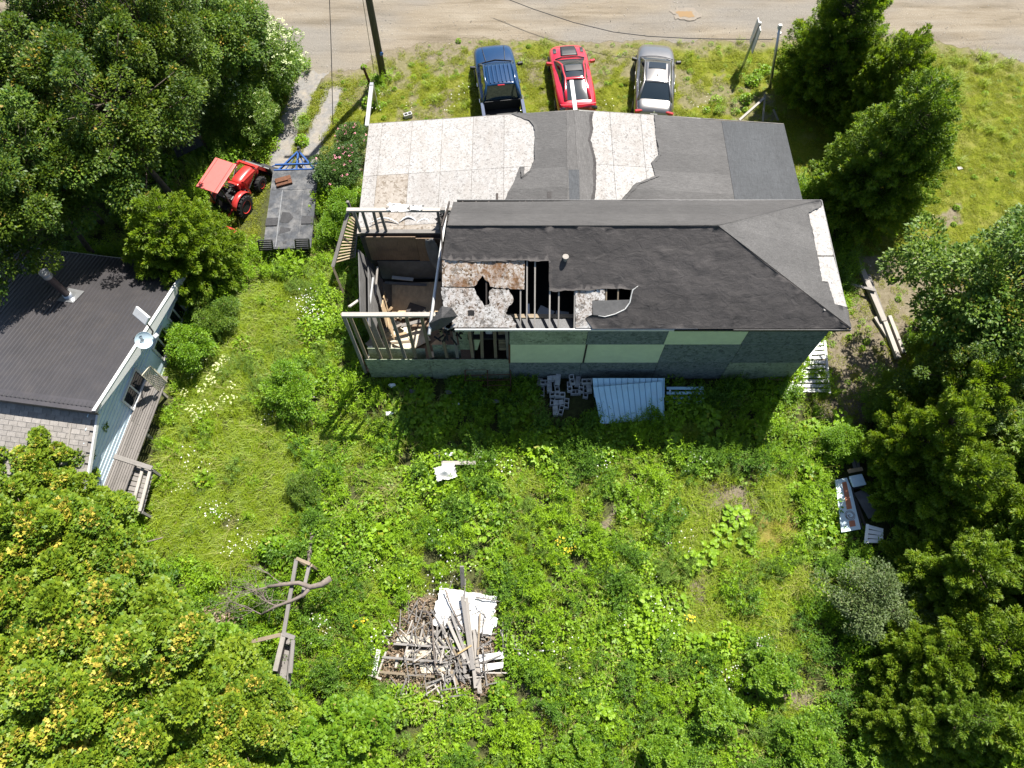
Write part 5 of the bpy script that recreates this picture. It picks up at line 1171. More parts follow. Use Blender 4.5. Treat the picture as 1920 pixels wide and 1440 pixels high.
# ---------------------------------------------------------------- leaves, trees, shrubs
def unit(a): return a / np.maximum(np.linalg.norm(a, axis=-1, keepdims=True), 1e-9)
def leaves(rg, P, D, N, L, W, lobes=1, col=None, spread=.9):
    """P base points, D leaf direction, N face normal; every leaf a folded blade (or a few lobes)"""
    D = unit(D); S = unit(np.cross(N, D)); N = unit(np.cross(D, S))
    n = len(P); L = np.asarray(L).reshape(-1, 1) * np.ones((n, 1)); W = np.asarray(W).reshape(-1, 1) * np.ones((n, 1))
    Vs, Cs = [], []
    angs = [0.0] if lobes == 1 else [0.0, spread, -spread] if lobes == 3 else [0, .75, -.75, 1.6, -1.6]
    for k, a in enumerate(angs):
        d = D * math.cos(a) + S * math.sin(a); s_ = S * math.cos(a) - D * math.sin(a)
        l = L * (1.0 if k == 0 else .82 if k < 3 else .6)
        dr = -N * l * .12
        q = np.stack([P, P + d * l * .5 - s_ * W / 2 + N * l * .05, P + d * l + dr, P + d * l * .5 + s_ * W / 2 + N * l * .05], 1)
        Vs.append(q)
    V = np.concatenate(Vs, 0).reshape(-1, 3)
    C = np.repeat(np.concatenate([col] * len(angs), 0), 4, 0)
    return V, C
def leaf_mesh(name, parts, mat):
    V = np.concatenate([p[0] for p in parts], 0); C = np.concatenate([p[1] for p in parts], 0)
    me = bpy.data.meshes.new(name); np_mesh(me, V, np.arange(len(V)).reshape(-1, 4))
    a = me.attributes.new('col', 'FLOAT_COLOR', 'POINT')
    a.data.foreach_set('color', np.concatenate([C, np.ones((len(C), 1))], 1).astype(np.float32).ravel())
    me.materials.append(mat); return me
def lcol(rg, n, base=.5, var=.25, tip=None):
    c = np.zeros((n, 3)); c[:, 0] = np.clip(base + rg.normal(0, var, n), 0, 1)
    if tip is not None: c[:, 1] = tip
    return c
def sph(rg, n, up=0.0):
    d = unit(rg.normal(size=(n, 3))); d[:, 2] += up; return unit(d)

LM = {}
LM['maple'] = leafmat('maple_leaf', (.05, .105, .008), (.215, .26, .014), (.60, .46, .08), g=1.45)
LM['forest'] = leafmat('broadleaf', (.022, .055, .009), (.14, .185, .009), (.42, .30, .07), g=1.4)
LM['forest2'] = leafmat('fresh_broadleaf', (.034, .08, .011), (.16, .215, .018), (.42, .28, .06), g=1.45)
LM['cedar'] = leafmat('cedar_frond', (.026, .055, .006), (.135, .195, .012), (.26, .28, .02), trans=.52, g=2.3)
LM['cedar_l'] = leafmat('light_cedar_frond', (.05, .085, .006), (.165, .25, .014), (.27, .31, .03), trans=.5, g=1.7)
LM['weed'] = leafmat('weed_leaf', (.055, .13, .006), (.205, .32, .012), (.30, .28, .02), g=1.3)
LM['weed2'] = leafmat('pale_weed_leaf', (.06, .13, .02), (.185, .275, .045), (.3, .3, .08))
LM['grass'] = leafmat('grass_blade', (.085, .145, .006), (.24, .30, .014), (.36, .31, .13), trans=.3)
LM['lawn'] = leafmat('lawn_blade', (.09, .125, .003), (.25, .27, .008), (.34, .30, .08), trans=.3)
LM['sapling'] = leafmat('sapling_leaf', (.06, .135, .007), (.21, .31, .016), (.55, .36, .16), g=1.3)
LM['nettle'] = leafmat('dark_weed_leaf', (.030, .085, .010), (.12, .215, .02), (.3, .3, .05))
LM['ivy'] = leafmat('round_leaf', (.06, .13, .006), (.20, .30, .014), (.3, .3, .05))
LM['rose'] = leafmat('rose_leaf', (.028, .07, .012), (.10, .165, .025), (.30, .25, .05))
LM['shrub'] = leafmat('shrub_leaf', (.04, .09, .010), (.16, .225, .018), (.30, .28, .06), g=1.35)
LM['grey'] = leafmat('grey_green_leaf', (.045, .075, .022), (.15, .195, .062), (.35, .33, .15), g=1.2)
LM['flower'] = leafmat('cream_blossom', (.36, .42, .20), (.56, .58, .36), (.7, .65, .3), trans=.2)
LM['white_fl'] = leafmat('white_blossom', (.70, .70, .68), (.85, .84, .84), (.75, .6, .66), trans=.2)
LM['pink_fl'] = leafmat('pink_blossom', (.60, .20, .28), (.72, .32, .40), (.75, .6, .62), trans=.2)
LM['yellow_fl'] = leafmat('yellow_blossom', (.65, .45, .01), (.72, .55, .02), (.7, .5, .1), trans=.2)
LM['dead'] = leafmat('dead_leaf', (.11, .075, .045), (.26, .19, .13), (.5, .4, .3), trans=.15)

def broad_crown(name, seed, R, H, ncl, per, ls, lw, mat, lobes=1, tipp=.0, clump=.27, flat=.8, low=-.35, out=.0):
    """crown of leaf clumps spread over a broad, uneven dome of radius R and height H, its base at z = 0"""
    rg = np.random.default_rng(seed)
    d = sph(rg, ncl * 3); d = d[d[:, 2] > low][:ncl]; ncl = len(d)
    az = np.arctan2(d[:, 1], d[:, 0])
    rad = rg.uniform(.5, 1.08, ncl) * (1 + .20 * np.sin(az * 3 + seed) + .14 * np.sin(az * 5 + 2 * seed))
    C = d * rad[:, None] * np.array([R, R, H * .5]) + np.array([0, 0, H * .5])
    parts = []
    for i in range(ncl):
        cr = R * clump * rg.uniform(.5, 1.5); n = int(per * (cr / (R * clump)) ** 2)
        o = sph(rg, n, .35) * np.array([1, 1, flat]); rr = cr * rg.uniform(.45, 1.08, n) ** .6
        outd = unit(C[i] - np.array([0, 0, H * .35]))
        P = C[i] + o * rr[:, None]
        Dl = unit(o + outd * .5 + rg.normal(0, .5, (n, 3)) + np.array([0, 0, -.2])); N = unit(np.array([.12, .2, 1.1]) + outd * .2 + rg.normal(0, .34, (n, 3)))
        tone = rg.uniform(.25, .7)
        tp = np.zeros(n)
        if tipp and rg.random() < .5: tp = (rg.random(n) < tipp * 2.2) * (o[:, 2] > .55) * rg.uniform(.25, .9, n)
        l = ls * rg.uniform(.65, 1.25, n)
        parts.append(leaves(rg, P, Dl, N, l, l * lw, lobes, lcol(rg, n, tone, .26, tp)))
    return leaf_mesh(name, parts, mat), C
def trunk_mesh(name, C, H, r, base, mat, seed=0, share=1.0):
    rg = random.Random(seed); mb = MB(); top = base + H * .72
    ax = [Vector((.12 * math.sin(z * 1.3 + seed), .12 * math.cos(z * .9 + seed), z)) for z in np.linspace(-.1, top, 9)]
    mb.tube(ax, [r * (1 - .82 * i / 8) for i in range(9)], 8)
    for i, c in enumerate(C):
        if rg.random() > share: continue
        c = Vector(c) + Vector((0, 0, base)); t = min(.93, max(.25, (c.z - .35 * math.hypot(c.x, c.y)) / top)); k = t * 8; a = ax[int(k)].lerp(ax[min(8, int(k) + 1)], k - int(k))
        m = a.lerp(c, .55) + Vector((0, 0, -.06 * (c - a).length)); mb.tube([a, m, c], [r * .28, r * .17, .012], 5)
    return mb.mesh(name, mat, smooth=True)
def cedar_crown(name, seed, R, H, npl, mat, ll=.13, lw=.30, per=900, power=.62, tipp=.15, vary=.28, thick=.2):
    """thuja: many plumes reaching out and up from the stem, each clothed in flat fronds"""
    rg = np.random.default_rng(seed); parts = []; C = []
    t = 1 - np.sqrt(rg.random(npl)); t = np.clip(t, .02, .97); az = np.arange(npl) * 2.39996 + rg.normal(0, .25, npl)
    for i in range(npl):
        prof = (1 - t[i]) ** power * min(1.0, .72 + t[i] * 2.2)
        L = R * prof * rg.uniform(1 - vary, 1 + vary * .65) + .15; a = az[i]
        o = np.array([math.cos(a), math.sin(a), 0]); ax = unit(o + np.array([0, 0, .25 + .9 * t[i] + rg.normal(0, .12)]))
        st = np.array([0, 0, t[i] * H * .93]); tip = st + ax * L; C.append(tuple(st + ax * L * .7))
        n = int(per * (.30 + .7 * L / R) * rg.uniform(.8, 1.2)); f = .30 + .72 * rg.random(n) ** .75
        w = (thick + .5 * thick * L) * np.sin(np.clip((1.04 - f) / .74, 0, 1) * 1.9) ** .8
        q = sph(rg, n); q -= ax * (q @ ax)[:, None]; q = unit(q)
        P = st + ax * (f * L)[:, None] + q * (w * rg.uniform(.45, 1.0, n))[:, None]
        D = unit(ax * .8 + q * .75 + rg.normal(0, .3, (n, 3)) + np.array([0, 0, -.1])); N = unit(np.array([.15, .25, 1.0]) + q * .35 + rg.normal(0, .34, (n, 3)))
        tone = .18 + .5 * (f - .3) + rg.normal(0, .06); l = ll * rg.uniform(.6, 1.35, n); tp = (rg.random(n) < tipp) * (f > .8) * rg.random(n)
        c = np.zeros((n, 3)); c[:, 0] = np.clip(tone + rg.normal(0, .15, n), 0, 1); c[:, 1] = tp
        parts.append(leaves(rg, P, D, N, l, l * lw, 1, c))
    return leaf_mesh(name, parts, mat), C

KINDS = {}
def make_kind(key, crown, C, H, r, base, share=1.0):
    KINDS[key] = (crown, trunk_mesh('trunk', C, H, r, base, M['bark'], len(KINDS), share), base)
c_, C_ = broad_crown('crown', 11, 2.7, 5.0, 95, 400, .118, .62, LM['maple'], 3, .22, .19); make_kind('maple_a', c_, C_, 5.0, .11, 1.1)
c_, C_ = broad_crown('crown', 12, 2.3, 4.6, 80, 400, .118, .62, LM['maple'], 3, .15, .20); make_kind('maple_b', c_, C_, 4.6, .10, 1.0)
c_, C_ = broad_crown('crown', 23, 1.5, 2.6, 42, 230, .11, .62, LM['sapling'], 3, .06, .24, flat=.6); make_kind('sapling', c_, C_, 2.6, .04, .3)
c_, C_ = broad_crown('crown', 31, 2.6, 6.2, 110, 330, .13, .58, LM['forest'], 1, .10, .19); make_kind('forest_a', c_, C_, 6.2, .16, 1.8)
c_, C_ = broad_crown('crown', 34, 2.3, 6.8, 105, 330, .13, .58, LM['forest'], 1, .07, .2); make_kind('forest_b', c_, C_, 6.8, .15, 1.8)
c_, C_ = broad_crown('crown', 37, 2.4, 5.4, 95, 340, .13, .6, LM['forest2'], 1, .10, .21); make_kind('forest_c', c_, C_, 5.4, .13, 1.3)
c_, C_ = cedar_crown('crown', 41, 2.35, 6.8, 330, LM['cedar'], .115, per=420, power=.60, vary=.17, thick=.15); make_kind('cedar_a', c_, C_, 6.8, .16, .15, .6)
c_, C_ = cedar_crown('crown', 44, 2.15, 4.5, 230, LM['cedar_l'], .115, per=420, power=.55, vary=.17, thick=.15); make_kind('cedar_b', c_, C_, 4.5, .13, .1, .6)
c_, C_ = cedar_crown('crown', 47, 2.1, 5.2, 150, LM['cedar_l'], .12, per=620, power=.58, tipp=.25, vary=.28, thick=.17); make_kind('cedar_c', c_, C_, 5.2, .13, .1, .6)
c_, C_ = broad_crown('crown', 51, 1.2, 1.7, 46, 230, .085, .6, LM['shrub'], 1, .04, .30, low=-.1); make_kind('shrub_a', c_, C_, 1.7, .03, .1)
c_, C_ = broad_crown('crown', 53, 1.2, 1.9, 44, 200, .105, .5, LM['weed'], 1, .02, .32, low=-.1); make_kind('shrub_b', c_, C_, 1.9, .03, .05)
c_, C_ = broad_crown('crown', 57, 1.25, 2.0, 60, 150, .075, .6, LM['grey'], 1, .03, .24, low=-.1); make_kind('shrub_grey', c_, C_, 2.1, .03, .2)
c_, C_ = broad_crown('crown', 59, 1.1, 1.6, 46, 240, .07, .62, LM['rose'], 1, .05, .28, low=-.1); make_kind('rose', c_, C_, 1.6, .025, .1); ROSE_C = C_
c_, C_ = broad_crown('crown', 61, 1.4, 2.3, 54, 260, .085, .55, LM['shrub'], 1, .04, .27, low=-.1); make_kind('elder', c_, C_, 2.3, .035, .15); ELDER_C = C_
used = set()
def tree(name, label, cat, key, loc, s_=1.0, rz_=0.0, group=None, sz=None, extra=None, lean=None):
    t = thing(name, label, cat, loc, rz_, group)
    cm, tm, base = KINDS[key]
    for nm, me, z in (('trunk', tm, 0), ('crown', cm, base)):
        o = bpy.data.objects.new(nm, me); link(o); o.parent = t; zz = sz or s_
        o.location = (0, 0, z * zz); o.scale = (s_, s_, zz)
        if nm == 'crown' and extra: extra(o, t, zz)
    if lean: t.rotation_euler = (lean[0], lean[1], rz_)
    return t
def blossoms(C, mat, seed, n_each, r, size, nm='blossom', lift=.2):
    rg = np.random.default_rng(seed); parts = []
    for c in C:
        if c[2] < .5: continue
        n = int(rg.poisson(n_each))
        for _ in range(n):
            o = sph(rg, 1, .9)[0]; p = np.array(c) + o * r * rg.uniform(.8, 1.15)
            k = 9; dd = sph(rg, k, .0); dd[:, 2] *= .25
            parts.append(leaves(rg, p + dd * size * .6 + np.array([0, 0, lift * .1]), dd, np.array([0, 0, 1.]) + rg.normal(0, .3, (k, 3)), np.full(k, size), np.full(k, size * .9), 1, lcol(rg, k, .6, .25)))
    me = leaf_mesh(nm, parts, mat)
    def f(o, t, zz):
        b_ = bpy.data.objects.new(nm, me); link(b_); b_.parent = t; b_.location = o.location; b_.scale = o.scale; b_['kind'] = 'stuff'
    return f
T = []
def put(key, u, v, z, s_, rz_, label, name=None, cat='tree', group=None, sz=None, extra=None, base=True):
    """stand a plant so that the point z above its foot shows at the place (u, v) of the photograph"""
    p = at(u, v, z); return tree(name or 'broadleaf_tree', label, cat, key, (p.x, p.y, 0), s_, rz_, group, sz, extra)
G1 = 'trees of the wood at the upper left'
put('forest_a', 70, 110, 5.5, 1.05, .3, 'dark broadleaf tree at the upper left corner of the wood', group=G1)
put('forest_b', 190, 60, 6.0, .95, 1.9, 'tall dark tree in the wood, second along the road edge from the upper left corner', group=G1)
put('forest_b', 262, 55, 6.5, .75, 3.0, 'narrow pointed dark tree in the wood nearest the road', group=G1, sz=1.02)
put('forest_c', 365, 12, 5.0, .85, 4.1, 'bright leafed tree reaching over the edge of the gravel road', group=G1)
put('forest_a', 215, 215, 5.2, 1.0, 2.2, 'broad dark tree in the middle of the wood behind the propped dark panel', group=G1)
put('forest_c', 60, 270, 5.0, 1.05, 5.1, 'leafy tree at the left edge, up the wood from the cottage chimney', group=G1)
put('forest_b', 62, 345, 4.6, .85, .8, 'dark tree of the wood overhanging the metal roof by the stovepipe', group=G1)
put('forest_a', 245, 120, 4.5, .72, 3.7, 'dark tree of the wood between the propped panel and the flowering elder', group=G1)
put('forest_b', 10, 420, 4.5, .9, 2.7, 'dark tree of the wood cut by the left edge above the metal roof', group=G1)
put('forest_c', 165, 265, 3.8, .62, 1.2, 'smaller leafy tree of the wood left of the light green cedar', group=G1)
put('forest_a', -60, 180, 5.5, 1.0, 1.0, 'dark tree of the wood mostly outside the left edge', group=G1)
put('cedar_b', 372, 512, 0.2, 1.08, .5, 'light green cone shaped cedar between the tractor and the cottage', 'cedar_tree', sz=1.05)
G2 = 'cedars on the right'
put('cedar_a', 1522, 180, 0.2, 1.0, 0, 'tall dark cedar at the road, rising over the service mast', 'cedar_tree', group=G2, sz=1.1)
put('cedar_a', 1605, 392, 0.2, 1.10, 2.2, 'dense cedar beside the hipped end of the derelict house', 'cedar_tree', group=G2, sz=1.15)
put('cedar_b', 1612, 250, 0.2, .95, 4.4, 'smaller cedar crown wedged between the two tall cedars', 'cedar_tree', group=G2, sz=1.25)
put('forest_c', 1850, 560, 4.0, 1.02, 2.0, 'broad maple at the right edge beside the bare patch of lawn')
put('forest_a', 1800, 720, 2.6, .62, .4, 'small dark tree over the ends of the timber baulks')
for k, (u, v, s_, sz, r_, lb) in enumerate([(1722, 800, 1.0, 1.05, .2, 'uppermost cedar of the right hand thicket, beside the maple'), (1870, 900, 1.15, 1.0, 1.5, 'cedar of the thicket with bright tips at the right edge'), (1715, 935, .90, 1.0, 2.9, 'cedar of the thicket shading the dumped door'),
                                             (1855, 1090, 1.15, 1.0, 4.0, 'cedar of the thicket at the right edge below the dumped door'), (1775, 1230, 1.0, .9, 5.2, 'cedar of the thicket behind the grey leaved shrub'), (1895, 1290, 1.1, .9, .9, 'lowest cedar of the thicket in the lower right corner')]):
    put('cedar_c' if k % 2 == 0 else 'cedar_a', u, v, .3, s_, r_, lb, 'cedar_tree', group='cedars of the right hand thicket', sz=sz * (1 if k % 2 == 0 else .72))
for u, v, s_, sz, r_, lb in [(1672, 868, .80, 1.15, 1.0, 'slim cedar standing right above the white tub and dumped door'), (1800, 690, .8, .85, 3.3, 'small cedar between the maple and the uppermost cedar'), (1830, 1010, .95, 1.0, .4, 'cedar in the middle of the thicket, right of the slatted crate'), (1745, 1090, .9, .85, 1.8, 'low cedar just right of the grey leaved shrubs'), (1700, 1250, .8, .7, 4.6, 'low cedar at the foot of the thicket under the grey shrubs'), (1800, 1370, 1.0, .8, 2.4, 'cedar at the bottom edge of the thicket'), (1915, 1180, 1.0, 1.0, 3.6, 'cedar cut by the right edge in the lower thicket'), (1660, 1360, .6, .6, .9, 'smallest cedar bush at the bottom left of the thicket'), (1905, 760, .9, .9, 5.5, 'cedar cut by the right edge under the maple')]:
    put('cedar_c', u, v, .3, s_, r_, lb, 'cedar_tree', group='cedars of the right hand thicket', sz=sz)
put('cedar_a', 1720, 1340, .2, .7, 3.3, 'dark low cedar in the lower right thicket', 'cedar_tree', group='cedars of the right hand thicket', sz=.6)
put('shrub_grey', 1622, 1120, 1.0, .95, .3, 'grey green small leaved shrub at the edge of the thicket', 'shrub', 'shrub')
put('shrub_grey', 1700, 1170, 1.3, .8, 2.3, 'second grey green shrub, deeper in the thicket', 'shrub', 'shrub')
put('sapling', 1880, 1410, 2.0, 1.1, .7, 'maple sapling in the lower right corner', 'maple_sapling')
G3 = 'maples at the lower left'
for k, (key, u, v, z, s_, r_, lb) in enumerate([
    ('maple_b', 55, 855, 3.6, .62, .2, 'maple reaching over the grey shingles of the lean-to'), ('maple_b', 55, 955, 3.4, .60, 2.2, 'maple between the lean-to and the stair landing'), ('maple_a', 50, 1030, 4.0, .80, 1.1, 'maple at the left edge below the lean-to'),
    ('maple_a', 150, 1100, 3.6, .66, 4.0, 'maple with orange shoots below the stair landing'), ('maple_b', 60, 1210, 4.0, .85, 3.0, 'maple at the left edge above the lower left corner'), ('maple_a', 215, 1235, 3.6, .80, 5.3, 'maple with many orange shoots left of the fallen branch'),
    ('maple_a', 110, 1370, 4.0, .85, .6, 'maple in the lower left corner'), ('maple_b', 300, 1375, 3.4, .80, 2.6, 'maple at the bottom edge, second from the left corner'), ('maple_a', 425, 1370, 2.8, .58, 1.7, 'maple at the bottom edge below the rotten footbridge'),
    ('sapling', 575, 1425, 1.6, .8, 4.8, 'maple at the bottom edge right of the rotten footbridge'), ('sapling', 330, 1245, 2.0, 1.0, .9, 'yellow topped maple sapling between the big maples and the meadow'), ('sapling', 660, 1400, 1.8, .9, 3.6, 'maple sapling at the bottom edge left of the timber heap')]):
    put(key, u, v, z, s_, r_, lb, 'maple_tree' if key != 'sapling' else 'maple_sapling', group=G3)
for k, (u, v, r_, lb) in enumerate([(1345, 1330, .5, 'maple sapling with red shoots at the bottom, right of the centre'), (1250, 1415, 2.0, 'maple sapling at the bottom edge below the nettle patch'), (1520, 1400, 3.2, 'maple sapling at the bottom edge below the white flowers'), (1640, 1420, 1.0, 'maple sapling at the bottom edge nearest the thicket'), (1450, 1270, 2.6, 'maple sapling among the white flowers right of the centre'), (1090, 1420, 4.4, 'small maple sapling at the bottom edge right of the timber heap')]):
    put('sapling', u, v, 1.0, .48, r_, lb, 'maple_sapling', group='saplings along the bottom edge')
# shrubs
put('elder', 512, 118, 1.5, 1.15, .3, 'flowering elder with cream blossom at the corner of road and drive', 'flowering_shrub', 'shrub', extra=blossoms(ELDER_C, LM['flower'], 3, 5.0, .45, .055))
put('elder', 425, 165, 1.6, 1.05, 2.2, 'flowering elder behind the tractor with scattered cream blossom', 'flowering_shrub', 'shrub', extra=blossoms(ELDER_C, LM['flower'], 5, 2.2, .45, .05))
put('elder', 470, 215, 1.2, .8, 4.2, 'low green elder along the left side of the drive', 'flowering_shrub', 'shrub', extra=blossoms(ELDER_C, LM['flower'], 8, .8, .45, .05))
put('shrub_a', 395, 235, .9, .8, 1.2, 'green shrub between the propped panel and the drive', 'shrub', 'shrub')
put('rose', 655, 262, 1.1, .85, .2, 'pink flowering rose bush against the bare strand board roof', 'rose_bush', 'shrub', extra=blossoms(ROSE_C, LM['pink_fl'], 9, 1.0, .35, .045))
put('rose', 632, 318, 1.1, .95, 3.0, 'dark green rose bush with few pink flowers beside the trailer deck', 'rose_bush', 'shrub', extra=blossoms(ROSE_C, LM['pink_fl'], 12, .5, .35, .045))
put('shrub_b', 645, 385, .8, .65, .5, 'bright green leafy bush between trailer and balustrade', 'shrub', 'shrub')
put('shrub_b', 628, 425, .6, .55, 2.5, 'low bright bush at the foot of the balustrade', 'shrub', 'shrub')
put('shrub_b', 352, 645, 1.0, .72, .9, 'bright green bush against the cottage windows', 'shrub', 'shrub')
put('shrub_a', 400, 590, .8, .65, 2.0, 'dark green bush under the light cedar', 'shrub', 'shrub')
put('shrub_a', 565, 905, .9, .48, .6, 'small round dark bush alone in the meadow', 'shrub', 'shrub')
put('shrub_b', 545, 735, .8, .75, 3.9, 'leafy bush at the edge of the house shadow', 'shrub', 'shrub')
put('shrub_b', 1580, 830, .5, .55, 5.0, 'leafy bush by the path above the dumped door', 'shrub', 'shrub')
put('shrub_a', 1650, 760, .5, .75, 1.6, 'leafy bush at the foot of the maple by the path', 'shrub', 'shrub')

# ---------------------------------------------------------------- ground cover nobody could count
def proto_blades(seed, n, r, h, w, mat, bend=.5, tip=0.0):
    rg = np.random.default_rng(seed); a = rg.uniform(0, 6.283, n); q = r * np.sqrt(rg.random(n))
    P = np.stack([q * np.cos(a), q * np.sin(a), np.zeros(n)], 1)
    o = np.stack([np.cos(a2 := rg.uniform(0, 6.283, n)), np.sin(a2), np.zeros(n)], 1); hh = h * rg.uniform(.5, 1.2, n)
    D1 = unit(o * bend * .5 + np.array([0, 0, 1.])); mid = P + D1 * hh[:, None] * .55
    tipv = mid + unit(o * bend * 1.6 + np.array([0, 0, .6])) * hh[:, None] * .55
    S = np.stack([-o[:, 1], o[:, 0], o[:, 2]], 1) * w
    q1 = np.stack([P - S * .5, mid - S * .5, mid + S * .5, P + S * .5], 1); q2 = np.stack([mid - S * .5, tipv, tipv + S * .05, mid + S * .5], 1)
    V = np.concatenate([q1, q2], 0).reshape(-1, 3); tp = (rg.random(n) < tip) * rg.uniform(.4, 1, n)
    c = lcol(rg, n, .5, .25, tp); return leaf_mesh('grass_tuft', [(V, np.repeat(np.concatenate([c, c], 0), 4, 0))], mat)
def proto_forb(seed, stems, r, h, ll, lw, mat, per=16, droop=.1, lobes=1):
    """leafy weed: stems with leaves all the way up, a rosette seen from above"""
    rg = np.random.default_rng(seed); parts = []
    for s_ in range(stems):
        a = rg.uniform(0, 6.283); q = r * math.sqrt(rg.random()); b_ = np.array([q * math.cos(a), q * math.sin(a), 0]); hh = h * rg.uniform(.55, 1.15)
        ln = np.array([rg.normal(0, .16), rg.normal(0, .16), 1.0])
        t = np.linspace(.25, 1.0, per); P = b_ + ln * (t * hh)[:, None]
        an = np.arange(per) * 2.4 + rg.uniform(0, 6); o = np.stack([np.cos(an), np.sin(an), np.zeros(per)], 1)
        D = o * (1.15 - .75 * t[:, None]) + np.array([0, 0, 1.]) * (t[:, None] * .9 - droop); N = np.array([0, 0, 1.]) + o * .25 + rg.normal(0, .2, (per, 3))
        l = ll * (1.15 - .55 * t) * rg.uniform(.8, 1.2, per)
        parts.append(leaves(rg, P, D, N, l, l * lw, lobes, lcol(rg, per, .35 + .3 * rg.random(), .13) + np.stack([(t - .5) * .35, t * 0, t * 0], 1)))
    return leaf_mesh('weed_clump', [(p[0], np.clip(p[1], 0, 1)) for p in parts], mat)
def proto_mound(seed, n, r, h, ll, lw, mat, lobes=1, tip=0.0):
    rg = np.random.default_rng(seed); o = sph(rg, n, .4); rr = rg.uniform(.5, 1.05, n) ** .5
    P = o * rr[:, None] * np.array([r, r, h]); P[:, 2] = np.abs(P[:, 2]) + .03
    D = unit(o * np.array([1, 1, .3]) + rg.normal(0, .5, (n, 3))); N = np.array([0, 0, 1.]) + o * .45 + rg.normal(0, .33, (n, 3))
    l = ll * rg.uniform(.6, 1.25, n); tp = (rg.random(n) < tip) * rg.uniform(.3, 1, n)
    return leaf_mesh('leafy_mound', [leaves(rg, P, D, N, l, l * lw, lobes, lcol(rg, n, .5, .2, tp))], mat)
def proto_round(seed, n, r, h, ll, mat):
    rg = np.random.default_rng(seed); a = rg.uniform(0, 6.283, n); q = r * np.sqrt(rg.random(n)); P = np.stack([q * np.cos(a), q * np.sin(a), h * rg.uniform(.3, 1, n)], 1)
    D = np.stack([np.cos(a * 7), np.sin(a * 7), rg.normal(0, .15, n)], 1); N = np.array([0, 0, 1.]) + rg.normal(0, .28, (n, 3)); l = ll * rg.uniform(.6, 1.2, n)
    A = leaves(rg, P, D, N, l, l * 1.0, 1, lcol(rg, n, .5, .2)); B = leaves(rg, P + D * (l * .02)[:, None] + np.array([0, 0, .004]), unit(np.cross(N, D)) * .02 + D, N, l * .86, l * 1.15, 1, A[1][::4])
    return leaf_mesh('round_leaves', [A, B], mat)
def proto_big(seed, n, ll, mat, h=.35):
    rg = np.random.default_rng(seed); parts = []
    for i in range(n):
        a = 2.4 * i + rg.uniform(-.3, .3); o = np.array([math.cos(a), math.sin(a), 0]); l = ll * rg.uniform(.6, 1.1) * (1 - .4 * i / n)
        base = o * (.10 + .12 * (1 - i / n)) + np.array([0, 0, h * (.5 + .5 * i / n)])
        s_ = np.array([-o[1], o[0], 0]); k = 6; ts = np.linspace(0, 1, k)
        wv = l * .40 * np.array([.55, .95, 1.0, .85, .55, .05]); zz = l * (.22 * ts - .32 * ts ** 2)
        for j in range(k - 1):
            for sg in (-1, 1):
                c0 = base + o * l * ts[j] + np.array([0, 0, zz[j]]); c1 = base + o * l * ts[j + 1] + np.array([0, 0, zz[j + 1]])
                e0 = c0 + sg * s_ * wv[j] + np.array([0, 0, l * .08 + rg.normal(0, .012)]); e1 = c1 + sg * s_ * wv[j + 1] + np.array([0, 0, l * .08 + rg.normal(0, .012)])
                q = np.stack([c0, c1, e1, e0] if sg > 0 else [c0, e0, e1, c1]); parts.append((q, np.repeat(lcol(rg, 1, .45 + .2 * rg.random(), .1), 4, 0)))
    return leaf_mesh('large_leaves', parts, mat)
def proto_flower(seed, n, r, h, size, mat):
    rg = np.random.default_rng(seed); parts = []
    for i in range(n):
        a = rg.uniform(0, 6.283); q = r * math.sqrt(rg.random()); p = np.array([q * math.cos(a), q * math.sin(a), h * rg.uniform(.8, 1.1)]); k = 8
        dd = sph(rg, k); dd[:, 2] *= .2
        parts.append(leaves(rg, p + dd * size * .35, dd, np.array([0, 0, 1.]) + rg.normal(0, .25, (k, 3)), np.full(k, size), np.full(k, size * .8), 1, lcol(rg, k, .6, .2, (rg.random(k) < .15) * 1.0)))
    return leaf_mesh('flower_heads', parts, mat)
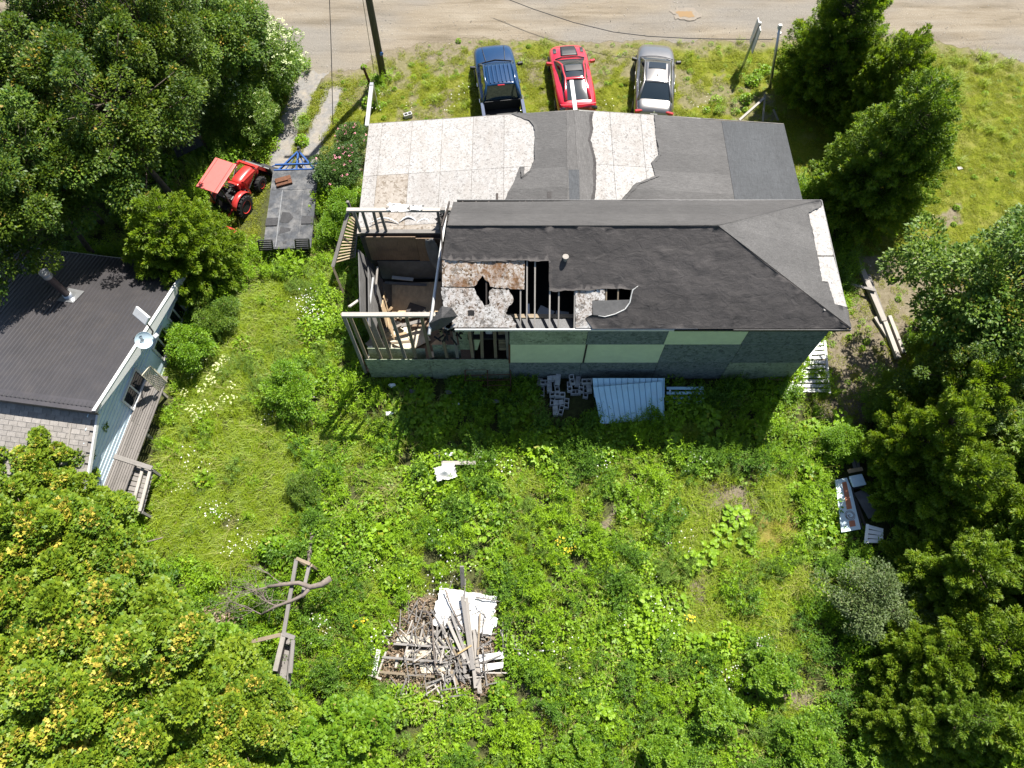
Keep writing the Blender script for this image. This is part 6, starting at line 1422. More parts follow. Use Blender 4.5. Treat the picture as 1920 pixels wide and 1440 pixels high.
def scatter(name, protos, x, y, s_, seed, label=None, z=0.0, tilt=.12, tint=None):
    rg = np.random.default_rng(seed); n = len(x)
    me = bpy.data.meshes.new(name); me.vertices.add(n); me.vertices.foreach_set('co', np.stack([x, y, np.zeros(n) + z], 1).astype(np.float32).ravel())
    def att(nm, tp, key, val): a = me.attributes.new(nm, tp, 'POINT'); a.data.foreach_set(key, val)
    att('rot', 'FLOAT_VECTOR', 'vector', np.stack([rg.normal(0, tilt, n), rg.normal(0, tilt, n), rg.uniform(0, 6.283, n)], 1).astype(np.float32).ravel())
    att('scl', 'FLOAT', 'value', np.asarray(s_, np.float32)); att('idx', 'INT', 'value', rg.integers(0, len(protos), n).astype(np.int32))
    att('tint', 'FLOAT', 'value', np.asarray(tint if tint is not None else rg.random(n), np.float32))
    o = link(bpy.data.objects.new(name, me)); kind(o, 'stuff')
    g = bpy.data.node_groups.new(name, 'GeometryNodeTree'); g.interface.new_socket('Geometry', in_out='INPUT', socket_type='NodeSocketGeometry'); g.interface.new_socket('Geometry', in_out='OUTPUT', socket_type='NodeSocketGeometry')
    gi = g.nodes.new('NodeGroupInput'); go = g.nodes.new('NodeGroupOutput'); ip = g.nodes.new('GeometryNodeInstanceOnPoints'); gt = g.nodes.new('GeometryNodeGeometryToInstance')
    for p in reversed(protos):
        po = bpy.data.objects.new(p.name, p); oi = g.nodes.new('GeometryNodeObjectInfo'); oi.inputs['Object'].default_value = po; g.links.new(oi.outputs['Geometry'], gt.inputs[0])
    def na(nm, tp): a = g.nodes.new('GeometryNodeInputNamedAttribute'); a.data_type = tp; a.inputs['Name'].default_value = nm; return a.outputs['Attribute']
    g.links.new(gi.outputs[0], ip.inputs['Points']); g.links.new(gt.outputs[0], ip.inputs['Instance']); ip.inputs['Pick Instance'].default_value = True
    g.links.new(na('idx', 'INT'), ip.inputs['Instance Index']); g.links.new(na('scl', 'FLOAT'), ip.inputs['Scale'])
    e2r = g.nodes.new('FunctionNodeEulerToRotation'); g.links.new(na('rot', 'FLOAT_VECTOR'), e2r.inputs[0]); g.links.new(e2r.outputs[0], ip.inputs['Rotation'])
    g.links.new(ip.outputs[0], go.inputs[0]); md = o.modifiers.new('scatter', 'NODES'); md.node_group = g
    return o
# where things grow ------------------------------------------------------------------
rg0 = np.random.default_rng(99)
XN = 300000
SX = rg0.uniform(-31, 31, XN); SY = rg0.uniform(-5, 32.5, XN); AREA = 62 * 37.5
SU, SV = pxn(SX, SY, np.zeros(XN) + .1)
CO = cw(0, 0, 0); la_ = (SX - CO.x) * ca.x + (SY - CO.y) * ca.y; lo_ = (SX - CO.x) * cn.x + (SY - CO.y) * cn.y
def near(poly, grow=0): return inpoly(SU, SV, poly)
in_house = (SX > -5.75) & (SX < 10.75) & (SY > 11.66) & (SY < 21.4)
in_cott = (lo_ < WO + .1) & (la_ > -4.3) & (la_ < CL + .1)
in_deck = (lo_ < ol + .15) & (la_ > -3.6) & (la_ < outo(d1[0])[0]) & (lo_ > -1)
in_step = near([(212, 850), (296, 876), (276, 985), (180, 975)])
on_road = SY > edge_y(SX) - .1 + (fbm(SX, SY, 1.2, 21) - .5) * .9
wob = (fbm(SX, SY, 3.0, 31) - .5) * 26; wob2 = (fbm(SX, SY, 3.0, 37) - .5) * 26
ruts = inpoly(SU + wob * .5, SV, RUT_L) | inpoly(SU + wob * .5, SV, RUT_R)
drive = inpoly(SU + wob, SV + wob2, [(560, 60), (720, 60), (690, 110), (660, 150), (600, 150), (580, 130)])
trailer_ = near([(500, 310), (594, 310), (598, 470), (480, 470)])
cars_ = near([(890, 95), (965, 92), (1000, 240), (905, 240)]) | near([(1030, 88), (1105, 88), (1125, 240), (1050, 240)]) | near([(1195, 88), (1265, 88), (1255, 240), (1185, 240)])
barem = np.zeros(XN, bool)
for p in BARE: barem |= inpoly(SU + wob, SV + wob2, p)
path_ = inpoly(SU + wob, SV + wob2, BARE[4]) | inpoly(SU + wob, SV + wob2, BARE[5])
heap_ = inpoly(SU + wob * .4, SV + wob2 * .4, BARE[-1])
scrapm = near([(1555, 890), (1590, 850), (1650, 850), (1680, 1030), (1580, 1030)])
tinm = near([(1108, 705), (1250, 705), (1250, 770), (1120, 778)]) | near([(1005, 700), (1112, 700), (1108, 770), (1085, 800), (1030, 800), (1002, 750)])
tract_ = near([(395, 330), (440, 295), (530, 300), (515, 380), (500, 440), (455, 450), (420, 400)]) | near([(540, 270), (585, 270), (600, 320), (495, 320)])
block_ = in_house | in_cott | in_deck | in_step | on_road | ruts | trailer_ | scrapm | tinm
frame_ = (SU > -260) & (SU < 2180) & (SV > -200) & (SV < 1700)
front_ = (SY > 21.3) & (SX > -9.5)
lawnR = (SX > 14.2) & (SY > 14.3) & ~((SU < 1640) & (SV > 480))
meadow = inpoly(SU + wob * 2, SV + wob2 * 2, [(300, 700), (420, 590), (520, 500), (590, 520), (560, 700), (560, 900), (560, 1000), (420, 1080), (280, 1040), (260, 900)])
meadow |= inpoly(SU + wob * 2, SV + wob2 * 2, [(1180, 900), (1500, 880), (1540, 1250), (1330, 1200), (1180, 1000)]) & (fbm(SX, SY, .8, 66) > .45)
wild = frame_ & ~block_ & ~front_ & ~lawnR & ~tract_
shade_wood = (SU < 330) & (SV < 470)
used_ = np.zeros(XN, bool)
rnd = rg0.random(XN); DENS = XN / AREA
def pick(mask, dens, seed):
    r = np.random.default_rng(seed).random(XN) < np.asarray(dens) / DENS
    return mask & r
n_a = fbm(SX, SY, .55, 71); n_b = fbm(SX, SY, .6, 83); n_c = fbm(SX, SY, .8, 91)
# short turf in front and to the right
tuft = [proto_blades(100 + k, 70, .22, .10, .011, LM['lawn'], .9, .10) for k in range(4)]
fl2 = fbm(SX, SY, .55, 3) + .25 * (fbm(SX, SY, 2.5, 4) - .5)
thin = np.clip(1.25 - np.clip((fl2 - .40) / .2, 0, 1), .3, 1) * np.where(SX > 12.5, 1, 1)
m_ = (front_ | lawnR) & frame_ & ~block_ & ~cars_ & ~drive
edge_f = np.clip((edge_y(SX) - SY) / 1.2, .05, 1)
i_ = pick(m_, 26 * np.where(lawnR, np.where(barem, .25, 1), thin) * edge_f, 1)
k_ = np.random.default_rng(2)
scatter('grass', tuft, SX[i_], SY[i_], k_.uniform(.6, 1.15, i_.sum()) * np.where(SX[i_] > 13, .85, 1.0), 1, tint=np.clip(.35 + .9 * (fbm(SX[i_], SY[i_], .9, 12) - .35), 0, 1))
i_ = pick(drive & ~ruts & frame_ & ~block_, 7, 9); scatter('grass', tuft, SX[i_], SY[i_], k_.uniform(.5, .9, i_.sum()), 9)
i_ = pick(frame_ & ~block_ & (SY > 21) & (SX < -7.5) & (SX > -12.5) & ~drive, 26, 10); scatter('grass', tuft, SX[i_], SY[i_], k_.uniform(.7, 1.5, i_.sum()), 10)
# long grass
lg = [proto_blades(120 + k, 60, .24, .42, .012, LM['grass'], 1.0, .03) for k in range(4)]
i_ = pick((wild & ~heap_ & ~path_) | (m_ & front_ & (fl2 < .42)), np.where(meadow, 24, np.where(front_, 2.2, 2 + 16 * np.clip((fbm(SX, SY, .7, 45) - .55) * 9, 0, 1))) * np.where(barem, .2, 1), 3)
scatter('long_grass', lg, SX[i_], SY[i_], k_.uniform(.55, 1.25, i_.sum()), 3, tint=np.clip(.3 + .8 * (n_a[i_] - .3), 0, 1))
# leafy weeds of several kinds
fb = [proto_forb(140 + k, 9, .26, .75, .15, .26, LM['weed'], 15) for k in range(4)]
i_ = pick(wild & ~barem & ~shade_wood, 8.5 * np.clip((n_a - .42) * 6, .04, 1) * np.where(meadow, .10, 1), 4)
scatter('weeds', fb, SX[i_], SY[i_], k_.uniform(.6, 1.1, i_.sum()) * (.35 + 1.35 * fbm(SX[i_], SY[i_], .9, 77)), 4, tint=np.clip(-.1 + 2.2 * (n_b[i_] - .22), 0, 1))
mo = [proto_mound(160 + k, 150, .34, .42, .095, .62, LM['weed'], 1, .01) for k in range(3)] + [proto_mound(165, 120, .34, .40, .12, .55, LM['weed'], 3, .02)]
i_ = pick(wild & ~barem, 6.5 * np.clip((.62 - n_a) * 5.0, .1, 1) * np.where(meadow, .12, 1) * np.where(shade_wood, .6, 1), 5)
scatter('undergrowth', mo, SX[i_], SY[i_], k_.uniform(.55, 1.15, i_.sum()) * (.35 + 1.35 * fbm(SX[i_], SY[i_], .8, 78)), 5, tint=np.clip(-.1 + 2.2 * (n_c[i_] - .22), 0, 1))
ne = [proto_forb(190 + k, 16, .34, .85, .12, .34, LM['nettle'], 16, .05) for k in range(3)]
i_ = pick(wild & ~barem & ~shade_wood & ~meadow, 5.5 * np.clip((fbm(SX, SY, .75, 57) - .52) * 9, 0, 1), 16)
scatter('nettles', ne, SX[i_], SY[i_], k_.uniform(.65, 1.25, i_.sum()), 16)
fe = [proto_forb(180 + k, 14, .26, .62, .085, .22, LM['weed2'], 22, -.1) for k in range(3)]
i_ = pick(wild & ~barem & ~shade_wood, 4.2 * np.clip((n_b - .52) * 7, 0, 1), 6)
scatter('mugwort', fe, SX[i_], SY[i_], k_.uniform(.6, 1.15, i_.sum()) * (.4 + 1.4 * fbm(SX[i_], SY[i_], 1.0, 79)), 6)
# creeping round leaves
ro = [proto_round(200 + k, 46, .30, .16, .10, LM['ivy']) for k in range(3)]
ivy_ = inpoly(SU + wob * 2, SV + wob2 * 2, [(1140, 1010), (1250, 1040), (1290, 1110), (1300, 1190), (1220, 1260), (1120, 1240), (1080, 1130)])
i_ = pick(wild & ~heap_ & ~path_, np.where(ivy_, 15, 2.6 * np.clip((n_c - .40) * 5, .15, 1) * np.where(meadow, .25, 1)) * np.where(barem, .4, 1), 7)
scatter('ground_cover', ro, SX[i_], SY[i_], k_.uniform(.7, 1.25, i_.sum()), 7, z=.05)
# sparse growth on paths and bare soil
i_ = pick((barem & wild) | (m_ & (fl2 > .45)), 3.0, 8); scatter('weeds', mo + ro, SX[i_], SY[i_], k_.uniform(.15, .42, i_.sum()), 8)
i_ = pick(barem & wild & ~heap_, 9, 18); scatter('grass', tuft, SX[i_], SY[i_], k_.uniform(.5, 1.3, i_.sum()), 18)
i_ = pick(tract_ & ~trailer_ & ~ruts, 22, 28); scatter('grass', tuft, SX[i_], SY[i_], k_.uniform(.7, 1.3, i_.sum()), 28)
dr_ = [proto_blades(130 + k, 16, .30, .75, .010, LM['grass'], .7, 1.0) for k in range(3)]
i_ = pick(wild & ~barem & ~shade_wood, 2.6 * np.clip((fbm(SX, SY, .9, 47) - .5) * 7, 0, 1) + .15, 29); scatter('dry_stalks', dr_, SX[i_], SY[i_], k_.uniform(.6, 1.2, i_.sum()), 29)
# burdock
bu = [proto_big(220 + k, 9, .34, LM['weed'], .45) for k in range(3)]
BX = []
for (u, v, n, sp) in [(1362, 1005, 7, 55), (1330, 1030, 3, 30), (1575, 815, 8, 45), (1640, 770, 6, 40), (860, 1215, 2, 20), (1130, 1320, 4, 30), (1040, 1290, 3, 30), (440, 1250, 5, 40), (480, 1210, 5, 40), (600, 880, 3, 30), (1000, 800, 6, 80), (800, 790, 6, 70), (1300, 800, 8, 80), (1520, 930, 6, 30), (640, 400, 4, 20), (545, 490, 4, 30), (1260, 1180, 5, 60), (900, 960, 4, 60)]:
    for _ in range(n):
        p = at(u + rg0.normal(0, sp * .6), v + rg0.normal(0, sp * .5), .2)
        if not (-5.7 < p.x < 10.7 and 11.4 < p.y < 21.4): BX.append((p.x, p.y))
BX = np.array(BX); scatter('burdock', bu, BX[:, 0], BX[:, 1], k_.uniform(.6, 1.1, len(BX)), 21, z=.1)
# blossom: clusters of white, a little yellow and cream
fw = [proto_flower(240 + k, 4, .30, .62, .020, LM['white_fl']) for k in range(3)]; fy = [proto_flower(250, 6, .14, .55, .03, LM['yellow_fl'])]; fc_ = [proto_flower(260 + k, 12, .2, .6, .03, LM['flower']) for k in range(2)]
def cl(spots, seed):
    rg = np.random.default_rng(seed); L = []
    for u, v, n, s_ in spots:
        for _ in range(n):
            p = at(u + rg.normal(0, s_), v + rg.normal(0, s_ * .8), .4); L.append((p.x, p.y))
    L = np.array(L); return L[:, 0], L[:, 1]
x_, y_ = cl([(572, 575, 16, 14), (590, 595, 8, 12), (410, 960, 9, 18), (460, 1005, 6, 14), (430, 1030, 4, 10), (1440, 1250, 10, 16), (1420, 1210, 6, 12), (1380, 1270, 6, 14), (1130, 865, 6, 14), (1300, 860, 4, 8), (1085, 1430, 3, 5), (590, 1160, 5, 14), (600, 1200, 3, 8), (930, 880, 6, 30), (870, 1080, 4, 20), (820, 1110, 3, 8), (350, 880, 6, 26), (540, 760, 5, 25), (1180, 1150, 6, 60), (1260, 1010, 5, 60), (1050, 1230, 5, 40), (770, 1050, 6, 60), (690, 1180, 4, 40), (870, 150, 6, 40), (720, 190, 5, 25), (1150, 150, 5, 40), (1320, 190, 3, 20)], 31)
scatter('wildflowers', fw, x_, y_, k_.uniform(.6, 1.1, len(x_)), 31)
x_, y_ = cl([(1060, 1025, 5, 9), (670, 1165, 3, 6), (1290, 1160, 3, 5), (1310, 1240, 3, 10), (1000, 1050, 2, 15)], 32); scatter('wildflowers', fy, x_, y_, k_.uniform(.6, 1.0, len(x_)), 32)
x_, y_ = cl([(385, 720, 7, 24), (375, 770, 4, 18), (395, 690, 4, 14), (420, 740, 3, 20)], 33); scatter('wildflowers', fc_, x_, y_, k_.uniform(.7, 1.1, len(x_)), 33)
# weeds pushing up through the white gate and round the dumped things
GX_ = []
for (u, v, n, sp) in [(1525, 705, 14, 14), (1500, 735, 8, 14), (1545, 700, 8, 8), (1560, 735, 10, 16), (1560, 960, 12, 12), (1580, 1010, 14, 16), (1620, 1030, 8, 14), (1550, 910, 8, 12), (1650, 745, 12, 30), (1150, 800, 20, 16), (1200, 800, 20, 20), (1290, 760, 8, 14), (930, 760, 16, 40), (1330, 745, 12, 30), (1400, 770, 14, 40), (250, 965, 10, 16), (300, 900, 10, 10), (308, 840, 12, 10), (312, 780, 12, 8), (330, 720, 10, 10), (480, 480, 8, 8), (540, 478, 10, 14), (595, 460, 8, 10), (510, 450, 4, 6), (720, 150, 10, 14), (700, 185, 8, 10), (1420, 140, 12, 20), (1370, 190, 10, 20)]:
    for _ in range(n):
        p = at(u + rg0.normal(0, sp), v + rg0.normal(0, sp * .7), .2)
        if not (-5.7 < p.x < 10.7 and 11.3 < p.y < 21.4): GX_.append((p.x, p.y))
GX_ = np.array(GX_); scatter('weeds', fb + mo + lg, GX_[:, 0], GX_[:, 1], k_.uniform(.45, .95, len(GX_)), 41)

# ---------------------------------------------------------------- things lying about
def board_thing(name, label, cat, p, q, w, h, m, group=None, up=(0, 0, 1)):
    o = piece(name, p, q, w, h, m, None, up); return tag(o, label, cat, group)
M['shade_blue_metal'] = plain('shade_tinted_white_metal', (.42, .64, .76), .4, .05, 3, bmp=.05, rnd=.02, dirt=(.45, .42, .36), dirt_amt=.2, kb=1)  # white metal with the blue of sky-lit shade mixed into its colour
# white ribbed sheets leaning on the rear wall
def ribbed(name, label, px, nrib, m, group=None):
    P = [at(u, v, z) for u, v, z in px]                      # top-left, top-right, bottom-right, bottom-left
    nn = (P[1] - P[0]).cross(P[3] - P[0]).normalized()
    if nn.z < 0: nn = -nn
    prof = []
    for k in range(nrib):
        for f_, h in ((0, 0), (.74, 0), (.78, -.05), (.90, -.05), (.94, 0)): prof.append(((k + f_) / nrib, h))
    prof.append((1, 0))
    rows = [[a.lerp(b, t) + nn * h for t, h in prof] for a, b in ((P[0], P[1]), (P[3], P[2]))]
    b_ = MB(); b_.grid(rows); o = b_.build(name, m); o.modifiers.new('t', 'SOLIDIFY').thickness = .012; return tag(o, label, cat='metal sheet', group=group)
ribbed('ribbed_sheet', 'upper white ribbed metal sheet leaning on the rear wall', [(1111, 709, .98), (1246, 709, .98), (1246, 745, .62), (1114, 745, .62)], 12, M['shade_blue_metal'])
ribbed('ribbed_sheet', 'lower white ribbed metal sheet, skewed over the upper one', [(1112, 726, .93), (1243, 715, .99), (1246, 786, .32), (1126, 795, .32)], 12, M['shade_blue_metal'])
wp = thing('white_rack', 'overgrown white slatted panel in the shade right of the ribbed sheets', 'slatted panel', at(1285, 740, .2))
for k in range(4): piece('slat', at(1250, 728 + 9 * k, .5 - .07 * k), at(1319, 728 + 9 * k, .5 - .07 * k), .11, .02, M['shade_blue_metal'], wp)
for u in (1256, 1313): piece('stile', at(u, 726, .48), at(u + 1, 757, .24), .06, .02, M['white_metal'], wp)
# concrete blocks
G = 'concrete blocks piled against the rear wall'
rg = random.Random(12)
spots = [(1012, 716, .12), (1022, 718, .32), (1036, 710, .52), (1046, 712, .52), (1030, 727, .32), (1044, 727, .32), (1016, 735, .12), (1040, 740, .32), (1050, 741, .32), (1036, 752, .12), (1047, 756, .12), (1062, 757, .12), (1052, 770, .12), (1041, 771, .10), (1072, 712, .52), (1068, 726, .32), (1083, 716, .32), (1090, 727, .32), (1100, 716, .52), (1104, 728, .32), (1079, 736, .12), (1098, 738, .12)]
BL = ['left end block of the bottom course in the left block pile', 'block resting on the left end of the left block pile', 'top left block of the left pile, against the wall', 'top right block of the left pile, against the wall', 'middle course block under the top left one of the left pile', 'middle course block under the top right one of the left pile', 'lowest block at the left foot of the left pile', 'third course block in front of the left pile', 'third course block at the right of the left pile', 'front block of the left pile, holes upward, nearest the weeds on its left', 'front block of the left pile, just right of the middle', 'single block fallen between the two block piles', 'block fallen furthest into the weeds, on the right', 'block fallen furthest into the weeds, on the left', 'top left block of the right pile, standing on end', 'block under the top left one of the right pile', 'middle top block of the right block pile', 'middle course block in the centre of the right pile', 'top block of the right pile beside the white ribbed sheets', 'block under the top right one, beside the white ribbed sheets', 'bottom left block of the right pile', 'bottom right block of the right pile beside the sheet edge']
for k, (u, v, z) in enumerate(spots):
    block(at(u, v, z), rg.choice([0, 1.57, .1, 1.4]) + rg.uniform(-.12, .12), BL[k], G, (rg.choice([0, 0, 1.57]), 0))
# dark iron frame
fr = thing('iron_bed_frame', 'rusty dark iron frame standing in the shade under the open studs', 'metal frame', at(915, 720, .3))
b_ = MB()
for k in range(5): b_.tube([at(872, 694 + 10 * k, .95 - .17 * k), at(957, 692 + 10 * k, .95 - .17 * k)], .018, 6)
b_.build('rail', M['rust'], fr); b_ = MB()
for u in (872, 914, 957): b_.tube([at(u, 690, 1.0), at(u + 1, 742, .1)], .022, 6)
b_.build('upright', M['rust'], fr)
fr['kind'] = 'thing'
# white picket gate by the path
gt = thing('picket_gate', 'white slatted gate lying in the weeds at the right corner of the house', 'gate', at(1525, 700, .2))
g0, g1, g2, g3 = at(1524, 640, .35), at(1545, 640, .35), at(1554, 738, .22), at(1474, 738, .22)
for k in range(11):
    t = (k + .4) / 11; a = at(1535 - 60 * t, 642 + 95 * t, .34 - .1 * t); b = g1.lerp(g2, t)
    piece('slat', a, b, .13, .025, M['white'], gt)
piece('stile', g1 + Vector((.02, .02, .03)), g2 + Vector((.02, 0, .03)), .09, .03, M['white'], gt); piece('stile', at(1538, 636, .38), at(1474, 738, .26), .09, .03, M['white'], gt)
# timber baulks on the bare ground at the right
G = 'old timber baulks on the bare ground'
board_thing('timber_baulk', 'long pale grey timber baulk, uppermost on the bare ground, partly in cedar shade', 'timber', at(1614, 503, .16), at(1657, 603, .18), .21, .16, M['wood_pale'], G)
board_thing('timber_baulk', 'tan squared baulk running down into the maple from the end of the longest baulk', 'timber', at(1656, 598, .14), at(1684, 672, .16), .17, .16, M['wood_pale'], G)
board_thing('timber_baulk', 'rightmost short baulk with a pointed end beside the tan one', 'timber', at(1667, 593, .12), at(1694, 662, .14), .14, .14, M['wood_pale'], G)
board_thing('timber_baulk', 'thin dark edged plank lying close along the longest baulk', 'timber', at(1628, 515, .10), at(1659, 598, .10), .10, .10, M['wood_grey'], G)
board_thing('timber_baulk', 'short plank lying crosswise over the longest baulk', 'timber', at(1596, 533, .34), at(1642, 545, .34), .11, .05, M['wood_grey'], G)
board_thing('timber_baulk', 'pale split pole left of the tan baulk', 'timber', at(1640, 595, .08), at(1664, 632, .08), .12, .10, M['wood_pale'], G)
board_thing('timber_baulk', 'grey weathered pole tip in the shade above the longest baulk', 'timber', at(1611, 492, .12), at(1618, 515, .14), .12, .12, M['wood_grey'], G)
# dumped things under the thicket
D4 = [at(u, v, .42) for u, v in [(1566, 900), (1591, 895), (1614, 992), (1578, 998)]]
dr = thing('dumped_door', 'dumped white door with an orange stripe and scrolled emblem under the cedars', 'door', at(1590, 945, .3))
MB().plate(list(reversed(D4)) if (D4[1] - D4[0]).cross(D4[2] - D4[0]).z < 0 else D4, .05).build('door_leaf', M['shade_blue_white'], dr)
om2 = plain('faded_orange_print', (.52, .19, .10), .7, .12, 5, rnd=0, bmp=.05)
def dq(s_, t_, h=.004): return D4[0].lerp(D4[1], s_).lerp(D4[3].lerp(D4[2], s_), t_) + Vector((0, 0, h))
for t0, t1 in ((.07, .60), (.82, .93)):
    b_ = MB(); q = [dq(.46, t0), dq(.46, t1), dq(.78, t1), dq(.78, t0)]; b_.plate(q if (q[1] - q[0]).cross(q[2] - q[0]).z > 0 else list(reversed(q)), .003); b_.build('stripe', om2, dr)
b_ = MB(); cc = dq(.58, .72, .008)
for r in (.17, .13): b_.tube([cc + Vector((r * math.cos(t), r * math.sin(t), 0)) for t in np.linspace(0, 6.283, 25)], .008, 5)
b_.tube([cc + Vector((.022 * t * math.cos(t * 1.3), .022 * t * math.sin(t * 1.3), 0)) for t in np.linspace(.3, 4.6, 22)], .010, 5); b_.tube([cc + Vector((-.09 + .05 * math.cos(t), -.04 + .06 * math.sin(t), 0)) for t in np.linspace(0, 5, 12)], .008, 5)
b_.build('emblem', plain('brown_print', (.22, .15, .11), .7, .1, 5, rnd=0, bmp=0), dr)
b_ = MB(); b_.beam(D4[1] + Vector((.04, 0, -.05)), D4[2] + Vector((.04, 0, -.05)), .05, .14); b_.build('door_edge', M['black_plastic'], dr)
bn = thing('white_tub', 'small white square tub standing at the top of the dumped rubbish', 'tub', at(1608, 901, .4)); c = at(1608, 901, .55)
b_ = MB(); b_.box(c, (.50, .42, .06), rz=.2); b_.box(c - Vector((0, 0, .18)), (.44, .36, .30), rz=.2); b_.build('tub_body', M['shade_blue_white'], bn, bevel=.04)
b_ = MB(); b_.box(c + Vector((.02, -.01, -.12)), (.56, .48, .05), rz=.2); b_.build('tub_rim', M['black_plastic'], bn)
bs = thing('slatted_crate', 'blue white slatted crate lid leaning below the dumped door', 'crate', at(1640, 1000, .3))
b0_, b1_, b2_, b3_ = at(1626, 983, .5), at(1656, 992, .45), at(1655, 1018, .3), at(1622, 1020, .3)
for k in range(4): t = (k + .4) / 4; piece('slat', b0_.lerp(b3_, t), b1_.lerp(b2_, t), .13, .02, M['white_metal'], bs)
piece('stile', b0_ + Vector((0, 0, .03)), b3_ + Vector((0, 0, .03)), .10, .03, M['white_metal'], bs)
G = 'rubbish boards under the cedars'
for u0, v0, u1, v1, z, w, m, lb in [(1598, 858, 1604, 880, .3, .12, 'wood_grey', 'left grey board pointing up the slope above the white tub'), (1606, 856, 1611, 880, .32, .10, 'wood_grey', 'right grey board pointing up the slope above the white tub'), (1590, 884, 1617, 879, .45, .14, 'ply_tan', 'tan curved board across the top of the rubbish'), (1618, 905, 1650, 950, .35, .10, 'wood_stud', 'brown board along the right side of the rubbish'), (1603, 935, 1622, 985, .35, .09, 'wood_dark', 'charred board between the door and the crate'), (1612, 920, 1640, 968, .25, .5, 'board_grey', 'dark grey sheet in the middle of the rubbish'), (1633, 925, 1648, 940, .4, .2, 'wood_stud', 'short brown board end at the right of the rubbish')]:
    board_thing('loose_board', lb, 'board', at(u0, v0, z), at(u1, v1, z - .05), w, .03, M[m], G)
# the heap of timber and sheets in the weeds
HB = at(820, 1215, 0); rg = random.Random(77)
b_ = MB()
def crumple(name, label, cat, c, w, d, m, seed, rz_=0.0, n=11, amp=.1, ragged=.25):
    """a crumpled sheet with a torn outline"""
    rg_ = random.Random(seed); rows = []
    for i in range(n):
        r = []
        for j in range(n):
            x, y = j / (n - 1) - .5, i / (n - 1) - .5; e = max(abs(x), abs(y)) * 2
            k = 1 + (rg_.uniform(-ragged, ragged * .4) if e > .9 else 0)
            X, Y = x * w * k, y * d * k
            Z = amp * (abs(float(vnoise(X * 3 + seed, Y * 3, 1.0, seed)) - .5) * 2 + .5 * float(vnoise(X * 8, Y * 8, 1.0, seed + 1)))
            r.append(Vector(c) + Vector((X * math.cos(rz_) - Y * math.sin(rz_), X * math.sin(rz_) + Y * math.cos(rz_), Z)))
        rows.append(r)
    b_ = MB(); b_.grid(rows); o = b_.build(name, m); o.modifiers.new('t', 'SOLIDIFY').thickness = .012; return tag(o, label, cat)
def sheet_thing(name, label, px, m, t=.02):
    P = [at(*p) for p in px]; nn = (P[1] - P[0]).cross(P[2] - P[0])
    b_ = MB(); b_.plate(P if nn.z > 0 else list(reversed(P)), t); return tag(b_.build(name, m), label, 'sheet')
crumple('white_sheet', 'bright white sheet at the top of the timber heap', 'sheet', at(872, 1146, .32), 2.0, 1.25, M['white_bright'], 3, -.15, 17, .10, .07)
sheet_thing('grey_sheet', 'shaded white sheet slipping off the right of the heap', [(898, 1140, .36), (934, 1160, .30), (930, 1176, .24), (890, 1186, .34)], M['white_metal'])
sheet_thing('cream_panel', 'long cream panel across the middle of the heap', [(745, 1195, .28), (765, 1191, .30), (840, 1201, .30), (835, 1213, .26), (742, 1208, .26)], M['cream'])
sheet_thing('cream_panel', 'stained cream panel below the long one', [(760, 1216, .20), (838, 1222, .22), (836, 1238, .18), (762, 1230, .16)], M['cream'])
sheet_thing('cream_panel', 'yellowish cream panel near the bottom of the heap', [(786, 1246, .2), (838, 1246, .22), (836, 1262, .18), (790, 1262, .16)], M['cream'])
for lb, px in (('white door frame strip, upper one at the right of the heap', [(898, 1228, .34), (943, 1222, .36), (945, 1234, .32), (899, 1241, .32)]), ('white door frame strip, lower one at the right of the heap', [(900, 1246, .28), (944, 1241, .30), (943, 1252, .26), (902, 1260, .26)])): sheet_thing('white_strip', lb, px, M['white_bright'], .04)
sheet_thing('white_post', 'white painted post at the left end of the heap', [(706, 1217, .4), (714, 1219, .4), (704, 1268, .3), (696, 1268, .3)], M['white'], .08)
G = 'grey boards of the timber heap'
HL = ['longest grey board of the heap, running down from the bright white sheet', 'pale board beside the longest one, its foot at the bottom of the heap', 'widest pale board, standing out at the lower right of the heap', 'grey board sloping from the left of the white sheet to the middle of the pile', 'short pale board leaning left of the crossed boards', 'narrow dark board under the crossed boards in the middle', 'pale batten fanned out left of the longest board', 'upright grey batten right of the longest board', 'thin yellow lath crossing over the longest board', 'grey rail along the upper edge of the long cream panel', 'long grey rail under the stained cream panel', 'lowest long brown rail on the left half of the heap', 'short pale rail joining the white post to the long rails',
      'loose pale batten lying slantwise at the lower edge of the heap', 'short wide grey offcut at the lower middle', 'second wide grey offcut just below the first', 'brown batten crossing the two wide offcuts', 'thick pale block end sticking out above the white strips', 'grey board end pointing down in the middle of the pile', 'charred lath at the top left of the heap', 'dark short board at the very bottom of the heap', 'grey lath beside the crooked branch', 'pale lath at the upper left of the heap above the cream panel', 'brown board tucked below the shaded white sheet', 'charred lath below the lower white strip', 'pale crosspiece between the two long left rails', 'pale board foot hanging out at the bottom middle', 'brown crosspiece nailed over the white strips']
hk = [0]
def hb(u0, v0, u1, v1, z0, z1, w, h, m): 
    hk[0] += 1
    board_thing('heap_board', HL[hk[0] - 1], 'board', at(u0, v0, z0), at(u1, v1, z1), w, h, M[m], G)
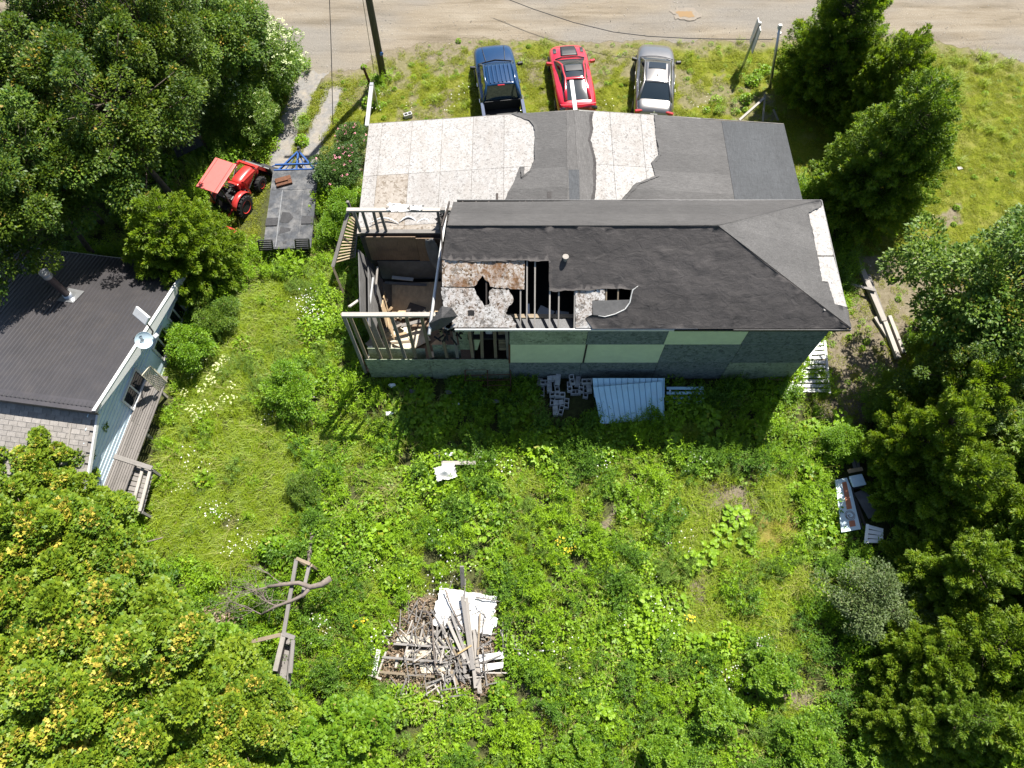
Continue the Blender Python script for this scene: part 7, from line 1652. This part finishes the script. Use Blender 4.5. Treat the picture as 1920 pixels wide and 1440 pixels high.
for a in [(867, 1118, 887, 1255, .55, .50, .13, .05, 'wood_grey'), (875, 1120, 892, 1290, .56, .40, .11, .05, 'wood_pale'), (890, 1180, 900, 1300, .46, .2, .14, .04, 'wood_pale'), (846, 1150, 884, 1255, .5, .48, .09, .04, 'wood_grey'), (826, 1170, 852, 1228, .42, .40, .09, .04, 'wood_pale'), (838, 1195, 868, 1252, .44, .42, .07, .03, 'wood_stud'), (840, 1165, 872, 1236, .5, .5, .10, .03, 'wood_pale'), (900, 1150, 896, 1228, .5, .44, .06, .03, 'wood_stud'), (858, 1226, 884, 1210, .6, .55, .05, .02, 'wood_new'), (738, 1207, 860, 1215, .36, .34, .07, .06, 'wood_grey'), (716, 1232, 840, 1242, .34, .32, .07, .06, 'wood_grey'), (712, 1260, 815, 1269, .26, .24, .07, .05, 'wood_stud'), (724, 1222, 706, 1270, .32, .26, .06, .05, 'wood_pale'),
          (800, 1290, 826, 1274, .3, .3, .06, .03, 'wood_pale'), (840, 1262, 870, 1256, .34, .34, .12, .03, 'wood_grey'), (842, 1272, 880, 1268, .3, .3, .13, .03, 'wood_grey'), (846, 1258, 858, 1284, .38, .3, .09, .03, 'wood_stud'), (878, 1240, 890, 1258, .5, .4, .12, .05, 'wood_pale'), (868, 1228, 872, 1262, .48, .4, .10, .03, 'wood_grey'), (784, 1145, 816, 1150, .3, .3, .07, .05, 'wood_dark'), (800, 1292, 778, 1295, .14, .1, .08, .04, 'wood_stud'), (820, 1172, 818, 1240, .4, .34, .05, .03, 'wood_grey'), (795, 1165, 788, 1200, .36, .34, .06, .03, 'wood_pale'), (902, 1188, 928, 1198, .3, .26, .10, .03, 'wood_stud'), (884, 1256, 905, 1266, .4, .36, .05, .03, 'wood_dark'), (746, 1226, 742, 1252, .24, .2, .08, .02, 'wood_pale'), (835, 1296, 838, 1272, .2, .3, .08, .03, 'wood_pale'), (908, 1240, 906, 1258, .38, .34, .05, .03, 'wood_stud')]: hb(*a)
# bare sticks on it
def stick(name, label, pts, r, group=None, m='twig', cat='branch'):
    b_ = MB(); b_.tube(pts, r, 6); return tag(b_.build(name, M[m], smooth=True), label, cat, group)
stick('bare_branch', 'crooked pale branch lying down the middle of the heap', [at(784, 1122, .5), at(800, 1146, .55), at(810, 1160, .55), at(812, 1200, .5), at(815, 1240, .42), at(820, 1270, .3)], [.015, .02, .025, .03, .03, .02])
stick('bare_branch', 'thin branch standing out above the white sheet', [at(835, 1105, .6), at(843, 1130, .5), at(862, 1170, .45), at(880, 1195, .45)], [.03, .028, .025, .02])
for k in range(10): pass
b_ = MB()
for k in range(90):
    p = at(rg.uniform(720, 920), rg.uniform(1150, 1300), rg.uniform(.08, .45)); a = rg.uniform(0, 6.28); l = rg.uniform(.2, .7); q = p + Vector((math.cos(a) * l, math.sin(a) * l, rg.uniform(-.12, .12))); b_.tube([p, p.lerp(q, .5) + Vector((rg.uniform(-.06, .06), rg.uniform(-.06, .06), .03)), q], [.010, .008, .005], 4)
kind(b_.build('twigs', M['twig']), 'stuff')
npd = np.random.default_rng(55); n = 5200; pu, pv = npd.uniform(690, 930, n), npd.uniform(1120, 1310, n); ok = inpoly(pu, pv, BARE[-1]); pu, pv = pu[ok], pv[ok]; n = len(pu)
P = np.array([tuple(at(a, b_2, .03 + .2 * npd.random())) for a, b_2 in zip(pu, pv)])
kind(link(bpy.data.objects.new('dead_leaves', leaf_mesh('dead_leaves', [leaves(npd, P, npd.normal(size=(n, 3)) * np.array([1, 1, .3]), np.array([0, 0, 1.]) + npd.normal(0, .4, (n, 3)), .10 * npd.uniform(.5, 1.4, n), .045 * np.ones(n), 1, lcol(npd, n, .45, .3))], LM['dead']))), 'stuff')
n = 500; P = np.array([tuple(at(npd.normal(330, 26), npd.normal(1170, 12), .7 + .2 * npd.random())) if k < 300 else tuple(at(npd.normal(390, 20), npd.normal(1160, 8), .7)) for k in range(n)])
kind(link(bpy.data.objects.new('dead_leaves', leaf_mesh('dead_leaves', [leaves(npd, P, npd.normal(size=(n, 3)) * np.array([1, 1, .3]), np.array([0, 0, 1.]) + npd.normal(0, .4, (n, 3)), .12 * npd.uniform(.5, 1.4, n), .06 * np.ones(n), 1, lcol(npd, n, .9, .2))], LM['dead']))), 'stuff')
tag(piece('grey_stake', at(866, 1062, .9), at(868, 1103, .25), .13, .08, M['wood_grey']), 'short grey stake sticking up behind the white sheet of the heap', 'stake')
# splinters and broken laths too small to pick apart
b_ = MB(); rg = random.Random(31)
for k in range(150):
    p = at(rg.gauss(840, 52), rg.gauss(1222, 42), rg.uniform(.18, .5)); a = rg.choice([1.2, 1.35, 1.5, 1.7, 1.9, .1, .3, 2.4]) + rg.uniform(-.3, .3); l = rg.uniform(.25, 1.0)
    q = p + Vector((math.cos(a) * l, math.sin(a) * l, rg.uniform(-.1, .12))); b_.beam(p, q, rg.uniform(.02, .06), .015, taper=rg.uniform(.3, 1))
kind(b_.build('splinters', M['wood_grey']), 'stuff')
b_ = MB()
for k in range(70):
    p = at(rg.gauss(835, 55), rg.gauss(1225, 42), rg.uniform(.2, .45)); a = rg.uniform(0, 6.28); l = rg.uniform(.2, .8)
    q = p + Vector((math.cos(a) * l, math.sin(a) * l, rg.uniform(-.1, .1))); b_.beam(p, q, rg.uniform(.02, .07), .015, taper=rg.uniform(.3, 1))
kind(b_.build('splinters', M['wood_pale']), 'stuff')
# rotten footbridge and the fallen branch over its rail
fb_ = thing('footbridge', 'rotten grey plank footbridge with long handrails, half swallowed by maple shoots', 'footbridge', at(535, 1200, 0))
r0, r1 = at(556, 1048, 1.35), at(532, 1188, 1.35); 
piece('handrail', r0, r1, .12, .06, M['wood_grey'], fb_); piece('handrail', at(533, 1186, 1.35), at(516, 1258, 1.3), .15, .06, M['wood_pale'], fb_); piece('handrail', at(550, 1200, 1.3), at(545, 1262, 1.2), .11, .06, M['wood_grey'], fb_)
piece('crossbar', at(556, 1047, 1.35), at(582, 1058, 1.32), .10, .10, M['wood_stud'], fb_); piece('crossbar', at(530, 1188, 1.36), at(553, 1196, 1.3), .13, .08, M['wood_grey'], fb_); piece('crossbar', at(460, 1206, 1.0), at(526, 1190, 1.3), .12, .04, M['wood_stud'], fb_)
piece('handrail', at(580, 1060, 1.25), at(566, 1120, 1.1), .11, .06, M['wood_grey'], fb_)
for k in range(10):
    v = 1192 + 9.5 * k; piece('plank', at(529 - .6 * k - 4, v, .8), at(548 - .3 * k, v + 4, .78), .17, .03, M['wood_grey'], fb_)
piece('side_board', at(535, 1192, 1.0), at(519, 1275, .95), .35, .03, M['wood_dark'], fb_, up=(1, .1, 0)); piece('side_board', at(549, 1205, 1.0), at(541, 1278, .95), .35, .03, M['wood_grey'], fb_, up=(1, .1, 0))
for u, v, z in ((557, 1050, 1.3), (532, 1188, 1.3), (583, 1060, 1.25)): p = at(u, v, z); piece('post', (p.x, p.y, 0), p, .09, .09, M['wood_stud'], fb_)
b_ = MB()
L1 = [at(620, 1084, 1.6), at(603, 1096, 1.55), at(582, 1101, 1.5), at(560, 1093, 1.5), at(530, 1096, 1.45), at(502, 1100, 1.4)]
b_.tube(L1, [.10, .10, .085, .07, .07, .05], 8); L2 = [at(582, 1101, 1.48), at(570, 1115, 1.45), at(548, 1126, 1.42), at(518, 1137, 1.35), at(490, 1152, 1.2)]; b_.tube(L2, [.07, .065, .05, .045, .03], 8)
rg = random.Random(4)
def twigs(p, d, l, r, n):
    pts_ = [p]
    for k in range(5):
        d = (d + Vector((rg.uniform(-.25, .25), rg.uniform(-.25, .25), rg.uniform(-.12, .12)))).normalized(); pts_.append(pts_[-1] + d * l / 5)
    b_.tube(pts_, [r * (1 - .17 * k) for k in range(6)], 5)
    if n > 0:
        for k in range(4): twigs(pts_[1 + k], (d + Vector((rg.uniform(-.9, .9), rg.uniform(-.9, .9), rg.uniform(-.2, .3)))).normalized(), l * .55, r * .55, n - 1)
for p, l in ((L1[-1], 1.5), (L2[-1], 1.6), (L1[4], 1.2), (L2[3], 1.3), (L2[2], 1.1)):
    for _ in range(2): twigs(p, Vector((-1, rg.uniform(-.5, .35), -.12)), l, .018, 2)
db = b_.build('fallen_branch', M['bark2'] if 'bark2' in M else M['twig'], smooth=True); tag(db, 'fallen dead branch with forked trunk and bare twigs over the footbridge rail', 'branch')
stick('rotten_log', 'grey rotten log lying up the meadow from the footbridge', [at(588, 985, .3), at(584, 1003, .42), at(583, 1015, .38), at(580, 1035, .42), at(579, 1050, .36), at(572, 1110, .3)], [.05, .09, .07, .09, .06, .05], m='twig', cat='log')
for k, (pts_, lb) in enumerate([([(235, 1032), (268, 1018), (305, 1008)], 'pale dead stick in the grass above the lower left maples')]):
    stick('dead_stick', lb, [at(u, v, .9) for u, v in pts_], .025)
# scrap in the shade line
crumple('scrap_sheet', 'crumpled white scrap sheet at the edge of the house shadow', 'sheet', at(836, 888, .5), .75, .55, M['white_bright'], 9, .3, 17, .28, .12)
board_thing('scrap_plank', 'brown plank lying across the crumpled white scrap', 'board', at(828, 868, .55), at(892, 868, .55), .14, .04, M['wood_pale'])
G = 'pale litter in the shade behind the house'
LB = ['pale scrap in the shade below the charred corner of the roof', 'pale scrap in the shade, leftmost under the wall', 'dull scrap between the wall and the leftmost pale one', 'pale scrap just above the brown scrap plank', 'small scrap left of the one above the scrap plank', 'scrap lying before the rusty iron frame', 'scrap under the right end of the rusty iron frame', 'grey scrap at the lit edge of the shade on the left']
for k, (u, v, a) in enumerate([(842, 735, .4), (735, 722, 1.0), (775, 733, .3), (842, 851, .7), (820, 852, .2), (855, 756, .9), (930, 752, .5), (730, 775, .2)]):
    c = at(u, v, .45); b_ = MB(); r = .16
    q = [c + Vector((r * math.cos(a + t), r * .6 * math.sin(a + t), .05 * math.sin(3 * t))) for t in (0, 1.3, 2.4, 3.6, 5.0)]
    b_.add(q + [p - Vector((0, 0, .02)) for p in q], [(0, 1, 2, 3, 4), (9, 8, 7, 6, 5)] + [(i, i + 5, (i + 1) % 5 + 5, (i + 1) % 5) for i in range(5)]); tag(b_.build('litter_scrap', M['white_metal' if k % 2 else 'board_grey']), LB[k], 'litter', G)
tag(MB().plate([at(u, v, .05) for u, v in [(1795, 313), (1802, 312), (1806, 316), (1797, 318)][::-1]], .03).build('pale_stone', M['stone']), 'single pale stone in the lawn right of the cedars', 'stone')
